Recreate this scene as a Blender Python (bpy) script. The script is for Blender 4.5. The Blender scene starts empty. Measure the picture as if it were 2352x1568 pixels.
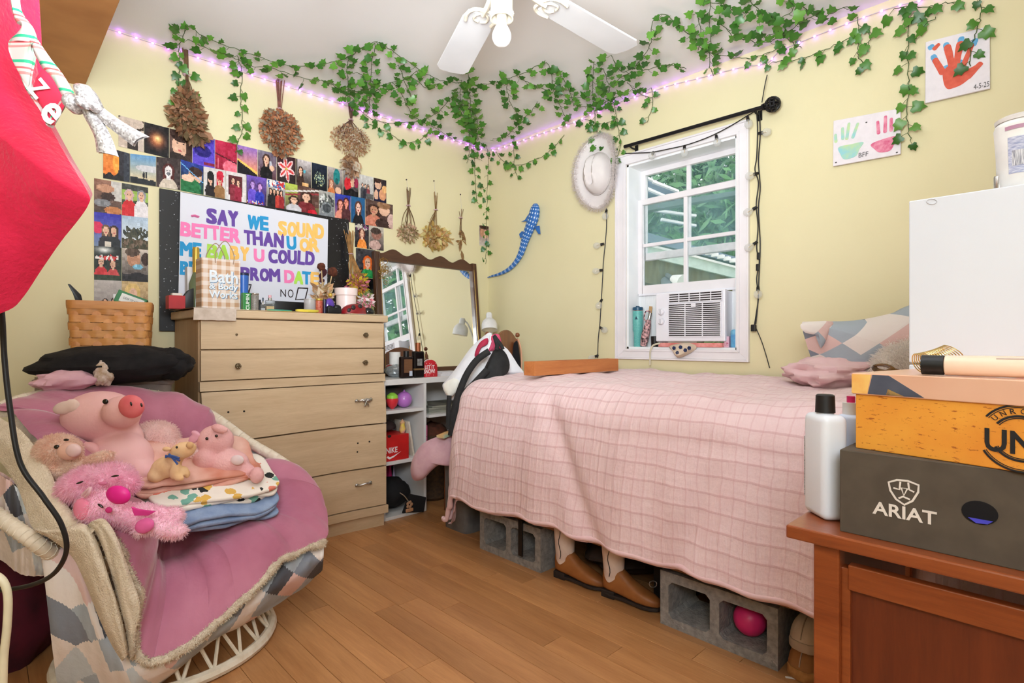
import bpy, bmesh, math, random
import numpy as np
from mathutils import Vector, Matrix, Euler, noise
random.seed(7); np.random.seed(7)
S = bpy.context.scene
COL = S.collection
# ---------------------------------------------------------------- camera
CAM = Vector((-2.753, -3.097, 1.0)); FPX = 1258.0; PPX, PPY = 1176.0, 784.0
YAW = math.radians(-44.1)
cd = bpy.data.cameras.new('camera'); cd.sensor_width = 36.0; cd.lens = FPX / 2352.0 * 36.0; cd.clip_start = 0.02
co = bpy.data.objects.new('camera', cd); COL.objects.link(co)
co.location = CAM; co.rotation_euler = (math.pi / 2, 0, YAW); S.camera = co
# ---------------------------------------------------------------- world and light
W = bpy.data.worlds.new('overcast_sky'); S.world = W; W.use_nodes = True
bg = W.node_tree.nodes['Background']; bg.inputs[0].default_value = (0.93, 0.96, 1.0, 1); bg.inputs[1].default_value = 2.4
def area(name, loc, aim, size, power, col=(1, 1, 1), spread=180):
    l = bpy.data.lights.new(name, 'AREA'); l.shape = 'RECTANGLE'; l.size = size[0]; l.size_y = size[1]
    l.energy = power; l.color = col; l.spread = math.radians(spread)
    o = bpy.data.objects.new(name, l); COL.objects.link(o); o.location = loc
    o.rotation_euler = (Vector(aim) - Vector(loc)).to_track_quat('-Z', 'Y').to_euler()
    return o
area('bounced_flash', (-2.55, -2.75, 1.5), (-1.75, -1.75, 2.44), (0.6, 0.6), 56, (0.85, 0.94, 1.0), 130)
area('direct_flash', (-3.3, -3.6, 1.75), (-1.5, -1.3, 0.4), (0.7, 0.7), 31, (0.87, 0.95, 1.0))
S.view_settings.view_transform = 'Standard'; S.view_settings.look = 'None'
S.view_settings.gamma = 1.0; S.view_settings.use_curve_mapping = False
S.view_settings.exposure = -0.1
# ---------------------------------------------------------------- pixels to directions
_cy, _sy = math.cos(YAW), math.sin(YAW)
def ray(px, py):
    r = (px - PPX) / FPX; u = (PPY - py) / FPX
    return Vector((r * _cy - _sy, r * _sy + _cy, u))
def at(px, py, d): return CAM + ray(px, py) * d
def onx(px, py, x): v = ray(px, py); return CAM + v * ((x - CAM.x) / v.x)
def ony(px, py, y): v = ray(px, py); return CAM + v * ((y - CAM.y) / v.y)
def onz(px, py, z): v = ray(px, py); return CAM + v * ((z - CAM.z) / v.z)
def Lw(px, py, off=0.01): return ony(px, py, -off)
def Rw(px, py, off=0.01): return onx(px, py, -off)
CEIL = 2.44
def surf(px, py, off=0.02):
    p = Lw(px, py, off) if px < 1126 else Rw(px, py, off)
    if p.z > CEIL - off: p = onz(px, py, CEIL - off)
    return p
RIGHT = Vector((_cy, _sy, 0)); FWD = Vector((-_sy, _cy, 0)); UP = Vector((0, 0, 1))
# ---------------------------------------------------------------- colours and materials
def lin(c):
    out = []
    for x in c[:3]:
        x = x / 255.0
        out.append(x / 12.92 if x <= 0.04045 else ((x + 0.055) / 1.055) ** 2.4)
    return out
def lin4(c): return tuple(lin(c)) + (1.0,)
MATS = {}
class NT:
    def __init__(s, name):
        s.m = bpy.data.materials.new(name); s.m.use_nodes = True; s.t = s.m.node_tree
        s.b = s.t.nodes['Principled BSDF']; MATS[name] = s.m
    def n(s, typ, **kw):
        nd = s.t.nodes.new(typ)
        for k, v in kw.items():
            if k.startswith('i_'):
                key = k[2:]; nd.inputs[int(key) if key.isdigit() else key.replace('_', ' ')].default_value = v
            else: setattr(nd, k, v)
        return nd
    def l(s, a, b): s.t.links.new(a, b)
    def mix(s, fac, c1, c2, blend='MIX'):
        m = s.t.nodes.new('ShaderNodeMix'); m.data_type = 'RGBA'; m.blend_type = blend
        for sock, val in ((m.inputs[0], fac), (m.inputs[6], c1), (m.inputs[7], c2)):
            if isinstance(val, bpy.types.NodeSocket): s.l(val, sock)
            else: sock.default_value = val
        return m.outputs[2]
    def math(s, op, a, b=None):
        m = s.t.nodes.new('ShaderNodeMath'); m.operation = op
        for i, val in enumerate((a, b)):
            if val is None: continue
            if isinstance(val, bpy.types.NodeSocket): s.l(val, m.inputs[i])
            else: m.inputs[i].default_value = val
        return m.outputs[0]
    def ramp(s, fac, stops, interp='LINEAR'):
        r = s.t.nodes.new('ShaderNodeValToRGB'); r.color_ramp.interpolation = interp
        e = r.color_ramp.elements
        while len(e) < len(stops): e.new(0.5)
        for el, (p, c) in zip(e, stops): el.position = p; el.color = c
        s.l(fac, r.inputs[0]); return r.outputs[0]
    def coord(s, kind='Object', scale=(1, 1, 1), rot=(0, 0, 0)):
        tc = s.t.nodes.new('ShaderNodeTexCoord'); mp = s.t.nodes.new('ShaderNodeMapping')
        mp.inputs['Scale'].default_value = scale; mp.inputs['Rotation'].default_value = rot
        s.l(tc.outputs[kind], mp.inputs[0]); return mp.outputs[0]
    def noise(s, vec, scale, detail=3, rough=0.5):
        n = s.t.nodes.new('ShaderNodeTexNoise'); n.inputs['Scale'].default_value = scale
        n.inputs['Detail'].default_value = detail; n.inputs['Roughness'].default_value = rough
        s.l(vec, n.inputs['Vector']); return n.outputs['Fac']
    def bump(s, h, strength=0.3, dist=0.01):
        b = s.t.nodes.new('ShaderNodeBump'); b.inputs['Strength'].default_value = strength; b.inputs['Distance'].default_value = dist
        s.l(h, b.inputs['Height']); s.l(b.outputs[0], s.b.inputs['Normal'])
def mk(name, col, rough=0.6, col2=None, scale=15.0, bump=0.0, bscale=60.0, bdist=0.004, metal=0.0, trans=0.0, alpha=1.0,
       sheen=0.0, emit=None, estr=0.0, coat=0.0, stretch=(1, 1, 1), ior=1.45, spec=0.5, detail=3, sss=0.0):
    if name in MATS: return MATS[name]
    t = NT(name); b = t.b
    b.inputs['Roughness'].default_value = rough; b.inputs['Metallic'].default_value = metal
    b.inputs['Transmission Weight'].default_value = trans; b.inputs['Alpha'].default_value = alpha
    b.inputs['Sheen Weight'].default_value = sheen; b.inputs['Sheen Roughness'].default_value = 0.4
    b.inputs['Coat Weight'].default_value = coat; b.inputs['IOR'].default_value = ior
    b.inputs['Specular IOR Level'].default_value = spec
    if sss: b.inputs['Subsurface Weight'].default_value = sss; b.inputs['Subsurface Radius'].default_value = (.02, .015, .012)
    if emit: b.inputs['Emission Color'].default_value = lin4(emit); b.inputs['Emission Strength'].default_value = estr
    if col2 is None: col2 = tuple(max(0, x * 0.92) for x in col)
    v = t.coord('Object', stretch)
    f = t.noise(v, scale, detail)
    r = t.ramp(f, [(0.35, lin4(col)), (0.68, lin4(col2))])
    t.l(r, b.inputs['Base Color'])
    if bump: t.bump(t.noise(v, bscale, 4), bump, bdist)
    return t.m
def vcol(name='print', rough=0.5, spec=0.3):
    if name in MATS: return MATS[name]
    t = NT(name); a = t.n('ShaderNodeAttribute', attribute_name='Col'); t.l(a.outputs['Color'], t.b.inputs['Base Color'])
    t.b.inputs['Roughness'].default_value = rough; t.b.inputs['Specular IOR Level'].default_value = spec
    return t.m
def wood(name, c1, c2, rough=0.45, axis='y', scale=1.0, bump=0.15, coat=0.0, rand=False):
    if name in MATS: return MATS[name]
    t = NT(name); st = {'x': (1.2, 14, 14), 'y': (14, 1.2, 14), 'z': (14, 14, 1.2)}[axis]
    v = t.coord('Object', tuple(x * scale for x in st))
    if rand:
        oi = t.n('ShaderNodeObjectInfo'); vm = t.n('ShaderNodeVectorMath', operation='ADD')
        sc = t.math('MULTIPLY', oi.outputs['Random'], 57.0); t.l(v, vm.inputs[0]); t.l(sc, vm.inputs[1]); v = vm.outputs[0]
    f1 = t.noise(v, 1.3, 5, 0.6)
    wv = t.n('ShaderNodeTexNoise', i_Scale=6.0, i_Detail=6.0, i_Roughness=0.7, i_Distortion=1.2); t.l(v, wv.inputs['Vector'])
    f = t.math('ADD', t.math('MULTIPLY', f1, 0.6), t.math('MULTIPLY', wv.outputs['Fac'], 0.4))
    r = t.ramp(f, [(0.36, lin4(c1)), (0.64, lin4(c2))])
    if rand:
        br = t.n('ShaderNodeHueSaturation'); t.l(r, br.inputs['Color'])
        t.l(t.math('ADD', t.math('MULTIPLY', oi.outputs['Random'], 0.28), 0.86), br.inputs['Value']); r = br.outputs[0]
    t.l(r, t.b.inputs['Base Color']); t.b.inputs['Roughness'].default_value = rough; t.b.inputs['Coat Weight'].default_value = coat
    if bump: t.bump(f, bump, 0.003)
    return t.m
def furmat(name, c1, c2):
    if name in MATS: return MATS[name]
    t = NT(name); v = t.coord('Object'); r = t.ramp(t.noise(v, 18, 3), [(.35, lin4(c1)), (.68, lin4(c2))]); t.t.nodes.remove(t.b)
    d = t.n('ShaderNodeBsdfDiffuse'); s = t.n('ShaderNodeBsdfTranslucent'); m = t.n('ShaderNodeMixShader'); m.inputs[0].default_value = .55
    t.l(r, d.inputs[0]); t.l(r, s.inputs[0]); t.l(d.outputs[0], m.inputs[1]); t.l(s.outputs[0], m.inputs[2]); t.l(m.outputs[0], t.t.nodes['Material Output'].inputs[0]); return t.m
# ---------------------------------------------------------------- mesh builder
def frame(o, x, y):
    x = Vector(x).normalized(); y = Vector(y); z = x.cross(y).normalized(); y = z.cross(x)
    m = Matrix.Identity(4)
    for i, c in enumerate((x, y, z, Vector(o))):
        for j in range(3): m[j][i] = c[j]
    return m
def TR(loc=(0, 0, 0), rot=(0, 0, 0), sc=(1, 1, 1)): return Matrix.LocRotScale(Vector(loc), Euler(rot), Vector(sc))
def cat(pts, n=6, closed=False):
    P = [Vector(p) for p in pts]; out = []; k = len(P)
    if k < 3: return [P[0].lerp(P[-1], i / n) for i in range(n + 1)]
    rng = range(k if closed else k - 1)
    for i in rng:
        p0 = P[(i - 1) % k] if closed or i > 0 else P[0]; p1 = P[i]; p2 = P[(i + 1) % k]
        p3 = P[(i + 2) % k] if closed or i + 2 < k else P[-1]
        for j in range(n):
            t = j / n
            out.append(0.5 * ((2 * p1) + (p2 - p0) * t + (2 * p0 - 5 * p1 + 4 * p2 - p3) * t * t + (3 * p1 - p0 - 3 * p2 + p3) * t ** 3))
    if not closed: out.append(P[-1].copy())
    return out
class MB:
    def __init__(s): s.v = []; s.f = []; s.mi = []; s.uv = None; s.c = None
    def add(s, vs, fs, mi=0, M=None):
        b = len(s.v)
        for p in vs:
            p = Vector(p); s.v.append(M @ p if M is not None else p)
        for f in fs: s.f.append(tuple(b + i for i in f)); s.mi.append(mi)
        return s
    def box(s, c, d, M=None, mi=0):
        x, y, z = (k / 2 for k in d); c = Vector(c)
        vs = [c + Vector((a * x, b * y, e * z)) for a in (-1, 1) for b in (-1, 1) for e in (-1, 1)]
        return s.add(vs, [(0, 1, 3, 2), (4, 6, 7, 5), (0, 4, 5, 1), (2, 3, 7, 6), (0, 2, 6, 4), (1, 5, 7, 3)], mi, M)
    def hexa(s, vs, mi=0):      # 4 points of one face then 4 of the opposite face
        return s.add(vs, [(3, 2, 1, 0), (4, 5, 6, 7), (0, 1, 5, 4), (1, 2, 6, 5), (2, 3, 7, 6), (3, 0, 4, 7)], mi)
    def tube(s, pts, r, n=8, closed=False, mi=0, flat=1.0, upv=None):
        P = [Vector(p) for p in pts]; k = len(P)
        R = r if isinstance(r, (list, tuple)) else [r] * k
        b = len(s.v); u = None
        for i in range(k):
            t = (P[(i + 1) % k] - P[i - 1]) if closed else (P[min(i + 1, k - 1)] - P[max(i - 1, 0)])
            if t.length < 1e-9: t = Vector((0, 0, 1))
            t.normalize()
            if u is None:
                u = Vector(upv) if upv is not None else (Vector((0, 0, 1)) if abs(t.z) < 0.9 else Vector((1, 0, 0)))
            if upv is not None: u = Vector(upv)
            u = (u - t * u.dot(t))
            if u.length < 1e-6: u = t.orthogonal()
            u.normalize(); w = t.cross(u)
            for j in range(n):
                a = 2 * math.pi * j / n; s.v.append(P[i] + (u * math.cos(a) * flat + w * math.sin(a)) * R[i])
        for i in range(k if closed else k - 1):
            for j in range(n):
                a = b + i * n + j; a2 = b + i * n + (j + 1) % n; c = b + ((i + 1) % k) * n + j; d = b + ((i + 1) % k) * n + (j + 1) % n
                s.f.append((a, a2, d, c)); s.mi.append(mi)
        if not closed:
            s.f.append(tuple(b + j for j in reversed(range(n)))); s.mi.append(mi)
            s.f.append(tuple(b + (k - 1) * n + j for j in range(n))); s.mi.append(mi)
        return s
    def lathe(s, prof, n=24, M=None, mi=0):
        vs = []; fs = []; k = len(prof)
        for (r, z) in prof:
            for j in range(n):
                a = 2 * math.pi * j / n; vs.append((max(r, 1e-5) * math.cos(a), max(r, 1e-5) * math.sin(a), z))
        for i in range(k - 1):
            for j in range(n):
                fs.append((i * n + j, i * n + (j + 1) % n, (i + 1) * n + (j + 1) % n, (i + 1) * n + j))
        fs.append(tuple(reversed(range(n)))); fs.append(tuple((k - 1) * n + j for j in range(n)))
        return s.add(vs, fs, mi, M)
    def sph(s, c, r, n=16, m=10, M=None, mi=0, fn=None):
        if not isinstance(r, (list, tuple)): r = (r, r, r)
        vs = [Vector((0, 0, -1))]; fs = []
        for i in range(1, m):
            a = math.pi * i / m - math.pi / 2
            for j in range(n):
                b = 2 * math.pi * j / n; vs.append(Vector((math.cos(a) * math.cos(b), math.cos(a) * math.sin(b), math.sin(a))))
        vs.append(Vector((0, 0, 1))); top = len(vs) - 1
        for j in range(n):
            fs.append((0, 1 + (j + 1) % n, 1 + j)); q = 1 + (m - 2) * n; fs.append((top, q + j, q + (j + 1) % n))
        for i in range(m - 2):
            for j in range(n):
                a = 1 + i * n + j; b = 1 + i * n + (j + 1) % n; fs.append((a, b, b + n, a + n))
        out = []
        for v in vs:
            k = fn(v) if fn else 1.0
            out.append(Vector((v.x * r[0], v.y * r[1], v.z * r[2])) * k)
        if M is None: M = Matrix.Translation(Vector(c))
        else: M = Matrix.Translation(Vector(c)) @ M
        return s.add(out, fs, mi, M)
    def ext(s, poly, h, M=None, mi=0, z0=0.0):
        k = len(poly); vs = [(p[0], p[1], z0) for p in poly] + [(p[0], p[1], z0 + h) for p in poly]
        fs = [tuple(reversed(range(k))), tuple(range(k, 2 * k))] + [(i, (i + 1) % k, k + (i + 1) % k, k + i) for i in range(k)]
        return s.add(vs, fs, mi, M)
    def grid(s, fn, nu, nv, mi=0, closeu=False, uvs=None):
        b = len(s.v); nn = nu if closeu else nu + 1
        for j in range(nv + 1):
            for i in range(nn):
                s.v.append(Vector(fn(i / nu, j / nv)))
                if uvs is not None:
                    if s.uv is None: s.uv = []
                    s.uv.append(uvs(i / nu, j / nv))
        for j in range(nv):
            for i in range(nu):
                a = b + j * nn + i; c = b + j * nn + (i + 1) % nn
                s.f.append((a, c, c + nn, a + nn)); s.mi.append(mi)
        return s
    def mesh(s, name, M=None, smooth=40, bevel=0, bseg=2):
        me = bpy.data.meshes.new(name)
        vs = s.v if M is None else [M @ p for p in s.v]
        me.from_pydata([tuple(p) for p in vs], [], s.f)
        if any(s.mi): me.polygons.foreach_set('material_index', s.mi)
        if s.uv:
            ul = me.uv_layers.new(name='UVMap'); li = np.zeros(len(me.loops), dtype=np.int32); me.loops.foreach_get('vertex_index', li)
            ul.data.foreach_set('uv', np.array(s.uv, dtype=np.float32)[li].ravel())
        if s.c is not None:
            ca = me.color_attributes.new('Col', 'FLOAT_COLOR', 'POINT'); ca.data.foreach_set('color', np.array(s.c, dtype=np.float32).ravel())
        if bevel:
            bm = bmesh.new(); bm.from_mesh(me); bmesh.ops.remove_doubles(bm, verts=bm.verts, dist=1e-6)
            es = [e for e in bm.edges if len(e.link_faces) == 2 and e.calc_face_angle(0) > 0.6]
            bmesh.ops.bevel(bm, geom=es, offset=bevel, segments=bseg, affect='EDGES', profile=0.5, clamp_overlap=True)
            bm.to_mesh(me); bm.free()
        if smooth:
            me.shade_smooth(); me.set_sharp_from_angle(angle=math.radians(smooth))
        me.validate(); me.update()
        return me
def wm(o):
    m = o.matrix_basis.copy()
    while o.parent: o = o.parent; m = o.matrix_basis @ m
    return m
def setm(me, mats):
    for m in (mats if isinstance(mats, (list, tuple)) else [mats]): me.materials.append(m)
def part(name, mb, mats, parent, smooth=40, bevel=0, local=False, kind=None, label=None, bseg=2):
    M = None if local else wm(parent).inverted()
    me = mb.mesh(name, M, smooth, bevel, bseg); setm(me, mats)
    o = bpy.data.objects.new(name, me); COL.objects.link(o); o.parent = parent
    if kind: o['kind'] = kind
    if label: o['label'] = label
    return o
def tag(o, label=None, cat=None, group=None, kind=None):
    if label: o['label'] = label
    if cat: o['category'] = cat
    if group: o['group'] = group
    if kind: o['kind'] = kind
    return o
def thing(name, label, cat, loc=(0, 0, 0), rot=0, group=None):
    o = bpy.data.objects.new(name, None); COL.objects.link(o); o.empty_display_size = 0.05
    o.location = loc; o.rotation_euler = rot if isinstance(rot, (tuple, list)) else (0, 0, rot)
    return tag(o, label, cat, group)
def single(name, mb, mats, label, cat, group=None, smooth=40, bevel=0, kind=None, bseg=2):
    lo = Vector((min(p.x for p in mb.v), min(p.y for p in mb.v), min(p.z for p in mb.v)))
    hi = Vector((max(p.x for p in mb.v), max(p.y for p in mb.v), max(p.z for p in mb.v)))
    c = Vector(((lo.x + hi.x) / 2, (lo.y + hi.y) / 2, lo.z))
    me = mb.mesh(name, Matrix.Translation(-c), smooth, bevel, bseg); setm(me, mats)
    o = bpy.data.objects.new(name, me); COL.objects.link(o); o.location = c
    return tag(o, label, cat, group, kind)
def structure(name, mb, mats, parent=None, smooth=0, bevel=0):
    me = mb.mesh(name, None, smooth, bevel); setm(me, mats)
    o = bpy.data.objects.new(name, me); COL.objects.link(o)
    if parent: o.parent = parent
    else: o['kind'] = 'structure'
    return o
def share(src, parent, M, name=None):
    o = bpy.data.objects.new(name or src.name.split('.')[0], src.data); COL.objects.link(o); o.parent = parent
    o.matrix_basis = wm(parent).inverted() @ M
    return o
def fz(p, sc=1.0, amp=1.0): return noise.noise(Vector(p) * sc) * amp
def fur_on(mb, n, length, width=0.0012, seed=1, droop=0.3, curl=0.5, pick=None):
    """thin tapering hairs over the faces of a builder mesh"""
    rng = np.random.RandomState(seed); V = np.array([tuple(p) for p in mb.v]); tri = []
    for f in mb.f:
        for k in range(1, len(f) - 1): tri.append((f[0], f[k], f[k + 1]))
    tri = np.array(tri); a, b, c = V[tri[:, 0]], V[tri[:, 1]], V[tri[:, 2]]
    nr = np.cross(b - a, c - a); ar = np.linalg.norm(nr, axis=1); ok = ar > 1e-12
    tri, a, b, c, nr, ar = tri[ok], a[ok], b[ok], c[ok], nr[ok], ar[ok]
    idx = rng.choice(len(tri), n, p=ar / ar.sum()); r1 = np.sqrt(rng.rand(n, 1)); r2 = rng.rand(n, 1)
    p = a[idx] * (1 - r1) + b[idx] * r1 * (1 - r2) + c[idx] * r1 * r2; nn = nr[idx] / ar[idx][:, None]
    if pick is not None:
        m = pick(p); p, nn = p[m], nn[m]; n = len(p)
    rd = rng.randn(n, 3); d = nn + curl * rd * 0.6 + np.array([0, 0, -droop]); d /= np.linalg.norm(d, axis=1)[:, None]
    ln = length * (0.6 + 0.8 * rng.rand(n, 1)); side = np.cross(d, rd); side /= (np.linalg.norm(side, axis=1)[:, None] + 1e-9)
    mid = p + d * ln * 0.55 + nn * ln * 0.1; tip = p + d * ln + np.array([0, 0, -1]) * ln * droop * 0.5
    vs = np.stack([p - side * width, p + side * width, mid + side * width * 0.7, mid - side * width * 0.7, tip], 1).reshape(-1, 3)
    o = MB(); o.v = [Vector(x) for x in vs]
    for i in range(n):
        k = 5 * i; o.f += [(k, k + 1, k + 2, k + 3), (k + 3, k + 2, k + 4)]
    o.mi = [0] * len(o.f); return o
# ---------------------------------------------------------------- lettering
TXT = {}
def prepare_text(items):
    tmp = []
    for (s, bold) in items:
        if (s, bold) in TXT: continue
        cu = bpy.data.curves.new('t', 'FONT'); cu.body = s; cu.size = 1.0; cu.offset = bold; cu.resolution_u = 3
        o = bpy.data.objects.new('t', cu); COL.objects.link(o); tmp.append((s, bold, o, cu)); TXT[(s, bold)] = None
    bpy.context.view_layer.update(); dg = bpy.context.evaluated_depsgraph_get()
    for s, bold, o, cu in tmp:
        me = o.evaluated_get(dg).to_mesh()
        vs = [v.co.copy() for v in me.vertices]; fs = [tuple(p.vertices) for p in me.polygons]
        x0 = min(v.x for v in vs); x1 = max(v.x for v in vs); y0 = min(v.y for v in vs); y1 = max(v.y for v in vs)
        TXT[(s, bold)] = ([((v.x - x0) / (x1 - x0), (v.y - y0) / (y1 - y0)) for v in vs], fs)
        o.evaluated_get(dg).to_mesh_clear(); bpy.data.objects.remove(o); bpy.data.curves.remove(cu)
def text_mb(s, bold, M, w, h, th=0.0):
    """text fitted to w x h in the xy plane of M (lower left at origin), solid when th > 0"""
    vs, fs = TXT[(s, bold)]; mb = MB(); V = [(x * w, y * h, th) for x, y in vs]; mb.add(V, fs, 0, M)
    if th:
        from collections import Counter
        cnt = Counter(); d = {}
        for f in fs:
            for i in range(len(f)):
                a, b = f[i], f[(i + 1) % len(f)]; k = (min(a, b), max(a, b)); cnt[k] += 1; d[k] = (a, b)
        n = len(V); mb.add([(x * w, y * h, 0) for x, y in vs], [], 0, M)
        for k, c in cnt.items():
            if c == 1: a, b = d[k]; mb.f.append((b, a, n + a, n + b)); mb.mi.append(0)
    return mb
# ================================================================ structure
def wall_mat(name, c1, c2):
    t = NT(name); v = t.coord('Object'); f = t.noise(v, 2.0, 3)
    t.l(t.ramp(f, [(0.3, lin4(c1)), (0.7, lin4(c2))]), t.b.inputs['Base Color'])
    t.b.inputs['Roughness'].default_value = 0.62; t.b.inputs['Specular IOR Level'].default_value = 0.35
    t.bump(t.noise(v, 220, 3), 0.12, 0.002); return t.m
m_wall = wall_mat('yellow_paint', (230, 219, 178), (227, 215, 172))
m_ceil = wall_mat('ceiling_paint', (236, 232, 230), (232, 227, 224))
m_white = mk('white_paint', (236, 233, 230), 0.4, (229, 226, 223), 6)
m_plank = wood('laminate_oak', (200, 144, 92), (168, 114, 68), 0.38, 'y', 1.0, 0.08, 0.05, rand=True)
m_floorbase = mk('floor_joint', (96, 58, 32), 0.7)
fl = structure('floor', MB().box((-1.75, -1.95, -0.016), (3.7, 4.1, 0.02)), m_floorbase)
PW = 0.094; rng = random.Random(3); src = {}
for i in range(36):
    x = -0.02 - PW * (i + 0.5); y = 0.0 - rng.random() * 0.7
    first = True
    while y > -3.75:
        ln = rng.choice([0.55, 0.75, 0.95, 1.2])
        y0 = min(0.0, y if not first else 0.0); y1 = y0 - ln if not first else y - 0.05
        first = False
        L = round(y0 - y1, 2)
        if L < 0.08: y = y1; continue
        if L not in src:
            src[L] = MB().box((0, 0, -0.002), (PW - 0.0012, L - 0.0012, 0.008)).mesh('plank', None, 0, 0.0006, 1); setm(src[L], m_plank)
        o = bpy.data.objects.new('plank', src[L]); COL.objects.link(o); o.parent = fl; o.location = (x, y0 - L / 2, 0.0 - 0.002)
        y = y1
structure('ceiling', MB().box((-1.75, -1.95, CEIL + 0.03), (3.7, 4.1, 0.06)), m_ceil)
structure('wall_left', MB().box((-1.75, 0.06, 1.22), (3.7, 0.12, 2.46)), m_wall)
# right wall with the window opening
WY0, WY1, WZ0, WZ1 = -1.90, -1.237, 0.957, 2.045
wr = MB()
for (ya, yb, za, zb) in ((-4.0, WY0, -0.01, 2.45), (WY1, 0.12, -0.01, 2.45), (WY0, WY1, -0.01, WZ0), (WY0, WY1, WZ1, 2.45)):
    wr.box((0.075, (ya + yb) / 2, (za + zb) / 2), (0.15, yb - ya, zb - za))
structure('wall_right', wr, m_wall)
structure('wall_back', MB().box((-1.75, -4.06, 1.22), (3.7, 0.12, 2.46)), m_wall)
structure('wall_side', MB().box((-3.66, -1.95, 1.22), (0.12, 4.34, 2.46)), m_wall)
structure('baseboard_left', MB().box((-1.75, -0.007, 0.045), (3.6, 0.012, 0.09)), m_white)
structure('baseboard_right', MB().box((-0.007, -2.0, 0.045), (0.012, 3.9, 0.09)), m_white)
# ---------------------------------------------------------------- window
win = bpy.data.objects.new('window_1', None); COL.objects.link(win); win['kind'] = 'structure'; win.location = (0, -1.57, 0.9)
m_case = mk('window_white', (240, 234, 236), 0.38, (232, 226, 228), 5)
m_jamb = mk('jamb_white', (244, 244, 244), 0.45, (236, 238, 240), 5)
def casing(name, quad, side):
    mb = MB(); a, b, c, d = [Vector((0, y, z)) for y, z in quad]   # outer a,b inner c,d
    for t0, t1, h in ((0, 0.16, 0.022), (0.16, 0.78, 0.014), (0.78, 1.0, 0.019)):
        q = [a.lerp(d, t0), b.lerp(c, t0), b.lerp(c, t1), a.lerp(d, t1)]
        mb.hexa([Vector((-0.001, p.y, p.z)) for p in q] + [Vector((-h, p.y, p.z)) for p in q])
    part(name, mb, m_case, win, 0, 0.0015)
oy0, oy1, oz0, oz1 = -1.962, -1.165, 0.897, 2.105
casing('casing', [(oy1, oz0), (oy1, oz1), (WY1, WZ1), (WY1, WZ0)], 0)
casing('casing', [(oy0, oz1), (oy0, oz0), (WY0, WZ0), (WY0, WZ1)], 0)
casing('casing', [(oy1, oz1), (oy0, oz1), (WY0, WZ1), (WY1, WZ1)], 0)
casing('casing', [(oy0, oz0), (oy1, oz0), (WY1, WZ0), (WY0, WZ0)], 0)
jb = MB(); jt = 0.012
jb.box((0.085, WY1 - jt / 2, (WZ0 + WZ1) / 2), (0.17, jt, WZ1 - WZ0)).box((0.085, WY0 + jt / 2, (WZ0 + WZ1) / 2), (0.17, jt, WZ1 - WZ0))
jb.box((0.085, (WY0 + WY1) / 2, WZ1 - jt / 2), (0.17, WY1 - WY0, jt)).box((0.085, (WY0 + WY1) / 2, WZ0 + jt / 2), (0.17, WY1 - WY0, jt))
part('jamb', jb, m_jamb, win, 0)
SILL = WZ0 + jt
iy0, iy1 = WY0 + jt, WY1 - jt
def sash(name, x, z0, z1, st, rb, rt, muntz):
    s = part(name, MB().box((x, iy1 - st / 2, (z0 + z1) / 2), (0.028, st, z1 - z0)).box((x, iy0 + st / 2, (z0 + z1) / 2), (0.028, st, z1 - z0))
             .box((x, (iy0 + iy1) / 2, z0 + rb / 2), (0.028, iy1 - iy0 - 2 * st, rb)).box((x, (iy0 + iy1) / 2, z1 - rt / 2), (0.028, iy1 - iy0 - 2 * st, rt)), m_case, win, 0, 0.002)
    yc = (iy0 + iy1) / 2 + 0.012; ga, gb = z0 + rb, z1 - rt
    part('muntin', MB().box((x, yc, (ga + gb) / 2), (0.02, 0.022, gb - ga)), m_case, s, 0, 0.002)
    zs = [ga] + muntz + [gb]
    for z in muntz:
        part('muntin', MB().box((x, (iy0 + st + yc - 0.011) / 2, z), (0.018, yc - 0.011 - iy0 - st, 0.02)).box((x, (iy1 - st + yc + 0.011) / 2, z), (0.018, iy1 - st - yc - 0.011, 0.02)), m_case, s, 0, 0.002)
    for k in range(len(zs) - 1):
        for (a, b) in ((iy0 + st, yc - 0.011), (yc + 0.011, iy1 - st)):
            lo = zs[k] + (0.01 if k else 0); hi = zs[k + 1] - (0.01 if k < len(zs) - 2 else 0)
            part('pane', MB().box((x + 0.004, (a + b) / 2, (lo + hi) / 2), (0.004, b - a, hi - lo)), m_glass, s, 0)
    return s
tg = NT('dusty_glass'); tg.b.inputs['Base Color'].default_value = lin4((150, 196, 196)); tg.b.inputs['Roughness'].default_value = 0.04
va = tg.coord('Object'); na = tg.noise(va, 9, 5, 0.7)
tg.l(tg.ramp(na, [(0.35, (0.05, 0.05, 0.05, 1)), (0.75, (0.2, 0.2, 0.2, 1))]), tg.b.inputs['Alpha']); m_glass = tg.m
sash('lower_sash', 0.112, 1.285, 1.852, 0.03, 0.05, 0.034, [1.575])
sash('upper_sash', 0.145, 1.49, 2.033, 0.03, 0.042, 0.03, [])
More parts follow.
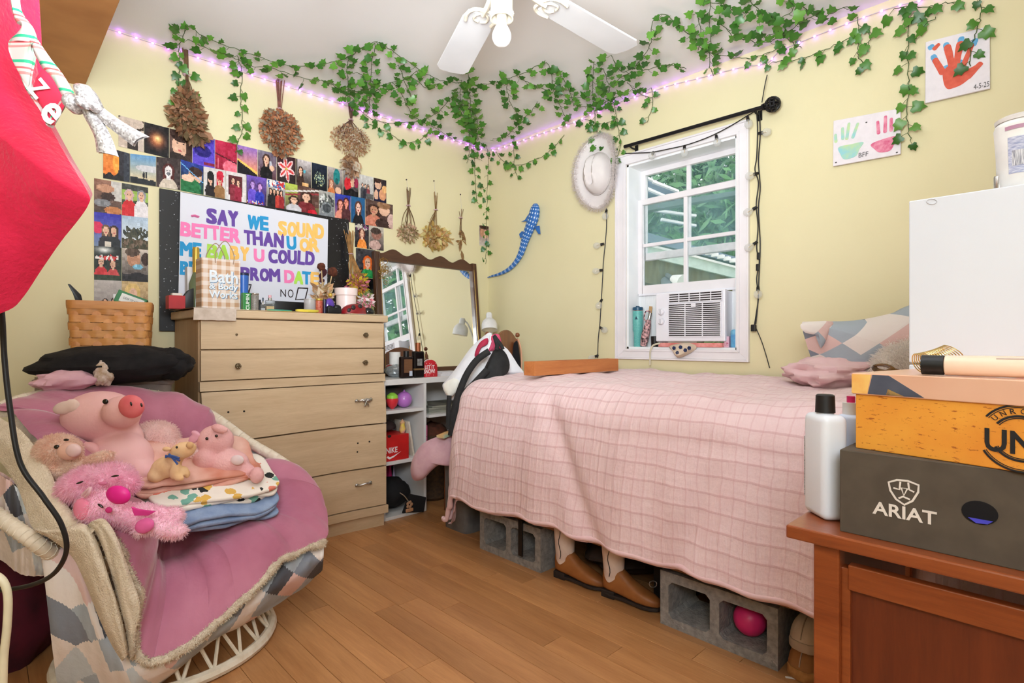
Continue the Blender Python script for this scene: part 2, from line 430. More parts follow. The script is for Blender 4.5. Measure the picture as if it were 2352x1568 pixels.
# ---------------------------------------------------------------- outdoors seen through the window
m_leafout = mk('tree_leaf', (88, 138, 74), 0.6, (44, 84, 44), 1.2)
m_trunk = mk('bark', (78, 66, 54), 0.9, (52, 44, 36), 8)
def outdoor_tree(label, c, r, n, seed, leaf=0.16):
    t = thing('tree', label, 'tree', (c[0], c[1], -0.6), group='trees outside the window')
    part('trunk', MB().tube([(c[0], c[1], -0.6), (c[0] + .1, c[1], c[2] - r[2] * .5), (c[0], c[1] + .1, c[2])], [0.2, 0.15, 0.06], 8), m_trunk, t)
    rg = np.random.RandomState(seed); mb = MB()
    for _ in range(n):
        d = rg.randn(3); d /= np.linalg.norm(d); k = 0.55 + 0.45 * rg.rand()
        k *= 1 + 0.25 * fz(d * 2.3 + seed)
        p = Vector((c[0] + d[0] * r[0] * k, c[1] + d[1] * r[1] * k, c[2] + d[2] * r[2] * k)); a = Vector(rg.randn(3)).normalized(); b = a.orthogonal().normalized()
        s = leaf * (0.6 + 0.8 * rg.rand()); mb.add([p - a * s, p + b * s * .45, p + a * s, p - b * s * .45], [(0, 1, 2, 3)])
    part('foliage', mb, m_leafout, t, 0, kind='stuff')
outdoor_tree('broad green tree filling the lower panes of the window', (9.2, 3.6, 2.4), (2.4, 2.5, 2.6), 8000, 1)
outdoor_tree('tall leafy tree behind the metal roof outside the window', (14.5, 6.6, 5.0), (3.2, 3.2, 4.6), 9000, 2, .22)
outdoor_tree('dense dark tree beside the neighbouring roof outside', (7.2, 0.2, 2.6), (1.7, 1.8, 2.6), 6000, 3)
outdoor_tree('green tree outside, seen through the window only in the mirror', (3.6, -8.6, 3.0), (2.6, 3.0, 3.4), 7000, 4)
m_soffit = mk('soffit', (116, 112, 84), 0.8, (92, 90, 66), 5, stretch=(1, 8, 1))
m_fascia = mk('fascia', (206, 222, 214), 0.6); m_metalroof = mk('metal_roof', (120, 134, 150), 0.4, (96, 110, 126), 3, metal=0.3)
m_siding = mk('outdoor_siding', (150, 146, 134), 0.8, (128, 124, 112), 4)
structure('ground', MB().box((9.2, 0.0, -.66), (18, 26, .06)), mk('grass', (86, 120, 60), .95, (60, 92, 44), 3))
hs = thing('neighbouring_building', 'low outbuilding with white gutter and metal roof edge outside the window', 'building', at(1600, 700, 5.2))
def band(poly, d0, d1):       # outline in photo pixels, built between two distances
    mb = MB(); k = len(poly); vs = [at(x, y, d0 if not isinstance(d0, list) else d0[i]) for i, (x, y) in enumerate(poly)]
    vs += [p + FWD * d1 for p in vs]; return mb.add(vs, [tuple(range(k)), tuple(reversed(range(k, 2 * k)))] + [(i, k + i, k + (i + 1) % k, (i + 1) % k) for i in range(k)])
part('gutter', band([(1500, 566), (1582, 586), (1730, 626), (1730, 648), (1513, 595), (1440, 576), (1440, 550)], 5.0, 0.12), m_fascia, hs, 0)
part('gutter_trim', band([(1440, 548), (1582, 582), (1730, 621), (1730, 626), (1582, 587), (1440, 553)], 4.97, 0.05), m_white, hs, 0)
part('soffit', band([(1440, 576), (1513, 595), (1730, 648), (1730, 670), (1600, 672), (1440, 640)], 5.04, 0.5), m_soffit, hs, 0)
part('wall', band([(1420, 600), (1560, 640), (1600, 668), (1600, 1190), (1420, 1190)], 5.3, 0.2), m_siding, hs, 0)
rf = part('roof', band([(1440, 520), (1600, 566), (1730, 600), (1730, 614), (1582, 578), (1440, 544)], 5.2, 2.5), m_metalroof, hs, 0)
for k in range(9): p = at(1600 + k * 14, 572 + k * 4.4, 5.1); part('roof_rib', MB().box(p, (0.05, 0.05, 0.035)), m_white, rf, 0)
cp = thing('carport_roof', 'sloping metal carport roof with white edge strips in the upper pane', 'roof', at(1500, 460, 6))
part('roof_sheet', band([(1440, 385), (1474, 404), (1572, 446), (1560, 462), (1474, 440), (1440, 425)], 6.0, 0.6), m_metalroof, cp, 0)
for k, (x0, y0, x1, y1) in enumerate([(1440, 408, 1540, 452), (1440, 388, 1500, 410), (1500, 412, 1560, 436), (1440, 470, 1600, 492), (1520, 500, 1600, 515)]):
    part('edge_strip', band([(x0, y0), (x1, y1), (x1, y1 + 5), (x0, y0 + 6)], 5.9, 0.05), m_white, cp, 0)
part('awning_beam', band([(1440, 478), (1700, 436), (1700, 446), (1440, 492)], 4.4, 0.1), mk('awning_metal', (96, 112, 112), 0.5), cp, 0)
fd = thing('flood_light', 'white twin flood light fixture on the outside wall', 'lamp', at(1520, 650, 5.2))
part('back_plate', band([(1510, 618), (1530, 617), (1533, 650), (1529, 655), (1508, 655)], 5.16, 0.05), m_white, fd, 0)
a = at(1520, 636, 5.15); b = at(1545, 640, 4.95); e = at(1568, 648, 4.85)
part('lamp_arm', MB().tube([a, at(1532, 632, 5.05), b], 0.025, 8), mk('flood_grey', (120, 128, 132), 0.4), fd)
part('lamp_head', MB().tube([b, b.lerp(e, .4), e], [0.035, 0.05, 0.07], 12), m_white, fd)
part('lamp_head', MB().tube([a, at(1530, 650, 5.0), at(1540, 660, 4.95)], [0.03, 0.045, 0.06], 12), mk('flood_grey', (120, 128, 132)), fd)
for k in range(4):
    pts = [at(1480 + 5 * k, 605, 5.2), at(1484 + 4 * k, 625 + 3 * k, 5.15), at(1478 + 7 * k, 645, 5.15), at(1482 + 5 * k, 668, 5.2)]
    single('outdoor_cable', MB().tube(cat(pts, 5), 0.012, 6), (mk('rusty_cable', (150, 92, 64), 0.7), mk('tan_cable', (176, 140, 106), .7), mk('black_cable', (22, 22, 24), 0.5), mk('orange_cable', (196, 104, 60), .7))[k], ('dull rust cable on the outside wall by the flood light', 'tan cable on the outside wall by the flood light', 'black cable running down past the outdoor flood light', 'orange cable on the outside wall by the flood light')[k], 'cable', 'cables on the outside wall')
# ================================================================ prints on the left wall
from math import sin, cos, pi
SK = (224, 178, 150); SKD = (190, 138, 108); HB = (58, 36, 28); BK = (20, 18, 20); WHT = (232, 226, 222)
def paint(ops, nx, ny, seed):
    rg = np.random.RandomState(seed)
    X, Y = np.meshgrid((np.arange(nx) + 0.5) / nx, (np.arange(ny) + 0.5) / ny); A = np.zeros((ny, nx, 3)) + 90.0
    def put(mask, col):
        A[mask] = np.array(col, float)
    for op in ops:
        k = op[0]
        if k == 'g':
            t = Y[..., None]; A[:] = np.array(op[1], float) * (1 - t) + np.array(op[2], float) * t
        elif k == 'e': put(((X - op[1]) / op[3]) ** 2 + ((Y - op[2]) / op[4]) ** 2 < 1, op[5])
        elif k == 'r': put((X > op[1]) & (X < op[3]) & (Y > op[2]) & (Y < op[4]), op[5])
        elif k == 'h': put(Y > op[1] + op[2] * X + op[3] * np.sin(X * op[4]), op[5])       # ground line
        elif k == 'd': put(np.abs(Y - op[1] - op[2] * X) < op[3], op[4])                  # stripe
        elif k == 'p':
            x, y, s, hair, skin, top = op[1:7]
            put(((X - x) / (.17 * s)) ** 2 + ((Y - y) / (.16 * s)) ** 2 < 1, hair)
            put((np.abs(X - x) < .15 * s) & (Y > y) & (Y < y + .22 * s), hair)
            put(((X - x) / (.26 * s)) ** 2 + ((Y - y - .42 * s) / (.26 * s)) ** 2 < 1, top)
            put((np.abs(X - x) < .25 * s) & (Y > y + .40 * s), top)
            put((np.abs(X - x) < .05 * s) & (Y > y + .08 * s) & (Y < y + .2 * s), skin)
            put(((X - x) / (.105 * s)) ** 2 + ((Y - y - .02 * s) / (.125 * s)) ** 2 < 1, skin)
            dk = tuple(c * .45 for c in skin)
            for q in (-1, 1): put(((X - x - q * .04 * s) / (.018 * s)) ** 2 + ((Y - y) / (.016 * s)) ** 2 < 1, dk)
            put(((X - x) / (.04 * s)) ** 2 + ((Y - y - .08 * s) / (.014 * s)) ** 2 < 1, (190, 90, 90))
        elif k == 's':                                                                        # speckle of colours in an ellipse
            for _ in range(op[6]):
                a = rg.rand() * 6.28; rr = rg.rand() ** .7
                put(((X - op[1] - cos(a) * rr * op[3]) / op[7]) ** 2 + ((Y - op[2] - sin(a) * rr * op[4]) / op[7]) ** 2 < 1, op[5][rg.randint(len(op[5]))])
        elif k == 'glow':
            g = np.exp(-(((X - op[1]) / op[3]) ** 2 + ((Y - op[2]) / op[4]) ** 2))[..., None]; A[:] = A * (1 - g) + np.array(op[5], float) * g
        elif k == 'star':
            for j in range(6):
                a = j * pi / 3 + .3; dx, dy = X - op[1], Y - op[2]; u = dx * cos(a) + dy * sin(a); w = -dx * sin(a) + dy * cos(a)
                put((u > 0) & (u < op[3]) & (np.abs(w) < .11 * np.sin(np.clip(u / op[3], 0, 1) * pi)), op[4])
                put((u > .05) & (u < op[3] * .8) & (np.abs(w) < .045 * np.sin(np.clip(u / op[3], 0, 1) * pi)), op[5])
        elif k == 'n':
            sm = rg.randn(ny // 3 + 2, nx // 3 + 2, 3).mean(2, keepdims=True)
            sm = np.repeat(np.repeat(sm, 3, 0), 3, 1)[:ny, :nx]; A[:] = A + sm * op[1] * 1.7 + rg.randn(ny, nx, 1) * op[1] * .4
    return np.clip(A, 0, 255)
m_print = vcol('photo_print', 0.45)
def lin_np(A):
    a = A / 255.0; return np.where(a <= 0.04045, a / 12.92, ((a + 0.055) / 1.055) ** 2.4)
def print_mb(q, ops, nx=26, ny=32, seed=0, th=0.0015, nrm=Vector((0, -1, 0))):
    """q: TL, TR, BR, BL corners. every cell keeps one flat colour"""
    mb = MB(); C = lin_np(paint(ops, nx, ny, seed)); TL, TR_, BR, BL = q; cols = []
    for j in range(ny):
        for i in range(nx):
            b = len(mb.v); c = tuple(C[j, i]) + (1.0,)
            for (u, w) in ((i, j), (i + 1, j), (i + 1, j + 1), (i, j + 1)):
                u /= nx; w /= ny; mb.v.append(TL.lerp(TR_, u).lerp(BL.lerp(BR, u), w) + nrm * th); cols.append(c)
            mb.f.append((b + 3, b + 2, b + 1, b)); mb.mi.append(0)
    b = len(mb.v); mb.v += [p.copy() for p in q] + [p + nrm * th * .98 for p in q]; cols += [(.85, .84, .82, 1)] * 8
    mb.f += [(b, b + 1, b + 2, b + 3)] + [(b + i, b + 4 + i, b + 4 + (i + 1) % 4, b + (i + 1) % 4) for i in range(4)]; mb.mi += [0] * 5
    mb.c = cols; return mb
def photo(label, px4, ops, seed, off=0.004, **kw):
    q = [Lw(x, y, off) for x, y in px4]
    return single('photo_print', print_mb(q, ops, seed=seed, **kw), m_print, label, 'photo', 'photo prints pinned on the yellow wall', 0)
def lp(x, L):      # piecewise linear row edge
    for (x0, y0), (x1, y1) in zip(L, L[1:]):
        if x <= x1 or (x1, y1) == L[-1]: return y0 + (y1 - y0) * (x - x0) / (x1 - x0)
N = ('n', 9)
r1x = [272, 331, 389, 442, 494, 545, 592, 636, 680, 716, 752, 788, 824, 858, 888]
T1 = [(270, 264), (331, 280), (442, 308), (680, 364), (888, 415)]; B1 = [(270, 335), (442, 377), (680, 428), (888, 469)]
row1 = [
 ('photo print of a pale blurred figure beside a dark shape, half under the silver bow', [('g', (70, 52, 40), (40, 30, 26)), ('e', .5, .12, .5, .2, (206, 186, 170)), ('e', .1, .9, .25, .4, (196, 176, 160)), ('e', .95, .8, .2, .5, (206, 190, 176)), N]),
 ('photo print of a glowing orange firework burst in a black sky', [('g', (24, 20, 22), (14, 12, 14)), ('glow', .5, .5, .3, .24, (214, 120, 76)), ('glow', .55, .45, .14, .12, (255, 226, 150)), ('r', 0, .86, 1, 1, (20, 16, 18)), N]),
 ('close-up photo print of a girl with long dark hair over her forehead', [('g', (120, 92, 82), (60, 42, 36)), ('e', .45, .5, .34, .36, SK), ('e', .5, .08, .5, .3, HB), ('e', .95, .6, .22, .7, HB), ('e', .3, 1.0, .5, .26, (40, 26, 22)), ('e', .35, .42, .05, .025, BK), ('e', .62, .42, .05, .025, BK), ('e', .45, .66, .09, .03, (190, 90, 90)), N]),
 ('violet tinted photo print of a person lying on a couch', [('g', (84, 66, 190), (96, 74, 200)), ('e', .45, .5, .38, .2, (40, 30, 120)), ('e', .3, .38, .16, .14, (52, 40, 140)), ('r', .5, .84, 1, .95, (130, 30, 60)), N]),
 ('deep red photo print with a hand and small writing', [('g', (196, 40, 76), (150, 24, 54)), ('e', .75, .85, .4, .25, (236, 110, 130)), ('d', .45, .22, .02, (70, 8, 26)), ('r', .1, .6, .16, .95, (226, 120, 140)), N]),
 ('photo print of a purple and orange sunset over a black slope', [('g', (150, 110, 190), (246, 150, 84)), ('h', .45, .35, 0, 1, (255, 196, 96)), ('h', .52, .38, 0, 1, (22, 16, 26)), ('n', 6)]),
 ('photo print of a person in a black shirt taking a mirror selfie', [('g', (126, 120, 140), (96, 60, 66)), ('p', .45, .28, 1.25, (70, 46, 40), SK, BK), ('r', .6, .3, .72, .5, (190, 190, 200)), ('e', .75, .55, .14, .1, SK), N]),
 ('photo print of a red and white lily in bloom', [('g', (70, 40, 44), (36, 30, 30)), ('star', .5, .45, .5, (246, 206, 206), (214, 62, 62)), ('e', .5, .45, .06, .05, (200, 190, 80)), ('n', 6)]),
 ('photo print of a girl with long hair walking in a bright hall', [('g', (206, 196, 196), (40, 32, 30)), ('r', 0, 0, .08, 1, (46, 34, 36)), ('p', .3, .4, 1.0, HB, SK, (60, 40, 34)), ('e', .55, .4, .08, .06, (90, 180, 200)), ('r', .4, .8, .8, .95, (226, 176, 120)), N]),
 ('photo print of a pale green firework in a dark blue night', [('g', (30, 40, 58), (16, 20, 26)), ('s', .5, .55, .36, .28, [(150, 170, 150), (196, 200, 150), (90, 120, 120)], 110, .02), ('n', 5)]),
 ('photo print of two people with a teal helmet indoors', [('g', (190, 180, 176), (70, 50, 46)), ('p', .25, .6, .9, (160, 90, 60), SK, (206, 120, 70)), ('e', .6, .32, .22, .3, (34, 130, 130)), ('e', .6, .5, .1, .14, (20, 90, 92)), ('e', .7, .85, .2, .14, SK), N]),
 ('photo print of a person in red with hands raised', [('g', (176, 166, 160), (30, 26, 30)), ('e', .3, .5, .24, .26, (206, 40, 50)), ('e', .6, .4, .12, .2, SK), ('e', .85, .4, .14, .2, (150, 40, 70)), ('h', .7, 0, .05, 9, BK), N]),
 ('photo print of a small group standing on a light stage', [('g', (206, 202, 198), (178, 172, 168)), ('p', .25, .4, .5, BK, SK, (70, 70, 74)), ('p', .45, .42, .5, BK, SK, (50, 50, 60)), ('p', .65, .42, .5, HB, SK, (120, 50, 60)), ('r', .5, .72, 1, .95, (84, 82, 80)), N]),
 ('photo print of two people cheek to cheek in dark clothes', [('g', (50, 40, 40), (24, 26, 60)), ('e', .35, .25, .26, .2, SK), ('e', .32, .08, .26, .12, HB), ('e', .7, .65, .28, .24, (214, 150, 110)), ('e', .85, .4, .2, .16, (226, 170, 110)), ('e', .2, .7, .16, .22, SK), ('r', 0, .86, 1, 1, (18, 20, 50)), N]),
]
for i, (lab, ops) in enumerate(row1):
    a, b = r1x[i], r1x[i + 1]
    photo(lab, [(a, lp(a, T1)), (b - 1, lp(b - 1, T1)), (b - 1, lp(b - 1, B1)), (a, lp(a, B1))], ops, 100 + i, 0.003)
r2x = [237, 299, 359, 415, 468, 519, 566, 613, 655, 733, 769, 806, 839, 903]
T2 = [(237, 336), (299, 353), (415, 366), (468, 382), (613, 410), (733, 436), (769, 444), (839, 456), (903, 471)]; B2 = [(237, 409), (415, 437), (733, 499), (903, 526)]
row2 = [
 ('photo print of an orange sunset cloud behind black trees', [('g', (226, 140, 60), (236, 120, 40)), ('r', .5, 0, 1, 1, (42, 40, 48)), ('h', .82, 0, .04, 20, (20, 16, 16)), ('e', .48, .45, .12, .35, (246, 160, 60)), ('r', .75, 0, 1, 1, (52, 56, 66)), N]),
 ('photo print of two small silhouettes under a wide blue evening sky', [('g', (98, 150, 196), (240, 206, 150)), ('e', .7, .45, .5, .12, (206, 204, 206)), ('h', .78, .06, .01, 20, (36, 40, 44)), ('e', .52, .68, .04, .12, (30, 30, 40)), ('e', .62, .68, .04, .12, (30, 30, 40)), ('n', 6)]),
 ('photo print of a long haired girl with a painted white face', [('g', (60, 48, 46), (70, 56, 54)), ('p', .5, .42, 1.5, (84, 34, 30), (230, 222, 220), (206, 190, 172)), ('e', .5, .52, .08, .06, (110, 110, 116)), N]),
 ('photo print of a person in green hiding the face with a hand', [('g', (28, 50, 140), (24, 70, 50)), ('e', .62, .45, .3, .24, SK), ('e', .66, .28, .3, .16, HB), ('e', .4, .85, .5, .34, (34, 110, 62)), ('e', .3, .55, .28, .12, (232, 190, 164)), ('d', .1, .5, .015, (120, 190, 246)), N]),
 ('photo print of two people in knitted hats, one black one red', [('g', (206, 200, 198), (214, 208, 206)), ('p', .3, .42, .95, BK, SK, (34, 26, 28)), ('e', .3, .28, .15, .16, BK), ('p', .72, .38, .95, (190, 30, 54), SK, (150, 108, 66)), ('e', .74, .22, .17, .17, (200, 34, 60)), ('n', 6)]),
 ('photo print of a tilted snapshot of people in maroon on white', [('g', (214, 206, 204), (222, 214, 212)), ('r', .1, .12, .8, .8, (90, 34, 40)), ('p', .35, .3, .7, HB, SK, (130, 40, 54)), ('p', .6, .35, .7, HB, SK, (150, 36, 60)), N]),
 ('photo print of two girls in long violet and blue gowns', [('g', (110, 80, 180), (60, 44, 60)), ('p', .3, .3, .9, (90, 60, 120), (190, 150, 220), (104, 80, 200)), ('p', .66, .34, .9, (80, 50, 110), (200, 150, 210), (46, 56, 170)), ('s', .5, .95, .5, .1, [(190, 60, 60), (226, 210, 200)], 40, .03), N]),
 ('photo print of a dressed up group on a street with red signs', [('g', (220, 210, 206), (60, 56, 58)), ('s', .5, .15, .5, .15, [(200, 50, 50), (240, 236, 230), (60, 100, 160)], 60, .05), ('p', .2, .4, .6, HB, SK, (30, 28, 32)), ('p', .4, .4, .6, BK, SK, (40, 34, 36)), ('p', .6, .4, .6, HB, SK, (190, 60, 50)), ('p', .8, .4, .6, BK, SK, (150, 40, 44)), N]),
 ('wide photo print of a girl reaching up beside a striped flag', [('g', (190, 206, 90), (80, 70, 60)), ('r', .35, 0, 1, .7, (92, 64, 56)), ('d', .3, -.25, .03, (214, 206, 200)), ('d', .42, -.25, .03, (150, 54, 60)), ('p', .62, .35, 1.1, HB, SK, (120, 40, 46)), ('p', .25, .55, .9, (60, 40, 34), SK, (200, 196, 200)), ('e', .8, .9, .14, .12, (206, 30, 50)), N]),
 ('grey photo print of a blurred crowd around a ring', [('g', (170, 166, 160), (120, 124, 130)), ('s', .5, .45, .5, .35, [(60, 60, 64), (210, 210, 206), (90, 96, 90)], 90, .05), ('e', .5, .62, .34, .22, (130, 136, 140)), ('e', .5, .62, .28, .17, (70, 74, 78)), N]),
 ('photo print of two laughing girls with bare shoulders', [('g', (40, 60, 170), (170, 90, 80)), ('p', .35, .38, 1.3, (90, 40, 34), (230, 150, 130), (224, 140, 120)), ('p', .72, .28, 1.2, (70, 34, 30), (226, 140, 120), (80, 40, 44)), N]),
 ('portrait photo print of a smiling girl against plain blue', [('g', (34, 92, 140), (28, 80, 124)), ('p', .52, .38, 1.5, (90, 56, 44), (236, 190, 172), (24, 22, 28)), ('n', 4)]),
 ('wide photo print of two girls leaning their heads together', [('g', (92, 70, 62), (70, 46, 44)), ('p', .3, .35, 1.3, HB, SKD, (196, 120, 96)), ('e', .68, .3, .2, .24, SK), ('e', .66, .1, .24, .16, (150, 110, 80)), ('e', .95, .7, .16, .3, (206, 170, 160)), ('e', .6, .85, .24, .2, (60, 40, 36)), N]),
]
for i, (lab, ops) in enumerate(row2):
    a, b = r2x[i], r2x[i + 1]
    photo(lab, [(a, lp(a, T2)), (b - 1, lp(b - 1, T2)), (b - 1, lp(b - 1, B2)), (a, lp(a, B2))], ops, 200 + i, 0.007, nx=34 if b - a > 55 else 26)
cy0 = [409, 486, 564, 642, 712]; cy1 = [420, 494, 569, 645, 716]; cy2 = [431, 501, 574, 648, 722]
col = [
 ('photo print of a person resting with arms folded on a table', [('g', (150, 104, 84), (70, 54, 46)), ('r', .6, 0, 1, .6, (196, 190, 184)), ('e', .4, .25, .34, .12, SKD), ('e', .5, .5, .26, .14, HB), ('e', .3, .7, .3, .12, (130, 130, 134)), ('e', .7, .9, .34, .12, (190, 120, 70)), N]),
 ('photo print of two boys in caps on grass, one in red', [('g', (60, 60, 60), (60, 80, 40)), ('r', 0, .2, 1, .5, (150, 180, 80)), ('p', .27, .32, 1.05, (206, 170, 170), SK, (206, 36, 44)), ('p', .74, .3, 1.05, (150, 150, 154), SK, (230, 222, 224)), ('n', 8)]),
 ('photo print of two long haired girls before a violet sky', [('g', (50, 44, 170), (120, 140, 170)), ('e', .12, .45, .2, .18, (220, 40, 90)), ('p', .42, .5, 1.0, (110, 80, 60), SK, (40, 36, 44)), ('p', .72, .5, 1.0, HB, SK, (36, 40, 44)), ('r', .4, .85, .62, 1, (220, 210, 196)), ('n', 6)]),
 ('photo print of bare trees under a bright cloudy sky', [('g', (176, 196, 216), (220, 222, 222)), ('s', .5, .5, .55, .16, [(50, 54, 46), (70, 70, 54)], 80, .05), ('h', .68, 0, .03, 15, (70, 66, 46)), ('s', .5, .85, .5, .15, [(96, 80, 60), (120, 100, 84), (60, 60, 40)], 60, .05), ('n', 8)]),
 ('photo print of people in red shirts at a floodlit game', [('g', (20, 24, 24), (46, 60, 40)), ('glow', .35, .1, .3, .1, (240, 240, 236)), ('p', .25, .45, .9, BK, SK, (206, 44, 50)), ('p', .68, .5, .9, HB, SK, (200, 70, 70)), ('s', .5, .32, .5, .06, [(200, 50, 50), (230, 220, 216)], 40, .04), ('h', .85, 0, 0, 1, (40, 56, 36)), N]),
 ('photo print of a smiling person leaning over a blue dish', [('g', (206, 190, 176), (60, 52, 50)), ('e', .45, .3, .26, .26, SKD), ('e', .4, .1, .28, .14, (80, 60, 46)), ('e', .6, .55, .2, .08, (120, 180, 206)), ('e', .9, .3, .16, .2, HB), ('h', .75, 0, .04, 8, (34, 30, 34)), N]),
 ('pale photo print of people dancing in a large hall', [('g', (190, 180, 174), (150, 140, 136)), ('p', .4, .7, .7, HB, SK, (120, 60, 54)), ('p', .72, .68, .7, HB, SK, (130, 90, 80)), ('r', .7, .45, .85, .58, (230, 230, 230)), ('n', 6)]),
 ('photo print of a fair haired person in a dark red top', [('g', (206, 176, 126), (150, 120, 90)), ('e', .4, .35, .3, .3, (226, 190, 120)), ('e', .42, .4, .16, .18, SK), ('h', .6, .1, .04, 8, (70, 22, 30)), N]),
]
for r in range(4):
    for c in range(2):
        lab, ops = col[r * 2 + c]; xa, xb = ((216, 279), (280, 340))[c]; ya = (cy0, cy1)[c]; yb = (cy1, cy2)[c]
        photo(lab, [(xa, ya[r]), (xb, yb[r]), (xb, yb[r + 1]), (xa, ya[r + 1])], ops, 300 + r * 2 + c, 0.003)
rc = [
 ('photo print of a girl with glasses in an orange top', [(815, 511), (847, 516), (847, 572), (815, 567)], [('g', (60, 54, 60), (40, 36, 40)), ('s', .5, .15, .5, .15, [(200, 190, 180), (120, 60, 110)], 40, .05), ('p', .5, .4, 1.3, (110, 56, 44), SK, (236, 140, 60)), N]),
 ('photo print of a person with short hair lying down', [(848, 517), (881, 523), (881, 576), (848, 572)], [('g', (200, 190, 176), (70, 56, 54)), ('e', .5, .35, .36, .22, (150, 104, 90)), ('e', .45, .2, .36, .14, (70, 56, 50)), ('e', .4, .8, .4, .2, (196, 160, 150)), N]),
 ('photo print of a red haired woman in a green jersey', [(817, 569), (862, 575), (862, 640), (817, 634)], [('g', (60, 58, 62), (44, 44, 50)), ('p', .6, .45, 1.4, (226, 104, 40), SK, (40, 140, 70)), ('r', 0, .5, .18, 1, (48, 52, 60)), N]),
 ('dark photo print of people in green under a black cloth', [(817, 635), (862, 641), (862, 696), (817, 690)], [('g', (20, 18, 20), (70, 80, 50)), ('e', .5, .2, .6, .3, (12, 10, 12)), ('s', .6, .75, .4, .3, [(206, 150, 170), (90, 110, 50), (60, 70, 40)], 40, .07), N]),
]
for i, (lab, q, ops) in enumerate(rc): photo(lab, q, ops, 400 + i, 0.003)
photo('small photo print of two faces beside the hanging ivy in the corner', [(1101, 517), (1122, 520), (1122, 566), (1101, 563)], [('g', (110, 70, 66), (206, 196, 186)), ('e', .3, .35, .24, .22, SKD), ('e', .7, .4, .24, .22, SK), ('e', .5, .05, .5, .12, HB), ('e', .8, .85, .2, .12, (60, 150, 150)), N], 450)
# tack heads of the prints
m_pin = mk('brass', (206, 176, 96), 0.3, metal=0.8)
# ================================================================ glitter board, poster and its letters
tb = NT('black_glitter'); vo = tb.n('ShaderNodeTexVoronoi', i_Scale=260.0); tb.l(tb.coord('Object'), vo.inputs['Vector'])
tb.l(tb.ramp(vo.outputs['Color'], [(0.90, lin4((20, 20, 23))), (0.955, lin4((190, 190, 200)))]), tb.b.inputs['Base Color']); tb.b.inputs['Roughness'].default_value = 0.35
m_glit = tb.m
bx0, bx1 = Lw(366, 600, .02).x, Lw(801, 600, .02).x
bz1 = 1.738
single('glitter_board', MB().box(((bx0 + bx1) / 2, -0.018, (1.05 + bz1) / 2), (bx1 - bx0, 0.010, bz1 - 1.05)), m_glit, 'large black glitter board behind the white lettered poster', 'board', smooth=0, bevel=.002)
py = -0.032
P_TL, P_TR, P_BR, P_BL = (ony(414, 441, py), ony(753, 504, py), ony(750, 697, py), ony(409, 700, py))
pst = thing('prom_poster', 'white poster with colourful cut out letters asking for a prom date', 'poster', (P_BL.x, py, P_BL.z))
mb = MB(); th = Vector((0, -0.004, 0)); mb.hexa([P_BL, P_BR, P_TR, P_TL, P_BL + th, P_BR + th, P_TR + th, P_TL + th])
part('poster_sheet', mb, mk('poster_white', (220, 220, 229), 0.6, (216, 216, 226), 3), pst, 0)
PUR, BLU, YEL, PNK, LIM, MAR = (104, 70, 160), (38, 150, 206), (250, 196, 104), (246, 128, 184), (178, 226, 84), (70, 26, 40)
lines = [  # word, colour(s), left px, right px, centre y at left, centre y at right, letter height px
 ('SAY', PUR, 473, 548, 493, 502, 36), ('WE', BLU, 567, 617, 507, 513, 33), ('SOUND', YEL, 638, 744, 522, 531, 34),
 ('BETTER', PNK, 413, 552, 523, 541, 33), ('THAN', PUR, 560, 652, 543, 552, 33), ('U', BLU, 659, 681, 556, 558, 31), ('OR', YEL, 687, 734, 560, 563, 31),
 ('ME', BLU, 412, 462, 569, 573, 33), ('BA', LIM, 474, 526, 575, 578, 33), ('BY', YEL, 528, 572, 579, 582, 32), ('U', PNK, 583, 607, 585, 586, 30), ('COULD', PUR, 616, 722, 587, 592, 32),
 ('BE', BLU, 412, 452, 614, 616, 32), ('MY', PUR, 478, 540, 618, 620, 30), ('PROM', PUR, 552, 644, 627, 632, 30), ('D', PNK, 653, 676, 634, 635, 30), ('A', LIM, 675, 696, 636, 637, 30), ('T', BLU, 694, 714, 637, 638, 30), ('E', YEL, 713, 733, 638, 639, 30), ('?', MAR, 732, 752, 632, 632, 34)]
WD = {'W': 1.25, 'M': 1.2, 'E': .86, 'T': .86, 'L': .82}
LET = set(c for w in lines for c in w[0]); prepare_text([(c, 0.0) for c in LET])
TX = ['N', 'O', 'Bath', '& Body', 'Works', 'Z', 'e', 'LET IT', 'SNOW!', 'NIKE', 'ARIAT', 'UN', 'UNRO', 'BFF', '4-5-25', 'UNR', 'U', 'CUMIN', 'DESKTIP 600X', 'R']
prepare_text([(s, 0.0) for s in TX] + [(s, 0.02) for s in TX])
m_let = {}
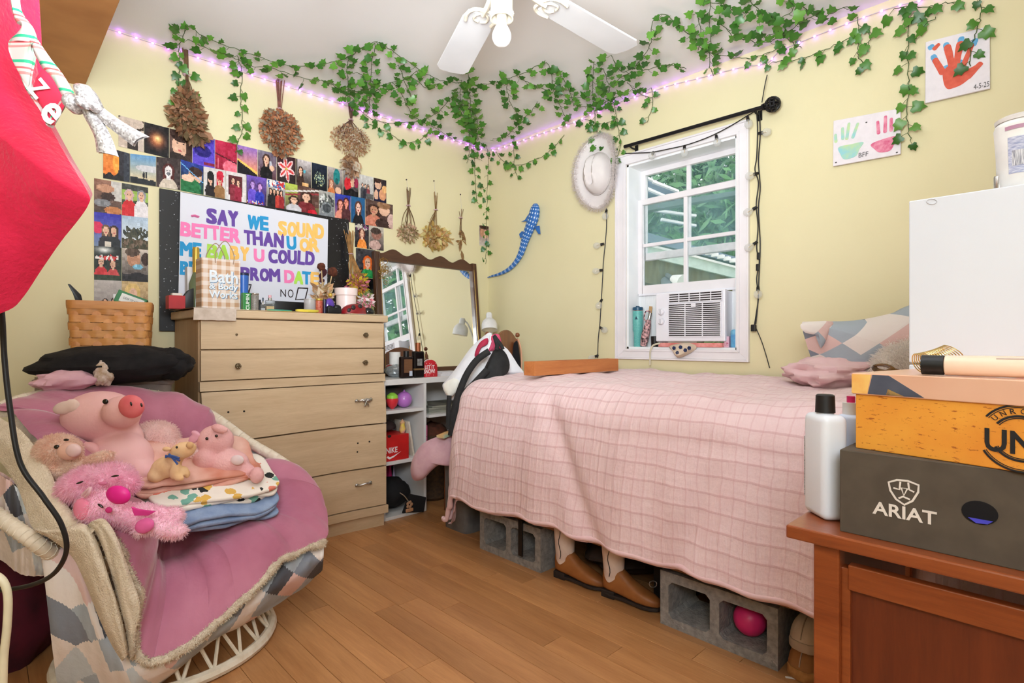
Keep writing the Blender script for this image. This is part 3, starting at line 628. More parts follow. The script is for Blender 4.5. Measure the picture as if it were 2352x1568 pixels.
for w, colr, xa, xb, ya, yb, hh in lines:
    ws = [WD.get(c, 1.0) for c in w]; tot = sum(ws); x = xa; k = 0
    for c, wd in zip(w, ws):
        x2 = x + (xb - xa) * wd / tot; xm = (x + x2) / 2; yc = ya + (yb - ya) * ((xm - xa) / max(1, xb - xa))
        gap = 0.5 if tot > 1 else 0; p0 = ony(x + gap, yc + hh / 2, py - .0045); p1 = ony(x2 - gap, yc + hh / 2 + (yb - ya) * .0, py - .0045); p2 = ony(x + gap, yc - hh / 2, py - .0045)
        p1 = Vector((p1.x, p0.y, p0.z)); M = frame(p0, p1 - p0, UP)
        nm = 'letter_%d_%d_%d' % colr
        mm = mk(nm, colr, 0.7, tuple(v * .96 for v in colr), 30)
        lw_, lh_ = (p1 - p0).length, (p2 - p0).length; RZ = M @ Matrix.Rotation(random.uniform(-.05, .05), 4, 'Z'); tl = 0.0012 + 0.0004 * (k % 3)
        bd_ = lh_ * .055; lm = MB()
        for (ox, oy, oz) in ((0, 0, 0), (2, 0, 1e-5), (1, 1, 2e-5), (0, 2, 3e-5), (2, 2, 4e-5), (1, 0, 5e-5), (1, 2, 6e-5)):
            q = text_mb(c, 0.0, RZ @ Matrix.Translation((ox * bd_, oy * bd_, oz)), lw_ * 1.02 - 2 * bd_, lh_ - 2 * bd_, tl); lm.add(q.v, q.f)
        part('letter', lm, mm, pst, 0)
        x = x2; k += 1
m_ink = mk('marker_ink', (44, 26, 30), 0.6)
for c, xa, xb, ya, yb in (('N', 644, 657, 681, 664), ('O', 661, 674, 683, 664)):
    p0 = ony(xa, ya, py - .0045); p1 = ony(xb, ya, py - .0045); p2 = ony(xa, yb, py - .0045); M = frame(p0, Vector((1, 0, 0)), UP)
    part('marker_letter', text_mb(c, 0.0, M, p1.x - p0.x, p2.z - p0.z, 0.0006), m_ink, pst, 0)
def pen(pts, r=0.0045): return MB().tube([ony(x, y, py - .005) for x, y in pts], r, 6, flat=0.3, upv=(0, 1, 0))
part('marker_box', pen([(685, 661), (707, 662), (701, 687), (679, 688), (685, 661), (707, 662)]), m_ink, pst)
part('marker_box', pen([(552, 652), (577, 654), (572, 668), (569, 683), (548, 682), (552, 652)]), m_ink, pst)
part('pink_scrap', MB().tube([ony(440, 496, py - .006), ony(447, 495, py - .012), ony(455, 498, py - .006)], .012, 8, flat=.4), mk('pink_paper', PNK, .7), pst)
# ================================================================ chest of drawers
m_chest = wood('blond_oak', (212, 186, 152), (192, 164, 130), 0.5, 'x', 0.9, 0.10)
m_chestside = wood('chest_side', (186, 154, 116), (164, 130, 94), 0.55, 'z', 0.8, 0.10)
m_steel = mk('chrome', (190, 188, 184), 0.22, metal=0.9); m_hole = mk('dark_hole', (30, 22, 16), 0.9)
DX0, DX1, DY, DTOP = -2.075, -1.165, -0.455, 1.142
ch = thing('chest_of_drawers', 'tall blond wood chest of drawers with a gently curved lower front', 'chest of drawers', ((DX0 + DX1) / 2, -0.23, 0))
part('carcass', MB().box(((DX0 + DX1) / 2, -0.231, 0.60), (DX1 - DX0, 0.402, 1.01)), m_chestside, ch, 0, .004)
part('top', MB().box(((DX0 + DX1) / 2, -0.248, 1.123), (DX1 - DX0 + .035, 0.432, 0.038)), m_chest, ch, 0, .006)
def bow(x, z):
    t = (x - DX0) / (DX1 - DX0); k = max(0.0, min(1.0, (0.80 - z) / 0.15))
    return k * 0.035 * (0.5 + 0.5 * sin(t * 2 * pi + 0.6)) + 0.0
def front(name, z0, z1, th=0.018, inset=0.006, extra=0.0, M=m_chest):
    mb = MB(); n = 28; xa, xb = DX0 + inset, DX1 - inset
    def fn(u, v):
        x = xa + (xb - xa) * u; z = z0 + (z1 - z0) * v; return (x, DY - bow(x, z) - extra + 0.018, z)
    mb.grid(lambda u, v: Vector(fn(u, v)) + Vector((0, -th, 0)), n, 2)
    b = len(mb.v); mb.grid(lambda u, v: Vector((fn(u, v)[0], -0.435, fn(u, v)[2])), n, 2)
    def loop(base):
        idx = [base + i for i in range(n + 1)] + [base + j * (n + 1) + n for j in (1, 2)] + [base + 2 * (n + 1) + i for i in range(n - 1, -1, -1)] + [base + (n + 1)]
        return idx
    A, B = loop(0), loop(b)
    for i in range(len(A)): j = (i + 1) % len(A); mb.f.append((A[j], A[i], B[i], B[j])); mb.mi.append(0)
    return part(name, mb, M, ch, 30)
d1 = front('drawer', 0.967, 1.099); d2 = front('drawer', 0.829, 0.960)
front('moulding', 0.783, 0.824, 0.024, 0.0)
d3 = front('drawer', 0.560, 0.778); d4 = front('drawer', 0.330, 0.553); d5 = front('drawer', 0.118, 0.323)
front('base_rail', 0.070, 0.112, 0.022, -.004); front('plinth', 0.0, 0.066, 0.004, 0.012)
m_brass = mk('aged_brass', (120, 104, 78), 0.35, (84, 70, 52), 90, metal=0.7)
def fp(px, py): p = ony(px, py, DY); return Vector((p.x, DY - bow(p.x, p.z), p.z))
def knob(d, px, py):
    p = fp(px, py); M = TR(p, (pi / 2, 0, 0)); mb = MB().lathe([(.006, -.004), (.006, .012), (.011, .016), (.013, .022), (.009, .029), (.0, .031)], 14, M)
    for k in range(6): a = k * pi / 3; mb.sph(p + Vector((cos(a) * .009, -.026, sin(a) * .009)), .0045, 8, 6)
    part('knob', mb, m_brass, d)
knob(d1, 836, 769); knob(d2, 543, 840); knob(d2, 835, 832)
part('screw_stub', MB().lathe([(.005, -.006), (.005, .006), (.0, .007)], 10, TR(fp(543, 768), (pi / 2, 0, 0))), m_brass, d1)
def hole(d, px, py, r=.0045): part('screw_hole', MB().lathe([(r, -.004), (r, .0012), (0, .0013)], 10, TR(fp(px, py) , (pi / 2, 0, 0))), m_hole, d)
for q in ((520, 945), (556, 943)): hole(d3, *q)
for q in ((820, 1017), (845, 1013), (819, 1037)): hole(d4, *q)
def pull(d, a, b, droop=True):
    A, B = fp(*a), fp(*b); mid = (A + B) / 2 + Vector((0, -.03, .006)); mb = MB()
    mb.tube(cat([A, A + Vector((.005, -.02, 0)), mid, B + Vector((-.005, -.02, 0)), B], 5), .0055, 8); mb.sph(A + Vector((0, -.006, 0)), (.011, .006, .009), 10, 8); mb.sph(B + Vector((0, -.006, 0)), (.011, .006, .009), 10, 8)
    h = part('handle', mb, m_steel, d)
    return h, mid
h, mid = pull(d3, (817, 920), (848, 916)); pull(d5, (817, 1113), (846, 1106))
kn = MB()
for s in (-1, 1): kn.sph(mid + Vector((s * .012, -.004, -.006)), (.012, .006, .008), 10, 8); kn.tube([mid + Vector((0, -.004, -.006)), mid + Vector((s * .006, -.004, -.022)), mid + Vector((s * .010, -.003, -.034))], .005, 8)
part('charm', kn, m_steel, h, label='silver bow shaped charm')
# ---- wrinkled paper liner over the left end of the top, strip along it
def cloth_strip(name, pts_a, pts_b, mat, label, catg, thick=.002, amp=.004, n=24, parent=None):
    A, B = cat(pts_a, 8), cat(pts_b, 8); k = len(A) - 1; mb = MB()
    def fn(u, v):
        i = u * k; i0 = min(int(i), k - 1); t = i - i0; p = A[i0].lerp(A[i0 + 1], t).lerp(B[i0].lerp(B[i0 + 1], t), v)
        return p + Vector((0, 0, fz((p.x * 30, p.y * 30, 3), 1, amp)))
    mb.grid(fn, k, n // 2); b = len(mb.v); mb.grid(lambda u, v: Vector(fn(u, v)) + Vector((0, thick, thick)), k, n // 2)
    return single(name, mb, mat, label, catg) if parent is None else part(name, mb, mat, parent)
m_liner = mk('shelf_liner', (206, 190, 176), 0.7, (186, 168, 152), 40)
zt = DTOP
lx = DX0 - .02
mb = MB()
def liner(u, v):
    x = lx - .012 + u * .17; s = v * .46
    if s < .40: y, z = -.07 - s, zt + .003
    else: y, z = -.478 - .002, zt + .003 - (s - .40) * .9
    if u < .08: z -= .0
    return (x + .004 * sin(v * 9), y, z + fz((x * 40, s * 40, 1), 1, .0012) + .0015)
mb.grid(liner, 16, 40); single('shelf_liner', mb, m_liner, 'crumpled beige paper liner over the corner of the chest top', 'paper')
mb = MB(); x0 = -1.93
mb.add([(x0, -.464, zt + .001), (-1.60, -.464, zt + .001), (-1.52, -.30, zt + .001), (-1.9, -.30, zt + .001), (x0, -.464, zt + .003), (-1.60, -.464, zt + .003), (-1.52, -.30, zt + .003), (-1.9, -.30, zt + .003)], [(0, 3, 2, 1), (4, 5, 6, 7), (0, 1, 5, 4), (1, 2, 6, 5), (2, 3, 7, 6), (3, 0, 4, 7)])
single('paper_sheet', mb, mk('stained_paper', (226, 208, 186), .7, (206, 166, 84), 6), 'stained paper sheet under the gift bag and bottles', 'paper', smooth=0)
mb = MB().box((-1.27, -.33, zt + .003), (.2, .26, .003)); single('magazine', mb, mk('magazine_grey', (196, 190, 186), .5, (206, 180, 110), 8), 'thin grey magazine lying under the ladybug ornament', 'magazine', smooth=0)
# ---------------------------------------------------------------- things on the chest
ZT = zt + .003
def on_top(px, y, z=ZT): p = ony(px, 700, y); return Vector((p.x, y, z))
def pw(px0, px1, y): return ony(px1, 700, y).x - ony(px0, 700, y).x
# gift bag
gy = -.30; gb0, gb1 = ony(463, 640, gy), ony(552, 640, gy)
tp = NT('gingham_paper'); uvn = tp.n('ShaderNodeTexCoord'); sx = tp.n('ShaderNodeSeparateXYZ'); tp.l(uvn.outputs['Object'], sx.inputs[0])
def stripes(sock, f): return tp.math('GREATER_THAN', tp.math('FRACT', tp.math('MULTIPLY', sock, f)), 0.5)
sv = tp.math('ADD', stripes(sx.outputs[0], 26.0), stripes(sx.outputs[2], 26.0))
tp.l(tp.ramp(tp.math('MULTIPLY', sv, .5), [(0.2, lin4((226, 212, 204))), (0.5, lin4((214, 190, 170))), (0.9, lin4((192, 150, 116)))], 'CONSTANT'), tp.b.inputs['Base Color']); tp.b.inputs['Roughness'].default_value = .6
bag = thing('gift_bag', 'beige gingham paper gift bag with looped cord handles', 'bag', ((gb0.x + gb1.x) / 2, gy, ZT))
hb = 1 + (784 - 592) / 1258 * ray(500, 0).length * 0 + (ony(500, 594, gy).z - 1); bw = gb1.x - gb0.x; bd = .095
mb = MB(); b0 = gb0.x; b1 = gb1.x; tw = .006
for (pa, pb) in (((b0, gy), (b1, gy)), ((b1, gy), (b1, gy + bd)), ((b1, gy + bd), (b0, gy + bd)), ((b0, gy + bd), (b0, gy))):
    A = Vector((pa[0], pa[1], ZT)); B = Vector((pb[0], pb[1], ZT)); up = Vector((0, 0, hb - ZT)); m = (A + B) / 2; nrm = (B - A).cross(UP).normalized()
    mb.add([A, B, B + up, A + up], [(0, 1, 2, 3)])
mb.add([(b0, gy, ZT), (b1, gy, ZT), (b1, gy + bd, ZT), (b0, gy + bd, ZT)], [(0, 1, 2, 3)])
part('bag_body', mb, tp.m, bag, 0)
m_cord = mk('cord', (178, 148, 124), .7)
for yy, sh in ((gy - .002, .35), (gy + bd + .002, -.02)):
    xa, xb = b0 + bw * (.28 + sh * .2), b0 + bw * (.74 + sh * .2)
    part('handle', MB().tube(cat([(xa, yy, hb - .02), (xa, yy - .004, hb + .03), ((xa + xb) / 2, yy - .01, hb + .085), (xb, yy - .004, hb + .03), (xb, yy, hb - .02)], 6), .0022, 6), m_cord, bag)
m_bag1 = mk('bag_white', (232, 240, 248), .5); m_bag2 = mk('bag_blue', (92, 138, 178), .5)
for s, xa, xb, ya, yb in (('Bath', 481, 546, 648, 619), ('& Body', 480, 546, 667, 649), ('Works', 480, 545, 683, 666)):
    for mm, o, e in ((m_bag2, Vector((.003, 0, -.003)), .0006), (m_bag1, Vector((0, -.0008, 0)), .0009)):
        p0 = ony(xa, ya, gy - .001); p1 = ony(xb, ya, gy - .001); p2 = ony(xa, yb, gy - .001)
        part('lettering', text_mb(s, 0.02 if mm is m_bag1 else 0.0, frame(p0 + o, Vector((1, 0, 0)), UP), p1.x - p0.x, p2.z - p0.z, e), mm, bag, 0)
def lath(name, c, prof, mat, label, catg, n=24, **k): return single(name, MB().lathe(prof, n, TR(c)), mat, label, catg, **k)
m_gold = mk('gold_foil', (214, 176, 80), .3, metal=.6); m_clear = mk('clear_glass', (226, 232, 232), .05, trans=.85, alpha=.55); m_black = mk('black_plastic', (20, 20, 22), .4)
# gold capped bottle standing behind the bag
c = on_top(450, gy + .14); bt = thing('gold_top_bottle', 'bottle with a gold foil neck rising behind the gift bag', 'bottle', c)
part('bottle', MB().lathe([(.03, 0), (.03, .13), (.014, .18), (.013, .2)], 20, TR(c)), mk('bottle_glass', (110, 120, 90), .1), bt); zz = ony(450, 568, gy + .14).z - c.z
part('foil_cap', MB().lathe([(.014, .185), (.015, zz - .01), (.013, zz), (0, zz)], 20, TR(c)), m_gold, bt)
c = on_top(440, gy + .20); mb = MB(); p0 = ony(431, 612, c.y); h = p0.z - ZT
mb.add([(p0.x, c.y, ZT), (p0.x + .07, c.y - .02, ZT), (p0.x + .06, c.y - .02, ZT + h * .98), (p0.x - .002, c.y, ZT + h)], [(0, 1, 2, 3)]); mb.add([(p0.x, c.y + .05, ZT), (p0.x + .07, c.y + .03, ZT), (p0.x + .06, c.y + .03, ZT + h * .98), (p0.x, c.y + .05, ZT + h)], [(3, 2, 1, 0), (0, 1, -3, -4)][:1]); mb.f += [(0, 4, 7, 3), (1, 2, 6, 5), (0, 1, 5, 4)]; mb.mi += [0] * 3
single('white_paper_bag', mb, mk('white_paper', (236, 232, 232), .6), 'plain white paper bag behind the gingham gift bag', 'bag', smooth=0)
c = on_top(424, gy - .02); single('black_pouch', MB().ext([(0, 0), (.055, 0), (.055, .10), (.03, .085), (0, .04)], .03, frame(c + Vector((-.01, .06, 0)), (1, 0, 0), UP)), m_black, 'small black angular pouch between the red box and gift bag', 'pouch', bevel=.004)
c = on_top(403, gy + .02); rb = thing('red_box', 'small red box with a white item on it at the chest corner', 'box', c)
part('box', MB().box(c + Vector((0, 0, .03)), (.065, .06, .06)), mk('red_card', (176, 34, 40), .5), rb, 0, .002); part('lid_item', MB().box(c + Vector((.004, .0, .066)), (.04, .03, .012)), mk('ivory', (226, 216, 204), .5), rb, 0, .003)
c = on_top(559, gy + .03); z0 = ony(559, 630, c.y).z - c.z; cp_ = thing('blue_cup', 'tall blue tumbler with a dark rim behind the gift bag', 'cup', c)
part('cup', MB().lathe([(.018, 0), (.024, z0 * .9), (.024, z0), (.02, z0), (.02, .02), (0, .02)], 20, TR(c)), mk('blue_plastic', (50, 104, 190), .35), cp_); part('rim', MB().lathe([(.0245, z0 - .006), (.026, z0), (.024, z0 + .006), (.02, z0 + .006)], 20, TR(c)), mk('navy', (24, 34, 70), .4), cp_)
c = on_top(567, gy - .05); w = pw(558, 576, c.y); hh = ony(567, 672, c.y).z - ZT
gbx = thing('green_tin', 'narrow green tin with white vertical lettering beside the grey jar', 'tin', c)
part('tin', MB().box(c + Vector((0, .015, hh / 2)), (w, .03, hh)), mk('leaf_green', (52, 134, 66), .45), gbx, 0, .002)
part('lettering', text_mb('CUMIN', .02, frame(c + Vector((w * .32, -.0005, hh * .06)), UP, Vector((-1, 0, 0))), hh * .86, w * .45, .0004), mk('print_white', (226, 232, 226), .5), gbx, 0)
def jar(name, px0, px1, ytop, y, lab, bodym, lidm, lid=.25):
    c = on_top((px0 + px1) / 2, y); r = pw(px0, px1, y) / 2; h = ony((px0 + px1) / 2, ytop, y).z - ZT
    t = thing(name, lab, 'jar', c); part('body', MB().lathe([(r * .9, 0), (r, .006), (r, h * (1 - lid)), (r * .92, h * (1 - lid) + .002), (0, h * (1 - lid) + .002)], 24, TR(c)), bodym, t)
    part('lid', MB().lathe([(r * .96, h * (1 - lid) + .002), (r * 1.03, h * (1 - lid) + .005), (r * 1.03, h - .003), (r * .95, h), (0, h)], 24, TR(c)), lidm, t); return t
jar('screw_jar', 576, 594, 673, gy - .045, 'grey speckled jar with a silver screw lid', mk('speckled_grey', (150, 142, 134), .4, (110, 104, 100), 200), m_steel, .12)
def perfume(px0, px1, ytop, y, lab, liq, cap, ch_=.32):
    c = on_top((px0 + px1) / 2, y); w = pw(px0, px1, y); h = ony((px0 + px1) / 2, ytop, y).z - ZT; t = thing('perfume_bottle', lab, 'bottle', c); hb_ = h * (1 - ch_)
    part('glass', MB().box(c + Vector((0, 0, hb_ / 2)), (w, w * .5, hb_)), m_clear, t, 0, .003); part('liquid', MB().box(c + Vector((0, 0, hb_ * .27)), (w * .84, w * .36, hb_ * .42)), liq, t, 0)
    part('collar', MB().lathe([(w * .2, hb_), (w * .2, hb_ + (h - hb_) * .4), (w * .17, hb_ + (h - hb_) * .45)], 16, TR(c)), m_steel, t); part('cap', MB().lathe([(w * .17, hb_ + (h - hb_) * .45), (w * .19, h - .002), (0, h)], 16, TR(c)), cap, t)
perfume(610, 630, 677, gy - .06, 'squat clear perfume bottle with a pink cap', mk('amber_liquid', (232, 196, 140), .2), mk('rose_cap', (226, 170, 180), .4))
perfume(599, 609, 683, gy - .07, 'slim perfume bottle with a dark blue cap', mk('pale_liquid', (206, 210, 214), .2), mk('slate_cap', (70, 84, 100), .35), .5)
c = on_top(597, gy + .0); single('black_bottle', MB().lathe([(.008, 0), (.008, .045), (.005, .05), (.005, .06), (0, .06)], 14, TR(c)), m_black, 'tiny black bottle tucked behind the slim perfume', 'bottle')
c = on_top(642, -.42); mb = MB(); n = 24
mb.lathe([(.055, 0), (.062, .006), (.05, .008), (0, .007)], n, TR(c, (0, 0, 0), (1, .45, 1))); single('teal_saucer', mb, mk('teal_plastic', (64, 176, 146), .4), 'flat teal plastic saucer at the front of the chest top', 'saucer')
c = on_top(706, -.42); single('yellow_dish', MB().lathe([(.048, 0), (.058, .005), (.06, .012), (.052, .014), (.05, .008), (0, .007)], n, TR(c, (0, 0, 0), (1, .5, 1))), mk('yellow_plastic', (240, 220, 84), .4), 'shallow yellow oval dish beside the teal saucer', 'dish')
jar('glass_tumbler', 699, 724, 687, gy - .05, 'frosted clear tumbler next to the candy jar', mk('frosted', (206, 200, 200), .25, alpha=.6), mk('frosted', (206, 200, 200)), .05)
jar('candy_jar', 722, 743, 686, gy - .02, 'small glass jar filled with orange sweets', mk('orange_sweets', (206, 120, 84), .4, (176, 50, 50), 120), m_gold, .15)
# black strip box behind
p0 = ony(628, 700, -.12); p1 = ony(700, 700, -.12); single('black_case', MB().box(((p0.x + p1.x) / 2, -.12, ZT + .035), (p1.x - p0.x, .05, .07)), m_black, 'long black case lying along the wall behind the perfume', 'case', bevel=.003)
# purple heart perfume + black camera-like base
c = on_top(757, gy - .08); t = thing('purple_perfume', 'purple glass perfume flask with a round gold ball on it', 'bottle', c)
hz = ony(757, 681, c.y).z - ZT
part('flask', MB().sph(c + Vector((0, 0, hz * .45)), (.028, .016, hz * .46), 18, 12), mk('purple_glass', (92, 60, 160), .2, (60, 36, 110), 20), t); part('dark_side', MB().box(c + Vector((-.026, .004, hz * .42)), (.012, .024, hz * .84)), mk('ink_blue', (30, 28, 60), .3), t, 0, .003)
part('gold_ball', MB().sph(c + Vector((.004, 0, hz + .008)), .0125, 14, 10), m_gold, t)
c = on_top(766, -.40); single('black_hair_clip', MB().box(c + Vector((0, 0, .016)), (.075, .03, .03)).sph(c + Vector((.02, 0, .033)), (.022, .014, .014), 12, 8).sph(c + Vector((-.02, 0, .03)), (.02, .014, .012), 12, 8), m_black, 'glossy black clip below the purple flask', 'hair clip', bevel=.003)
# ladybug
lb0, lb1 = ony(782, 700, -.38), ony(852, 700, -.38); c = Vector(((lb0.x + lb1.x) / 2, -.38, ZT)); L = lb1.x - lb0.x
lady = thing('ladybug_ornament', 'dark red ladybug ornament with black spots and shiny black head', 'ornament', c)
sh = part('shell', MB().sph(c + Vector((-.006, 0, .004)), (L * .46, .045, .055), 24, 14, fn=lambda v: 1.0 if v.z > -.05 else .75), mk('ladybug_red', (140, 22, 30), .3, coat=.3), lady)
part('head', MB().sph(c + Vector((L * .36, -.018, .016)), (.034, .028, .026), 18, 12), mk('gloss_black', (14, 16, 20), .12, coat=.5), lady)
for dx, dy, dz in ((-.035, -.034, .036), (.006, -.03, .044), (-.055, -.028, .02)):
    part('spot', MB().sph(c + Vector((dx, dy - .003, dz)), (.013, .006, .013), 12, 8), mk('dull_black', (44, 34, 34), .5), sh)
# ceramic pot and bouquet lying in it
c = on_top(795, gy + .02); r = pw(765, 812, c.y) / 2; h = ony(790, 662, c.y).z - ZT
single('ceramic_pot', MB().lathe([(r * .75, 0), (r * .85, .004), (r * .9, h * .6), (r * .88, h * .72), (r, h * .74), (r * 1.02, h), (r * .9, h), (r * .85, .02), (0, .02)], 28, TR(c)), mk('pink_white_ceramic', (240, 216, 212), .35, (246, 232, 226), 6), 'ribbed white and pink ceramic pot on the chest', 'pot')
# ================================================================ dried bouquets on the left wall
def petals(mb, c, r, n, size, rg, down=0.4, curl=.5, mi=None):
    for _ in range(n):
        d = Vector(rg.randn(3)); d.normalize(); k = rg.rand() ** .4; p = Vector((c[0] + d.x * r[0] * k, c[1] + d.y * r[1] * k, c[2] + d.z * r[2] * k))
        a = (d + Vector(rg.randn(3)) * .7 + Vector((0, 0, -down))).normalized(); b = a.cross(Vector(rg.randn(3))).normalized(); w = a.cross(b); s = size * (.6 + .8 * rg.rand())
        q = [p - b * s * .15, p + b * s * .15, p + a * s * .5 + b * s * .3 + w * s * .1 * curl, p + a * s * .5 - b * s * .3 + w * s * .1 * curl, p + a * s + w * s * curl * .6]
        mb.add(q, [(0, 1, 2, 3), (3, 2, 4)], mi if mi is not None else int(rg.randint(3)))
    return mb
def bouquet(label, top, tie, head, rx, rz, ry, cols, nst, npet, size, seed, off=.035, string=None, tail=None, group=None, spread=1.0, stemcol=(128, 96, 66)):
    rg = np.random.RandomState(seed); T, I, H = Lw(*top, off), Lw(*tie, off), Lw(*head, off + .01)
    t = thing('dried_bouquet', label, 'dried flowers', Lw(*(string or top), .01), group='dried bouquets hanging on the yellow wall')
    s = MB(); ps = (Lw(head[0] + rx, head[1], off) - Lw(head[0], head[1], off)).length; pz = (Lw(head[0], head[1] - rz, off) - Lw(*head, off)).length
    tilt = (I - T).normalized()
    for k in range(nst):
        a = Vector((rg.randn() * .006, rg.randn() * .004, rg.rand() * .02)); e = H + Vector((rg.uniform(-.8, .8) * ps * spread, rg.uniform(-.5, .3) * ry, rg.uniform(-.2, .5) * pz))
        s.tube(cat([T + a * 1.6, I + a * .6, I.lerp(e, .5) + Vector((rg.randn() * .006, -.003, .01)), e], 3), [.0022] * 10, 4)
    part('stems', s, mk('dry_stem_%d' % seed, stemcol, .9, tuple(c * .7 for c in stemcol), 30), t)
    part('tie', MB().tube([I + Vector((cos(a) * .014, sin(a) * .010, .002 * sin(3 * a))) for a in np.linspace(0, 2 * pi, 14)[:-1]], .003, 6, closed=True), mk('tie_string', (206, 170, 176), .8), t)
    mats = [furmat('dry_%d_%d' % (seed, i), tuple(min(250, v * 1.28 + 8) for v in c), tuple(v * 1.05 for v in c)) for i, c in enumerate(cols)]
    fm = MB(); petals(fm, H, (ps, ry, pz), npet, size, rg); part('flower_heads', fm, mats, t, 0, kind='stuff')
    if tail: 
        tm = MB(); petals(tm, Lw(*tail[0], off), tail[1], tail[2], tail[3], rg, 1.6, .3); part('dry_leaves', tm, mats[::-1], t, 0, kind='stuff')
    if string:
        p = Lw(*string, .004); part('string', MB().tube([p + Vector((0, -.01, 0)), p.lerp(I, .5) + Vector((.003, -.008, 0)), I], .0008, 5), mk('white_thread', (226, 218, 216), .8), t); part('pin', MB().sph(p + Vector((0, -.008, 0)), .005, 8, 6), mk('pin_head', (70, 56, 50), .4), t)
    return t
bouquet('long dried bouquet with brown leaves hanging under the ivy end', (419, 96), (428, 172), (430, 262), 34, 52, .05, [(150, 112, 84), (126, 110, 82), (176, 140, 112)], 18, 560, .034, 11, tail=((452, 305), (.035, .03, .035), 90, .05), spread=.8)
bouquet('round dried bouquet of tan and grey hydrangea above the prints', (642, 190), (642, 250), (645, 300), 44, 46, .06, [(186, 138, 104), (166, 116, 84), (150, 146, 128)], 16, 1900, .019, 12, tail=((648, 342), (.05, .04, .035), 400, .02), stemcol=(150, 96, 84))
bouquet('airy dried bouquet with baby breath and a brown leafy tail', (803, 240), (806, 275), (806, 322), 42, 34, .06, [(176, 146, 118), (150, 116, 90), (206, 184, 168)], 14, 1500, .012, 13, tail=((806, 375), (.032, .03, .05), 150, .05), stemcol=(112, 80, 66))
bouquet('small dried bunch of pale pink blossoms above the mirror scallops', (939, 440), (938, 472), (938, 536), 22, 20, .03, [(206, 180, 156), (190, 160, 140), (150, 140, 104)], 9, 320, .02, 14, off=.02, string=(932, 413))
bouquet('wide dried bunch of cream petals hung from a pin', (1001, 450), (1001, 482), (1003, 545), 32, 26, .03, [(214, 188, 140), (196, 160, 118), (176, 150, 90)], 8, 280, .035, 15, off=.02, string=(995, 416), stemcol=(150, 112, 66))
t6 = bouquet('single dried stem with long brown leaves hung beside the cream bunch', (1058, 487), (1058, 500), (1060, 545), 6, 20, .01, [(140, 108, 72), (160, 130, 90), (120, 90, 60)], 4, 20, .03, 16, off=.02, string=(1056, 447))
for (a, b) in (((1058, 525), (1070, 556)), ((1058, 550), (1056, 578)), ((1060, 575), (1064, 600))):
    A, B = Lw(*a, .03), Lw(*b, .03); part('leaf', MB().tube([A, A.lerp(B, .35), A.lerp(B, .7), B], [.002, .014, .012, .001], 8, flat=.2, upv=(0, 1, 0)), mk('dry_leaf', (150, 116, 76), .8, (120, 88, 56), 40), t6)
t7 = bouquet('dried bunch with pink and yellow flowers on a string before the glitter board', (803, 540), (806, 583), (822, 660), 24, 36, .03, [(214, 120, 140), (220, 180, 60), (176, 130, 80)], 22, 330, .024, 17, off=.075, string=(793, 503), stemcol=(176, 128, 74))
# artificial flowers in the pot
c = on_top(838, gy + .03, ZT); t = thing('artificial_posy', 'pink and white artificial posy beside the ceramic pot', 'flowers', c)
fm = MB(); petals(fm, c + Vector((0, -.01, .075)), (.035, .03, .05), 260, .025, np.random.RandomState(5)); part('blooms', fm, [mk('posy_pink', (236, 150, 160), .8), mk('posy_white', (226, 210, 206), .8), mk('posy_green', (120, 130, 70), .8)], t, 0, kind='stuff'); part('stem_wrap', MB().lathe([(.012, 0), (.016, .05), (.03, .07), (0, .07)], 14, TR(c)), mk('posy_wrap', (206, 180, 176), .6), t)
# hair picks with scrunchie tops standing in a cup
c = on_top(741, gy + .06); t = thing('feather_picks', 'cluster of cream feather picks topped with brown balls', 'ornament', c)
for (xa, ya, r, sh) in ((738, 612, 9, 0), (764, 624, 11, 1)):
    p = ony(xa, ya, gy + .05); b = c + Vector((.0, 0, .02)); R = r / 1258 * 2.9
    part('pick', MB().tube([b, b.lerp(p, .5) + Vector((.004, 0, 0)), p], .003, 6), mk('cream_stick', (206, 176, 130), .7), t)
    part('ball', MB().sph(p, R, 14, 10, fn=lambda v: 1 + fz(v * 5, 1, .25)), mk('brown_wool', (104, 54, 34), .95, (70, 34, 22), 60), t)
fm = MB(); petals(fm, c + Vector((0, 0, .09)), (.03, .02, .06), 130, .05, np.random.RandomState(6), -.8); part('feathers', fm, [mk('feather1', (214, 186, 140), .8), mk('feather2', (196, 150, 110), .8), mk('feather3', (226, 206, 180), .8)], t, 0, kind='stuff')
part('fur_base', MB().sph(c + Vector((-.012, -.01, .045)), (.04, .03, .03), 16, 10, fn=lambda v: 1 + fz(v * 6, 1, .2)), mk('feather_base', (150, 110, 84), .95, (190, 160, 140), 40), t)
# ================================================================ mirror
m_walnut = wood('walnut', (92, 60, 40), (66, 40, 26), 0.4, 'x', 1, .1); m_walnutz = wood('walnut_upright', (96, 64, 42), (68, 42, 28), 0.38, 'z', 1, .1, coat=.2)
tm_ = NT('mirror_glass'); tm_.b.inputs['Metallic'].default_value = 1; tm_.b.inputs['Roughness'].default_value = .015; tm_.b.inputs['Base Color'].default_value = (.93, .94, .93, 1)
MX0, MX1 = ony(864, 640, -.1).x, ony(1099, 640, -.1).x; MZ = .788; LEAN = math.radians(-5.6)
mir = thing('dresser_mirror', 'wood framed mirror with a scalloped top leaning on the wall', 'mirror', ((MX0 + MX1) / 2, -.135, MZ), (LEAN, 0, 0))
hw = (MX1 - MX0) / 2; ht = .775
def pst_(x): 
    mb = MB(); mb.box((x, 0, ht / 2), (.040, .034, ht)); mb.box((x + (-.013 if x > 0 else .013), -.020, ht / 2), (.008, .008, ht - .01)); mb.box((x + (.012 if x > 0 else -.012), -.019, ht / 2), (.006, .006, ht - .01)); return mb
for x in (-hw + .02, hw - .02): part('side_post', pst_(x), m_walnutz, mir, 0, .002, local=True)
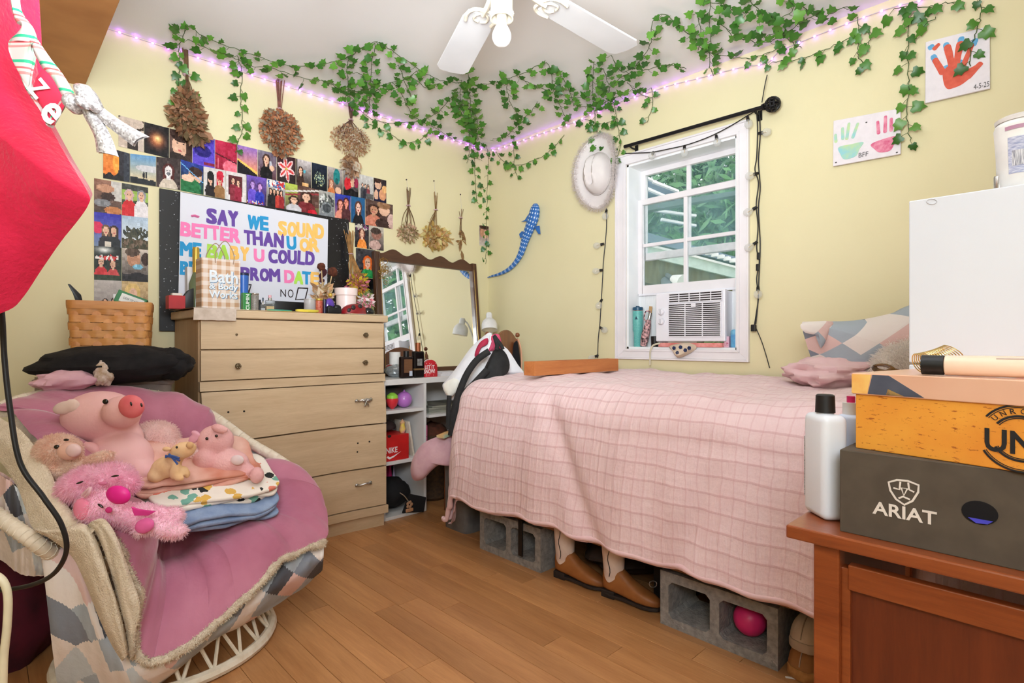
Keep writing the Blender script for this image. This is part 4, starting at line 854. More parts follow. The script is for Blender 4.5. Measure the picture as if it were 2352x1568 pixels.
for x in (-hw + .033, hw - .033): part('gilt_line', MB().box((x, -.025, ht / 2 - .02), (.003, .004, ht - .06)), mk('gilt', (196, 156, 84), .35, metal=.6), mir, 0, local=True)
n = 60; poly = [(-hw + .04, ht - .055), (hw - .04, ht - .055)]
for i in range(n + 1):
    u = 1 - i / n; x = -hw + .04 + u * (2 * hw - .08); ph = u * 4; z = ht + .004 + .017 * cos(2 * pi * (ph - .55)) + .006 * (1 - u); poly.append((x, z))
part('scalloped_rail', MB().ext(poly, .026, frame((0, .013, 0), (1, 0, 0), (0, 0, 1))), m_walnut, mir, 0, .002, local=True)
part('bottom_rail', MB().box((0, 0, .022), (2 * hw - .08, .03, .044)), m_walnut, mir, 0, .002, local=True)
part('glass', MB().box((0, .004, (ht - .055 + .044) / 2), (2 * hw - .07, .006, ht - .055 - .03)), tm_.m, mir, 0, local=True)
# gold and silver tinsel tied on the post
p = ony(878, 628, -.13); rgx = np.random.RandomState(8); t = thing('tinsel_bow', 'gold and silver tinsel bow tied to the mirror post', 'bow', p)
for nm, colr, cx, cz in (('gold_loops', (206, 166, 76), -.012, 0), ('silver_loops', (216, 220, 214), .024, -.006)):
    mb = MB()
    for k in range(26):
        a = rgx.rand() * 6.28; c = p + Vector((cx + rgx.randn() * .010, -.02 - rgx.rand() * .02, cz + rgx.randn() * .034)); r = .008 + .012 * rgx.rand(); ax = Vector(rgx.randn(3)).normalized(); b = ax.orthogonal().normalized(); w = ax.cross(b)
        mb.tube([c + (b * cos(q) + w * sin(q)) * r for q in np.linspace(0, 2 * pi, 10)[:-1]], .0013, 4, closed=True)
    part(nm, mb, mk(nm, colr, .25, metal=.75), t, kind='stuff')
# ================================================================ white desk with cubbies
m_desk = mk('desk_white', (226, 222, 220), .45, (218, 214, 212), 4)
KX0, KX1, KXP, KY, KZ = -1.155, -.10, -.862, -.42, .786
dk = thing('white_desk', 'white desk with open cubbies standing beside the chest of drawers', 'desk', ((KX0 + KX1) / 2, -.22, 0))
part('desk_top', MB().box(((KX0 + KX1) / 2, (KY) / 2 - .006, KZ - .016), (KX1 - KX0, -KY - .012, .032)), m_desk, dk, 0, .002)
for x in (KX0 + .009, KXP - .009, KX1 - .009): part('side_panel', MB().box((x, KY / 2 - .008, (KZ - .032) / 2), (.018, -KY - .02, KZ - .032)), m_desk, dk, 0, .001)
part('back_panel', MB().box(((KX0 + KX1) / 2, -.024, (KZ - .032) / 2), (KX1 - KX0 - .036, .008, KZ - .04)), m_desk, dk, 0)
SZ = [.018, .325, .612]
for z in SZ: part('shelf', MB().box(((KX0 + KXP) / 2, KY / 2 - .018, z - .009), (KXP - KX0 - .036, -KY - .032, .018)), m_desk, dk, 0, .001)
part('right_shelf', MB().box(((KX1 + KXP) / 2, KY / 2 - .018, .555), (KX1 - KXP - .036, -KY - .032, .016)), m_desk, dk, 0, .001)
# on the desk
def dsk(px, y, z=KZ): p = ony(px, 860, y); return Vector((p.x, y, z))
def dh(py, px, y, z=KZ): return ony(px, py, y).z - z
c = dsk(933, -.36); h = dh(806, 935, -.36); t = thing('lotion_bottle', 'dark brown square lotion bottle with a black flip cap', 'bottle', c)
m_dk = mk('dark_bottle', (36, 22, 20), .25, (24, 14, 14), 8); w = pw(921, 949, -.36)
part('bottle', MB().box(c + Vector((0, 0, h * .4)), (w, .035, h * .8)), m_dk, t, 0, .008, bseg=3); part('cap', MB().lathe([(w * .2, h * .79), (w * .2, h), (0, h)], 14, TR(c)), m_black, t); part('label_panel', MB().box(c + Vector((.002, -.0178, h * .45)), (w * .66, .001, h * .5)), mk('brown_label', (122, 84, 56), .5, (96, 62, 42), 60, stretch=(.2, 1, 6)), t, 0); part('barcode', MB().box(c + Vector((w * .24, -.0186, h * .17)), (w * .24, .001, h * .18)), mk('barcode_white', (214, 220, 232), .5, (120, 130, 160), 300, stretch=(6, 1, .1)), t, 0)
c = dsk(960, -.36); h = dh(787, 960, -.36); w = pw(950, 973, -.36); t = thing('copper_cap_bottle', 'black curved bottle with a tall copper cap', 'bottle', c)
part('bottle', MB().box(c + Vector((0, 0, h * .38)), (w, .034, h * .76)), mk('near_black', (18, 14, 16), .22), t, 0, .008, bseg=3); part('cap', MB().lathe([(w * .22, h * .75), (w * .22, h), (0, h)], 16, TR(c)), mk('copper', (166, 96, 62), .3, metal=.5), t); part('gold_band', MB().box(c + Vector((0, -.0004, h * .24)), (w * 1.01, .0345, h * .05)), mk('bronze', (150, 116, 78), .35, metal=.4), t, 0); part('label_panel', MB().box(c + Vector((.002, -.0172, h * .44)), (w * .5, .001, h * .2)), mk('grey_label', (90, 82, 80), .5, (150, 150, 150), 90), t, 0)
c = dsk(987, -.36); w = pw(972, 1001, -.36); h = dh(826, 987, -.36); t = thing('snow_tin', 'red arched tin with white lettering LET IT SNOW', 'tin', c)
arch = [(-w / 2, 0), (w / 2, 0)] + [(w / 2 * cos(a), h - w / 2 + w / 2 * sin(a)) for a in np.linspace(0, pi, 14)]
part('tin', MB().ext(arch, .03, frame(c + Vector((0, .015, 0)), (1, 0, 0), UP)), mk('tin_red', (200, 40, 50), .35), t, 30, .001)
part('tin_rim', MB().tube([c + Vector((x, .012, z)) for x, z in arch[2:]], .003, 6), m_white, t)
mwl = mk('tin_letter', (246, 236, 236), .5)
for s, xa, xb, ya, yb in (('LET IT', 976, 998, 847, 839), ('SNOW!', 974, 999, 858, 848)):
    p0 = ony(xa, ya, -.3756); p1 = ony(xb, ya, -.3756); p2 = ony(xa, yb, -.3756); part('lettering', text_mb(s, .02, frame(p0, (1, 0, 0), UP), p1.x - p0.x, p2.z - p0.z, .0005), mwl, t, 0)
for k in range(10): a = c + Vector((random.uniform(-.4, .4) * w, -.0155, random.choice([random.uniform(.06, .2), random.uniform(.7, .85)]) * h)); part('snow_dot', MB().sph(a, (.0022, .0008, .0022), 8, 5), mwl, t)
c = dsk(907, -.22); single('toilet_roll', MB().lathe([(.012, 0), (.033, 0), (.033, .075), (.012, .075)], 24, TR(c + Vector((0, 0, .075)))), mk('tissue_white', (240, 236, 232), .8), 'white paper roll standing on the sparkly wrap', 'paper roll')
mb = MB().sph(dsk(905, -.24) + Vector((.02, 0, .034)), (.075, .07, .042), 26, 16, fn=lambda v: 1 + fz(v * 4, 1, .22) + fz(v * 11, 1, .1) if v.z > -.3 else .9); single('sparkly_wrap', mb, mk('foil_wrap', (200, 206, 206), .2, (140, 146, 150), 30, bump=.6, bscale=40, metal=.5), 'crumpled sparkly clear wrap on the desk by the chest', 'wrapping')
c = dsk(1025, -.30); single('paper_stack', MB().box(c + Vector((0, 0, .008)), (.19, .14, .016)).box(c + Vector((.01, .01, .02)), (.16, .12, .008)), mk('paper_greywhite', (214, 210, 212), .6, (196, 192, 196), 12), 'low stack of white papers on the desk under the mirror', 'papers', smooth=0)
pts = [dsk(1002, -.2, KZ + .006), dsk(1012, -.22, KZ + .012), dsk(1025, -.2, KZ + .008), dsk(1040, -.21, KZ + .014), dsk(1052, -.2, KZ + .008)]
single('gold_chain', MB().tube(cat(pts, 5), .005, 6), m_gold, 'thin gold chain lying at the foot of the mirror', 'necklace')
# cubby contents
c = dsk(928, -.34, SZ[2]); R = .047; t = thing('purple_ball', 'shiny lilac toy ball in the top cubby', 'ball', c); part('ball', MB().sph(c + Vector((0, 0, R)), R, 24, 16), mk('lilac', (186, 116, 200), .25, coat=.4), t); part('ear', MB().lathe([(.012, 0), (0, .018)], 10, TR(c + Vector((0, -.002, 2 * R - .006)))), mk('lilac', (186, 116, 200)), t)
c = dsk(901, -.36, SZ[2]); t = thing('strawberry_toy', 'red strawberry shaped toy with a green top in the cubby', 'toy', c); part('berry', MB().lathe([(.006, 0), (.026, .02), (.036, .05), (.03, .075), (0, .085)], 20, TR(c)), mk('toy_red', (220, 50, 60), .35), t); part('leaf_cap', MB().lathe([(.033, .062), (.032, .078), (.012, .094), (0, .095)], 20, TR(c)), mk('lime', (150, 210, 70), .4), t)
c = Vector((-1.02, -.2, SZ[2])); single('dark_box', MB().box(c + Vector((0, 0, .055)), (.2, .10, .11)), mk('teal_dark', (30, 84, 72), .6, (110, 24, 40), 4), 'dark green and maroon box at the back of the top cubby', 'box', bevel=.003)
c = dsk(955, -.28, SZ[2]); mb = MB(); mb.ext([(-.012, 0), (.04, 0), (.012, .125), (0, .13)], .07, frame(c + Vector((0, .0, 0)), (1, 0, 0), UP)); single('clear_pouch', mb, mk('clear_plastic', (196, 206, 196), .2, alpha=.5), 'clear plastic pouch leaning in the top cubby', 'pouch', bevel=.002)
# shoe box
c = dsk(912, -.355, SZ[1]); p1 = ony(939, 1000, KY + .015).x; p0 = KX0 + .02; hh = ony(915, 998, KY + .015).z - SZ[1]
t = thing('red_shoe_box', 'red shoe box with white lettering in the middle cubby', 'box', ((p0 + p1) / 2, -.32, SZ[1])); mrd = mk('shoebox_red', (206, 36, 34), .45)
part('box', MB().box(((p0 + p1) / 2, -.30, SZ[1] + hh / 2), (p1 - p0, .21, hh)), mrd, t, 0, .002)
yb = -.4055
a = ony(895, 1040, yb); b = ony(916, 1040, yb); e = ony(900, 1022, yb); part('lettering', text_mb('NIKE', .02, frame(Vector((p0 + .008, yb, a.z - .002)), (1, 0, 0), UP), .075, .032, .0006), mwl, t, 0)
sw = [(0, .012), (.018, 0), (.045, .008), (.095, .036), (.045, .017), (.022, .012), (.008, .02)]
part('swoosh_mark', MB().ext(sw, .0007, frame((p0 + .012, yb, SZ[1] + .012), (1, 0, 0), UP)), mwl, t, 0); part('finger_hole', MB().lathe([(.012, 0), (.012, .0008), (0, .0009)], 16, TR((p0 + .03, yb, SZ[1] + hh - .002), (pi / 2, 0, 0), (1, .7, 1))), m_hole, t)
c = dsk(944, -.36, SZ[1]); mb = MB(); M = TR(c + Vector((.012, .06, 0)), (0, -.17, 0)); mb.box((0, 0, .105), (.012, .15, .21), M); single('notebook', mb, mk('notebook_cream', (226, 216, 200), .6, (206, 190, 170), 20), 'cream notebook leaning against the red shoe box', 'notebook', bevel=.002)
c = dsk(955, -.30, SZ[1]); t = thing('pink_case', 'bright pink plastic case with slots beside the notebook', 'case', c + Vector((.03, 0, 0))); part('case', MB().box(c + Vector((.034, 0, .085)), (.022, .12, .17)), mk('hot_pink', (232, 96, 150), .4), t, 0, .004); 
for k in range(2): part('slot', MB().box(c + Vector((.0338, -.0602, .10 - k * .035)), (.014, .001, .006)), mk('pink_dark', (150, 40, 84), .5), t, 0)
c = Vector((-1.05, -.25, SZ[1] + hh)); single('baseball_cap', MB().sph(c + Vector((0, 0, .03)), (.07, .08, .042), 20, 12, fn=lambda v: 1 if v.z > -.4 else .75), mk('dark_brown_cloth', (56, 40, 40), .8), 'dark brown cap on top of the red shoe box', 'cap')
c = Vector((-.99, -.36, SZ[1] + hh)); single('yellow_figurine', MB().lathe([(.012, 0), (.02, .02), (.012, .045), (.016, .06), (.0, .08)], 14, TR(c)), mk('toy_yellow', (236, 206, 90), .5, (220, 150, 160), 30), 'small yellow figurine standing on the shoe box', 'figurine')
# black bag with charms in the bottom cubby
c = Vector((-1.01, -.30, SZ[0])); t = thing('black_handbag', 'black fabric handbag with flower charms spilling from the bottom cubby', 'bag', c)
part('bag', MB().sph(c + Vector((-.01, .02, .09)), (.115, .11, .092), 26, 16, fn=lambda v: (1 + fz(v * 2.5, 1, .18)) if v.z > -.6 else .92), mk('black_cloth', (20, 18, 20), .85), t); part('flap', MB().ext([(-.02, 0), (.11, -.012), (.125, .07), (.02, .105)], .012, frame(c + Vector((.0, -.118, .005)), (1, -.25, 0), UP)), mk('black_cloth', (20, 18, 20)), t, 0, .003)
ch_ = MB(); 
for k in range(5): a = k * 2 * pi / 5; ch_.sph(c + Vector((.015 + cos(a) * .014, -.142, .05 + sin(a) * .014)), (.010, .004, .010), 10, 6)
part('flower_charm', ch_, mk('tan_charm', (190, 146, 110), .5), t); part('charm_cord', MB().tube(cat([c + Vector((-.03, -.11, .12)), c + Vector((-.01, -.13, .10)), c + Vector((.015, -.14, .06))], 4), .003, 6), mk('cord2', (150, 130, 110), .7), t); part('claw_charm', MB().box(c + Vector((.012, -.145, .02)), (.05, .006, .02)), mk('tan_charm2', (206, 150, 110), .5), t, 0, .004)
c = Vector((-1.02, -.15, SZ[0])); single('magenta_folder', MB().box((0, 0, .12), (.03, .14, .24), TR(c + Vector((.03, .02, 0)), (0, .12, 0))), mk('magenta', (206, 36, 110), .5), 'magenta folder standing behind the black handbag', 'folder', bevel=.002); single('teal_folder', MB().box((0, 0, .12), (.03, .14, .24), TR(c + Vector((-.08, .02, 0)))), mk('teal_book', (40, 130, 150), .5), 'teal folder standing behind the black handbag', 'folder', bevel=.002)
single('lilac_folder', MB().box((0, 0, .115), (.025, .14, .23), TR(c + Vector((.085, .02, 0)), (0, -.1, 0))), mk('lilac_folder', (190, 176, 206), .5), 'pale lilac folder standing beside the magenta folder', 'folder', bevel=.002)
# right compartment
single('folder_stack', MB().box((-.62, -.22, .5635 + .01), (.36, .28, .02)).box((-.64, -.24, .5635 + .026), (.33, .25, .012)).box((-.62, -.22, .5635 + .036), (.3, .26, .008)), mk('folders', (176, 174, 156), .6, (84, 84, 80), 6, stretch=(1, 1, 40)), 'stack of grey folders on the right shelf of the desk', 'papers', smooth=0)
t = thing('dark_basket', 'dark brown basket with a rust blanket under the desk shelf', 'basket', (-.6, -.2, 0)); part('basket', MB().lathe([(.10, 0), (.12, .02), (.13, .40), (.12, .41), (.11, .40), (.09, .03), (0, .03)], 28, TR((-.67, -.20, 0))), mk('dark_wicker', (60, 42, 28), .8, (84, 60, 36), 50, bump=.5, bscale=90), t); part('blanket', MB().sph((-.67, -.20, .40), (.11, .11, .08), 20, 12, fn=lambda v: 1 + fz(v * 4, 1, .2)), mk('rust_cloth', (120, 60, 40), .9, (60, 44, 30), 14), t)
# ================================================================ hamper, basket and clothes
m_grey = mk('grey_fabric', (148, 136, 130), .9, (130, 118, 114), 20, bump=.2, bscale=120)
hx0, hx1, hy0, hy1 = -2.60, -2.175, -.52, -.09
t = thing('laundry_hamper', 'grey fabric laundry hamper heaped with clothes beside the chest', 'hamper', ((hx0 + hx1) / 2, (hy0 + hy1) / 2, 0))
def hamp(u, v):
    a = 2 * pi * u; ca, sa = cos(a), sin(a); k = .28; cx = math.copysign(abs(ca) ** k, ca); sy2 = math.copysign(abs(sa) ** k, sa); f = .9 + .1 * v + .012 * sin(a * 3 + v * 7)
    return ((hx0 + hx1) / 2 + cx * (hx1 - hx0) / 2 * f, (hy0 + hy1) / 2 + sy2 * (hy1 - hy0) / 2 * f, .86 * v + .012 * sin(a * 2) * v)
mb = MB().grid(hamp, 40, 14, closeu=True); mb.f.append(tuple(reversed(range(40)))); mb.mi.append(0); mb.f.append(tuple(range(40 * 14, 40 * 15))); mb.mi.append(0); part('hamper_body', mb, m_grey, t); part('hamper_rim', MB().tube([hamp(u, .98) for u in np.linspace(0, 1, 41)[:-1]], .010, 8, closed=True), m_grey, t)
def heap(c, r, seed, amp=.2, fl=.25, n=36, m=20): return MB().sph(c, r, n, m, fn=lambda v: (1 + fz(Vector(v) * 2.2 + Vector((seed, 0, 0)), 1, amp) + fz(Vector(v) * 6 + Vector((0, seed, 0)), 1, amp * .35)) * (1 if v.z > -fl else 1))
m_blackc = mk('black_knit', (16, 15, 17), .95, (26, 24, 26), 40, bump=.3, bscale=150)
mb = heap(at(270, 838, 2.12), (.26, .17, .075), 3, .16); mb2 = heap(at(392, 836, 2.2), (.075, .08, .062), 5, .22); mb.add(mb2.v, mb2.f); mb3 = heap(at(165, 850, 2.0), (.06, .09, .06), 8, .15); mb.add(mb3.v, mb3.f)
single('black_sweater', mb, m_blackc, 'crumpled black sweater lying over the grey hamper', 'sweater')
mb = heap(at(155, 874, 1.92), (.09, .06, .035), 9, .25); single('pink_shirt', mb, mk('pale_pink_cloth', (222, 178, 190), .9, (206, 160, 174), 12), 'pale pink shirt bunched at the end of the hamper', 'shirt')
mb = heap(at(238, 858, 1.97), (.03, .025, .045), 4, .3); single('lace_top', mb, mk('tan_lace', (176, 152, 124), .9, (214, 200, 190), 60), 'tan lace top poking out of the black sweater', 'top')
# woven basket
bc = Vector((-2.362, -.32, .948)); M = TR(bc, (0, 0, math.radians(-13))); BW, BD, BH = .268, .22, .212
bk = thing('woven_basket', 'honey coloured woven wood splint basket on the black sweater', 'basket', bc, math.radians(-13)); m_splint = wood('splint', (214, 152, 84), (190, 122, 60), .5, 'x', 1.2, .1, rand=True); m_splintz = wood('splint_up', (206, 142, 80), (180, 112, 56), .5, 'z', 1.2, .1, rand=True)
def bpath(s, z, off):
    k = .93 + .07 * z / BH; w, d, r = BW * k, BD * k, .018; hw_, hd = w / 2 - r, d / 2 - r; segs = [2 * hw_, pi * r / 2, 2 * hd, pi * r / 2] * 2; tot = sum(segs); q = (s % 1) * tot; a = 0; corners = [(hw_, -hd, -pi / 2), (hw_, hd, 0), (-hw_, hd, pi / 2), (-hw_, -hd, pi)]
    for i in range(4):
        L = segs[2 * i]
        d0 = [(1, 0), (0, 1), (-1, 0), (0, -1)][i]; n0 = [(0, -1), (1, 0), (0, 1), (-1, 0)][i]; st = [(-hw_, -hd - r), (hw_ + r, -hd), (hw_, hd + r), (-hw_ - r, hd)][i]
        if q <= L: return Vector((st[0] + d0[0] * q + n0[0] * off, st[1] + d0[1] * q + n0[1] * off, z))
        q -= L
        if q <= pi * r / 2:
            an = corners[i][2] + q / r; return Vector((corners[i][0] + cos(an) * (r + off), corners[i][1] + sin(an) * (r + off), z))
        q -= pi * r / 2
    return Vector((-hw_, -hd - r - off, z))
NST = 26; rows = 6; rh = (BH - .03) / rows
for r_ in range(rows):
    z0, z1 = .006 + r_ * rh, .006 + (r_ + 1) * rh - .0015; n = NST * 6
    def rb(u, v, z0=z0, z1=z1, r_=r_): return bpath(u, z0 + (z1 - z0) * v, .0032 * (cos(NST * pi * u + r_ * pi)) + .002)
    mb = MB().grid(rb, n, 2, closeu=True); part('splint', mb, m_splint, bk, 60, local=True)
for k in range(NST):
    u = (k + .0) / NST; w = .45 / NST; mb = MB(); mb.grid(lambda a, b: bpath(u + (a - .5) * 2 * w * .9, .004 + b * (BH - .034), .0028 * cos(pi * rows * b * .999 + k * pi + pi) * 1.0), 3, 24); part('stake', mb, m_splintz, bk, 60, local=True)
part('rim_band', MB().grid(lambda u, v: bpath(u, BH - .032 + .032 * v, .0055 + .001 * sin(v * pi)), 80, 3, closeu=True).grid(lambda u, v: bpath(u, BH - .032 + .032 * v, -.002), 80, 1, closeu=True), m_splint, bk, 60, local=True)
part('inner_base', MB().box((0, 0, .10), (BW * .86, BD * .84, .2)), mk('basket_dark', (90, 56, 30), .8), bk, 0, local=True)
# things in the basket
c = M @ Vector((.06, -.02, BH - .002)); G = TR(c, (0, math.radians(22), math.radians(-13))); t = thing('green_carton', 'green and white printed carton tipped in the basket', 'box', c)
part('carton', MB().box((0, 0, .012), (.105, .08, .05), G), mk('carton_green', (40, 118, 66), .5), t, 0, .002); part('label_panel', MB().box((.004, -.0405, .012), (.082, .001, .034), G), mk('carton_white', (232, 230, 224), .5), t, 0)
part('lettering', text_mb('DESKTIP 600X', .0, G @ frame((-.026, -.0412, .008), (1, 0, 0), (0, 0, 1)), .06, .009, .0004), mk('carton_ink', (80, 84, 80), .6), t, 0); part('printed_side', MB().box((-.0528, 0, .012), (.001, .076, .046), G), mk('red_sprig', (226, 214, 206), .5, (150, 50, 50), 60), t, 0)
a = M @ Vector((-.11, -.05, BH - .02)); single('black_comb', MB().ext([(0, 0), (.02, .004), (.012, .045), (-.022, .085), (-.03, .085), (-.014, .05)], .004, frame(a, (1, 0, 0), UP)), m_black, 'pointed black comb sticking out of the basket', 'comb', bevel=.001)
# ================================================================ shelf, stocking, bow, cable
m_brown = mk('brown_board', (196, 138, 82), .7, (172, 116, 66), 5, bump=.1, bscale=40)
single('high_shelf', MB().box((-2.92, -1.0, 2.15), (1.0, 2.0, .02)), m_brown, 'broad brown board shelf high above the hamper', 'shelf', smooth=0, bevel=.002)
def puffy(poly, d, th, n=4, rings=6, tilt=None, uvk=None):
    o = cat([at(x, y, d if tilt is None else d + tilt(x, y)) for x, y in poly], n, True); c = sum(o, Vector()) / len(o); k = len(o); mb = MB(); nr = -FWD
    for sg in (1, -1):
        b = len(mb.v)
        for i in range(rings + 1):
            s = 1 - i / (rings + .3)
            for p in o: mb.v.append(c + (p - c) * s + nr * sg * th * math.sqrt(max(0, 1 - s ** 2.4)))
        mb.v.append(c + nr * sg * th); top = len(mb.v) - 1
        for i in range(rings):
            for j in range(k): a0, a1 = b + i * k + j, b + i * k + (j + 1) % k; f = (a0, a1, a1 + k, a0 + k); mb.f.append(f if sg < 0 else f[::-1]); mb.mi.append(0)
        for j in range(k): f = (b + rings * k + j, b + rings * k + (j + 1) % k, top); mb.f.append(f if sg < 0 else f[::-1]); mb.mi.append(0)
    if uvk: mb.uv = [((p - c).dot(RIGHT) * uvk, (p - c).dot(UP) * uvk) for p in mb.v]
    return mb
DS = .85
st = thing('christmas_stocking', 'large red fleece christmas stocking with plaid cuff and name patch', 'stocking', at(20, 700, DS))
part('sock', puffy([(-150, -260), (-60, -300), (38, -240), (42, -60), (40, 40), (56, 150), (82, 225), (120, 300), (160, 372), (203, 445), (203, 470), (180, 505), (140, 555), (95, 620), (55, 680), (20, 712), (-60, 730), (-140, 700), (-190, 500), (-190, 100)], DS, .05, tilt=lambda x, y: .02 * sin(x * .02)), mk('red_fleece', (216, 30, 72), .9, (196, 18, 58), 14, bump=.6, bscale=130, sheen=.4), st)
tpl = NT('plaid_ribbon'); sp = tpl.n('ShaderNodeSeparateXYZ'); tpl.l(tpl.coord('Object', (1, 1, 1), (0, 0, .78)), sp.inputs[0])
g1 = tpl.math('FRACT', tpl.math('MULTIPLY', sp.outputs[2], 26.0)); g2 = tpl.math('FRACT', tpl.math('MULTIPLY', sp.outputs[0], 30.0)); wh = lin4((200, 186, 182))
c1 = tpl.ramp(g1, [(0, wh), (.45, lin4((226, 130, 128))), (.55, wh), (.65, lin4((214, 90, 96))), (.72, wh), (.86, lin4((40, 170, 126))), (.97, wh)], 'CONSTANT'); c2 = tpl.ramp(g2, [(0, wh), (.6, lin4((190, 216, 200))), (.75, lin4((60, 178, 136))), (.9, wh)], 'CONSTANT'); tpl.l(tpl.mix(.5, c1, c2, 'MULTIPLY'), tpl.b.inputs['Base Color']); tpl.b.inputs['Roughness'].default_value = .7
def ribbon(L, R, mat, name, parent, th=.004, n=6):
    A, B = cat(L, n), cat(R, n); k = len(A) - 1; nr = -FWD; mb = MB()
    def f(u, v): i = min(int(u * k), k - 1); q = u * k - i; a = A[i].lerp(A[i + 1], q); b = B[i].lerp(B[i + 1], q); return a.lerp(b, v) + nr * (.006 * sin(v * pi))
    mb.grid(f, k, 6); mb.grid(lambda u, v: f(u, v) - nr * th, k, 6); return part(name, mb, mat, parent)
q = lambda x, y, d=.79: at(x, y, d)
part('name_patch', puffy([(98, 158), (128, 186), (150, 238), (120, 288), (106, 262), (76, 206)], .788, .004, 2), mk('patch_red', (214, 40, 72), .85), st)
ribbon([q(40, -40, .80), q(44, 20), q(72, 62), q(82, 95), q(78, 100)], [q(18, -40, .80), q(34, 45), q(50, 62), q(22, 92), q(24, 98)], tpl.m, 'plaid_cuff', st)
ribbon([q(82, 88), q(112, 132), q(140, 168), q(166, 212)], [q(72, 108), q(98, 158), q(122, 186), q(146, 232)], tpl.m, 'plaid_cuff', st); ribbon([q(80, 95, .786), q(60, 95, .786), q(22, 95, .786), q(20, 100, .786)], [q(78, 130, .786), q(70, 165, .786), q(62, 200, .786), q(40, 150, .786)], tpl.m, 'plaid_cuff', st); ribbon([q(62, 170), q(76, 210), q(108, 266), q(116, 294)], [q(40, 150), q(60, 205), q(100, 262), q(110, 284)], tpl.m, 'plaid_cuff', st); ribbon([q(150, 236), q(132, 266), q(116, 294)], [q(144, 232), q(126, 260), q(112, 286)], tpl.m, 'plaid_cuff', st)
m_pl = mk('patch_letter', (236, 226, 226), .7)
for s, x, y, sz in (('Z', 76, 216, .026), ('e', 102, 272, .030)):
    ex = (q(x + 10, y - 20, .7815) - q(x, y, .7815)); ey = q(x - 20 * .5 + 20, y - 0, .7815) - q(x, y, .7815)
    p0 = q(x, y, .7815); X = (RIGHT * math.cos(math.radians(-50)) + UP * math.sin(math.radians(-50))); Y = UP * math.cos(math.radians(-50)) - RIGHT * math.sin(math.radians(-50)); part('lettering', text_mb(s, .02, frame(p0 - X * .012 - Y * .002, X, Y), sz * .85, sz, .001), m_pl, st, 0)
part('hanging_loop', MB().tube(cat([q(-40, -200, .86), q(-60, -420, .9), Vector((-2.66, -1.78, 2.15))], 6), .004, 6), tpl.m, st)
tsv = NT('silver_glitter'); vo = tsv.n('ShaderNodeTexVoronoi', i_Scale=420.0); tsv.l(tsv.coord('Object'), vo.inputs['Vector']); tsv.l(tsv.ramp(vo.outputs['Color'], [(.2, lin4((140, 133, 133))), (.5, lin4((172, 166, 166))), (.85, lin4((218, 214, 214)))]), tsv.b.inputs['Base Color']); tsv.b.inputs['Roughness'].default_value = .35; tsv.b.inputs['Metallic'].default_value = .35
bw_ = thing('silver_bow', 'silver glitter ribbon bow with two long tails on the stocking', 'bow', q(190, 240, .76)); w_ = lambda x, y, d=.765: at(x, y, d)
ribbon([w_(180, 232), w_(190, 262), w_(215, 310), w_(222, 350)], [w_(196, 232), w_(225, 265), w_(250, 310), w_(268, 358)], tsv.m, 'ribbon_tail', bw_); ribbon([w_(205, 222), w_(240, 250), w_(285, 282), w_(340, 312)], [w_(195, 236), w_(225, 272), w_(262, 302), w_(305, 335)], tsv.m, 'ribbon_tail', bw_)
part('ribbon_loop', puffy([(188, 232), (168, 215), (152, 222), (150, 242), (172, 262), (190, 250)], .762, .014, 4), tsv.m, bw_); part('ribbon_loop', puffy([(188, 232), (176, 204), (182, 194), (205, 198), (226, 232), (232, 252), (215, 258)], .757, .016, 4), tsv.m, bw_); part('knot', puffy([(182, 224), (196, 226), (200, 246), (186, 248)], .745, .012, 4), tsv.m, bw_)
m_cable = mk('black_rubber', (24, 24, 27), .45)
single('hanging_cable', MB().tube(cat([at(-14, 560, .97), at(4, 715, .95), at(10, 820, .95), at(22, 930, .95), at(46, 1062, .95), at(100, 1142, .96), at(140, 1202, .97), at(153, 1260, .98), at(132, 1308, 1.0), at(92, 1336, 1.02), at(30, 1352, 1.04), at(-60, 1360, 1.06)], 8), .0042, 10), m_cable, 'black cable looping down beside the papasan chair', 'cable')
single('plastic_hanger', MB().tube(cat([at(-60, 1300, 1.0), at(-15, 1318, 1.0), at(8, 1336, 1.0), at(18, 1372, 1.0), at(16, 1440, 1.0), at(8, 1520, 1.0), at(6, 1640, 1.0)], 7), .0065, 10), mk('ivory_plastic', (232, 222, 190), .35), 'ivory plastic hanger end near the floor beside the papasan', 'hanger')
mb = heap(at(10, 1352, 1.75) + Vector((-.05, 0, -.09)), (.20, .20, .20), 12, .15); t = single('burgundy_bag', mb, mk('burgundy', (88, 12, 34), .9, (60, 8, 24), 8), 'dark burgundy cloth bag in the shade under the papasan rim', 'bag')
# ================================================================ papasan chair
RC = Vector((-2.30, -1.0, .56)); RN = Vector((.33, -.40, 1)).normalized(); RU = Vector((1, 0, -.33)).normalized(); RV = RN.cross(RU); RR = .545
pp = thing('papasan_chair', 'white rattan papasan bowl chair on a round woven base', 'chair', (-2.32, -1.03, 0)); m_rat = mk('white_rattan', (236, 226, 208), .55, (222, 208, 186), 50, bump=.35, bscale=60)
def rimp(a, r=RR, h=0.0): return RC + (RU * cos(a) + RV * sin(a)) * r + RN * h
RIMP = cat([at(*p) for p in [(-110, 1085, 1.58), (-50, 1150, 1.49), (0, 1188, 1.43), (60, 1230, 1.40), (112, 1266, 1.43), (180, 1296, 1.60), (240, 1300, 1.80), (330, 1310, 1.93), (460, 1290, 2.02), (600, 1245, 2.09), (700, 1190, 2.14), (716, 1120, 2.2), (650, 1062, 2.14), (570, 1014, 2.13), (486, 954, 2.15), (400, 916, 2.17), (300, 900, 2.12), (200, 896, 2.03), (100, 906, 1.90), (0, 936, 1.78), (-90, 1000, 1.66)]], 5, True)
part('rim', MB().tube(RIMP, .019, 10, closed=True), m_rat, pp)
wr_ = MB()
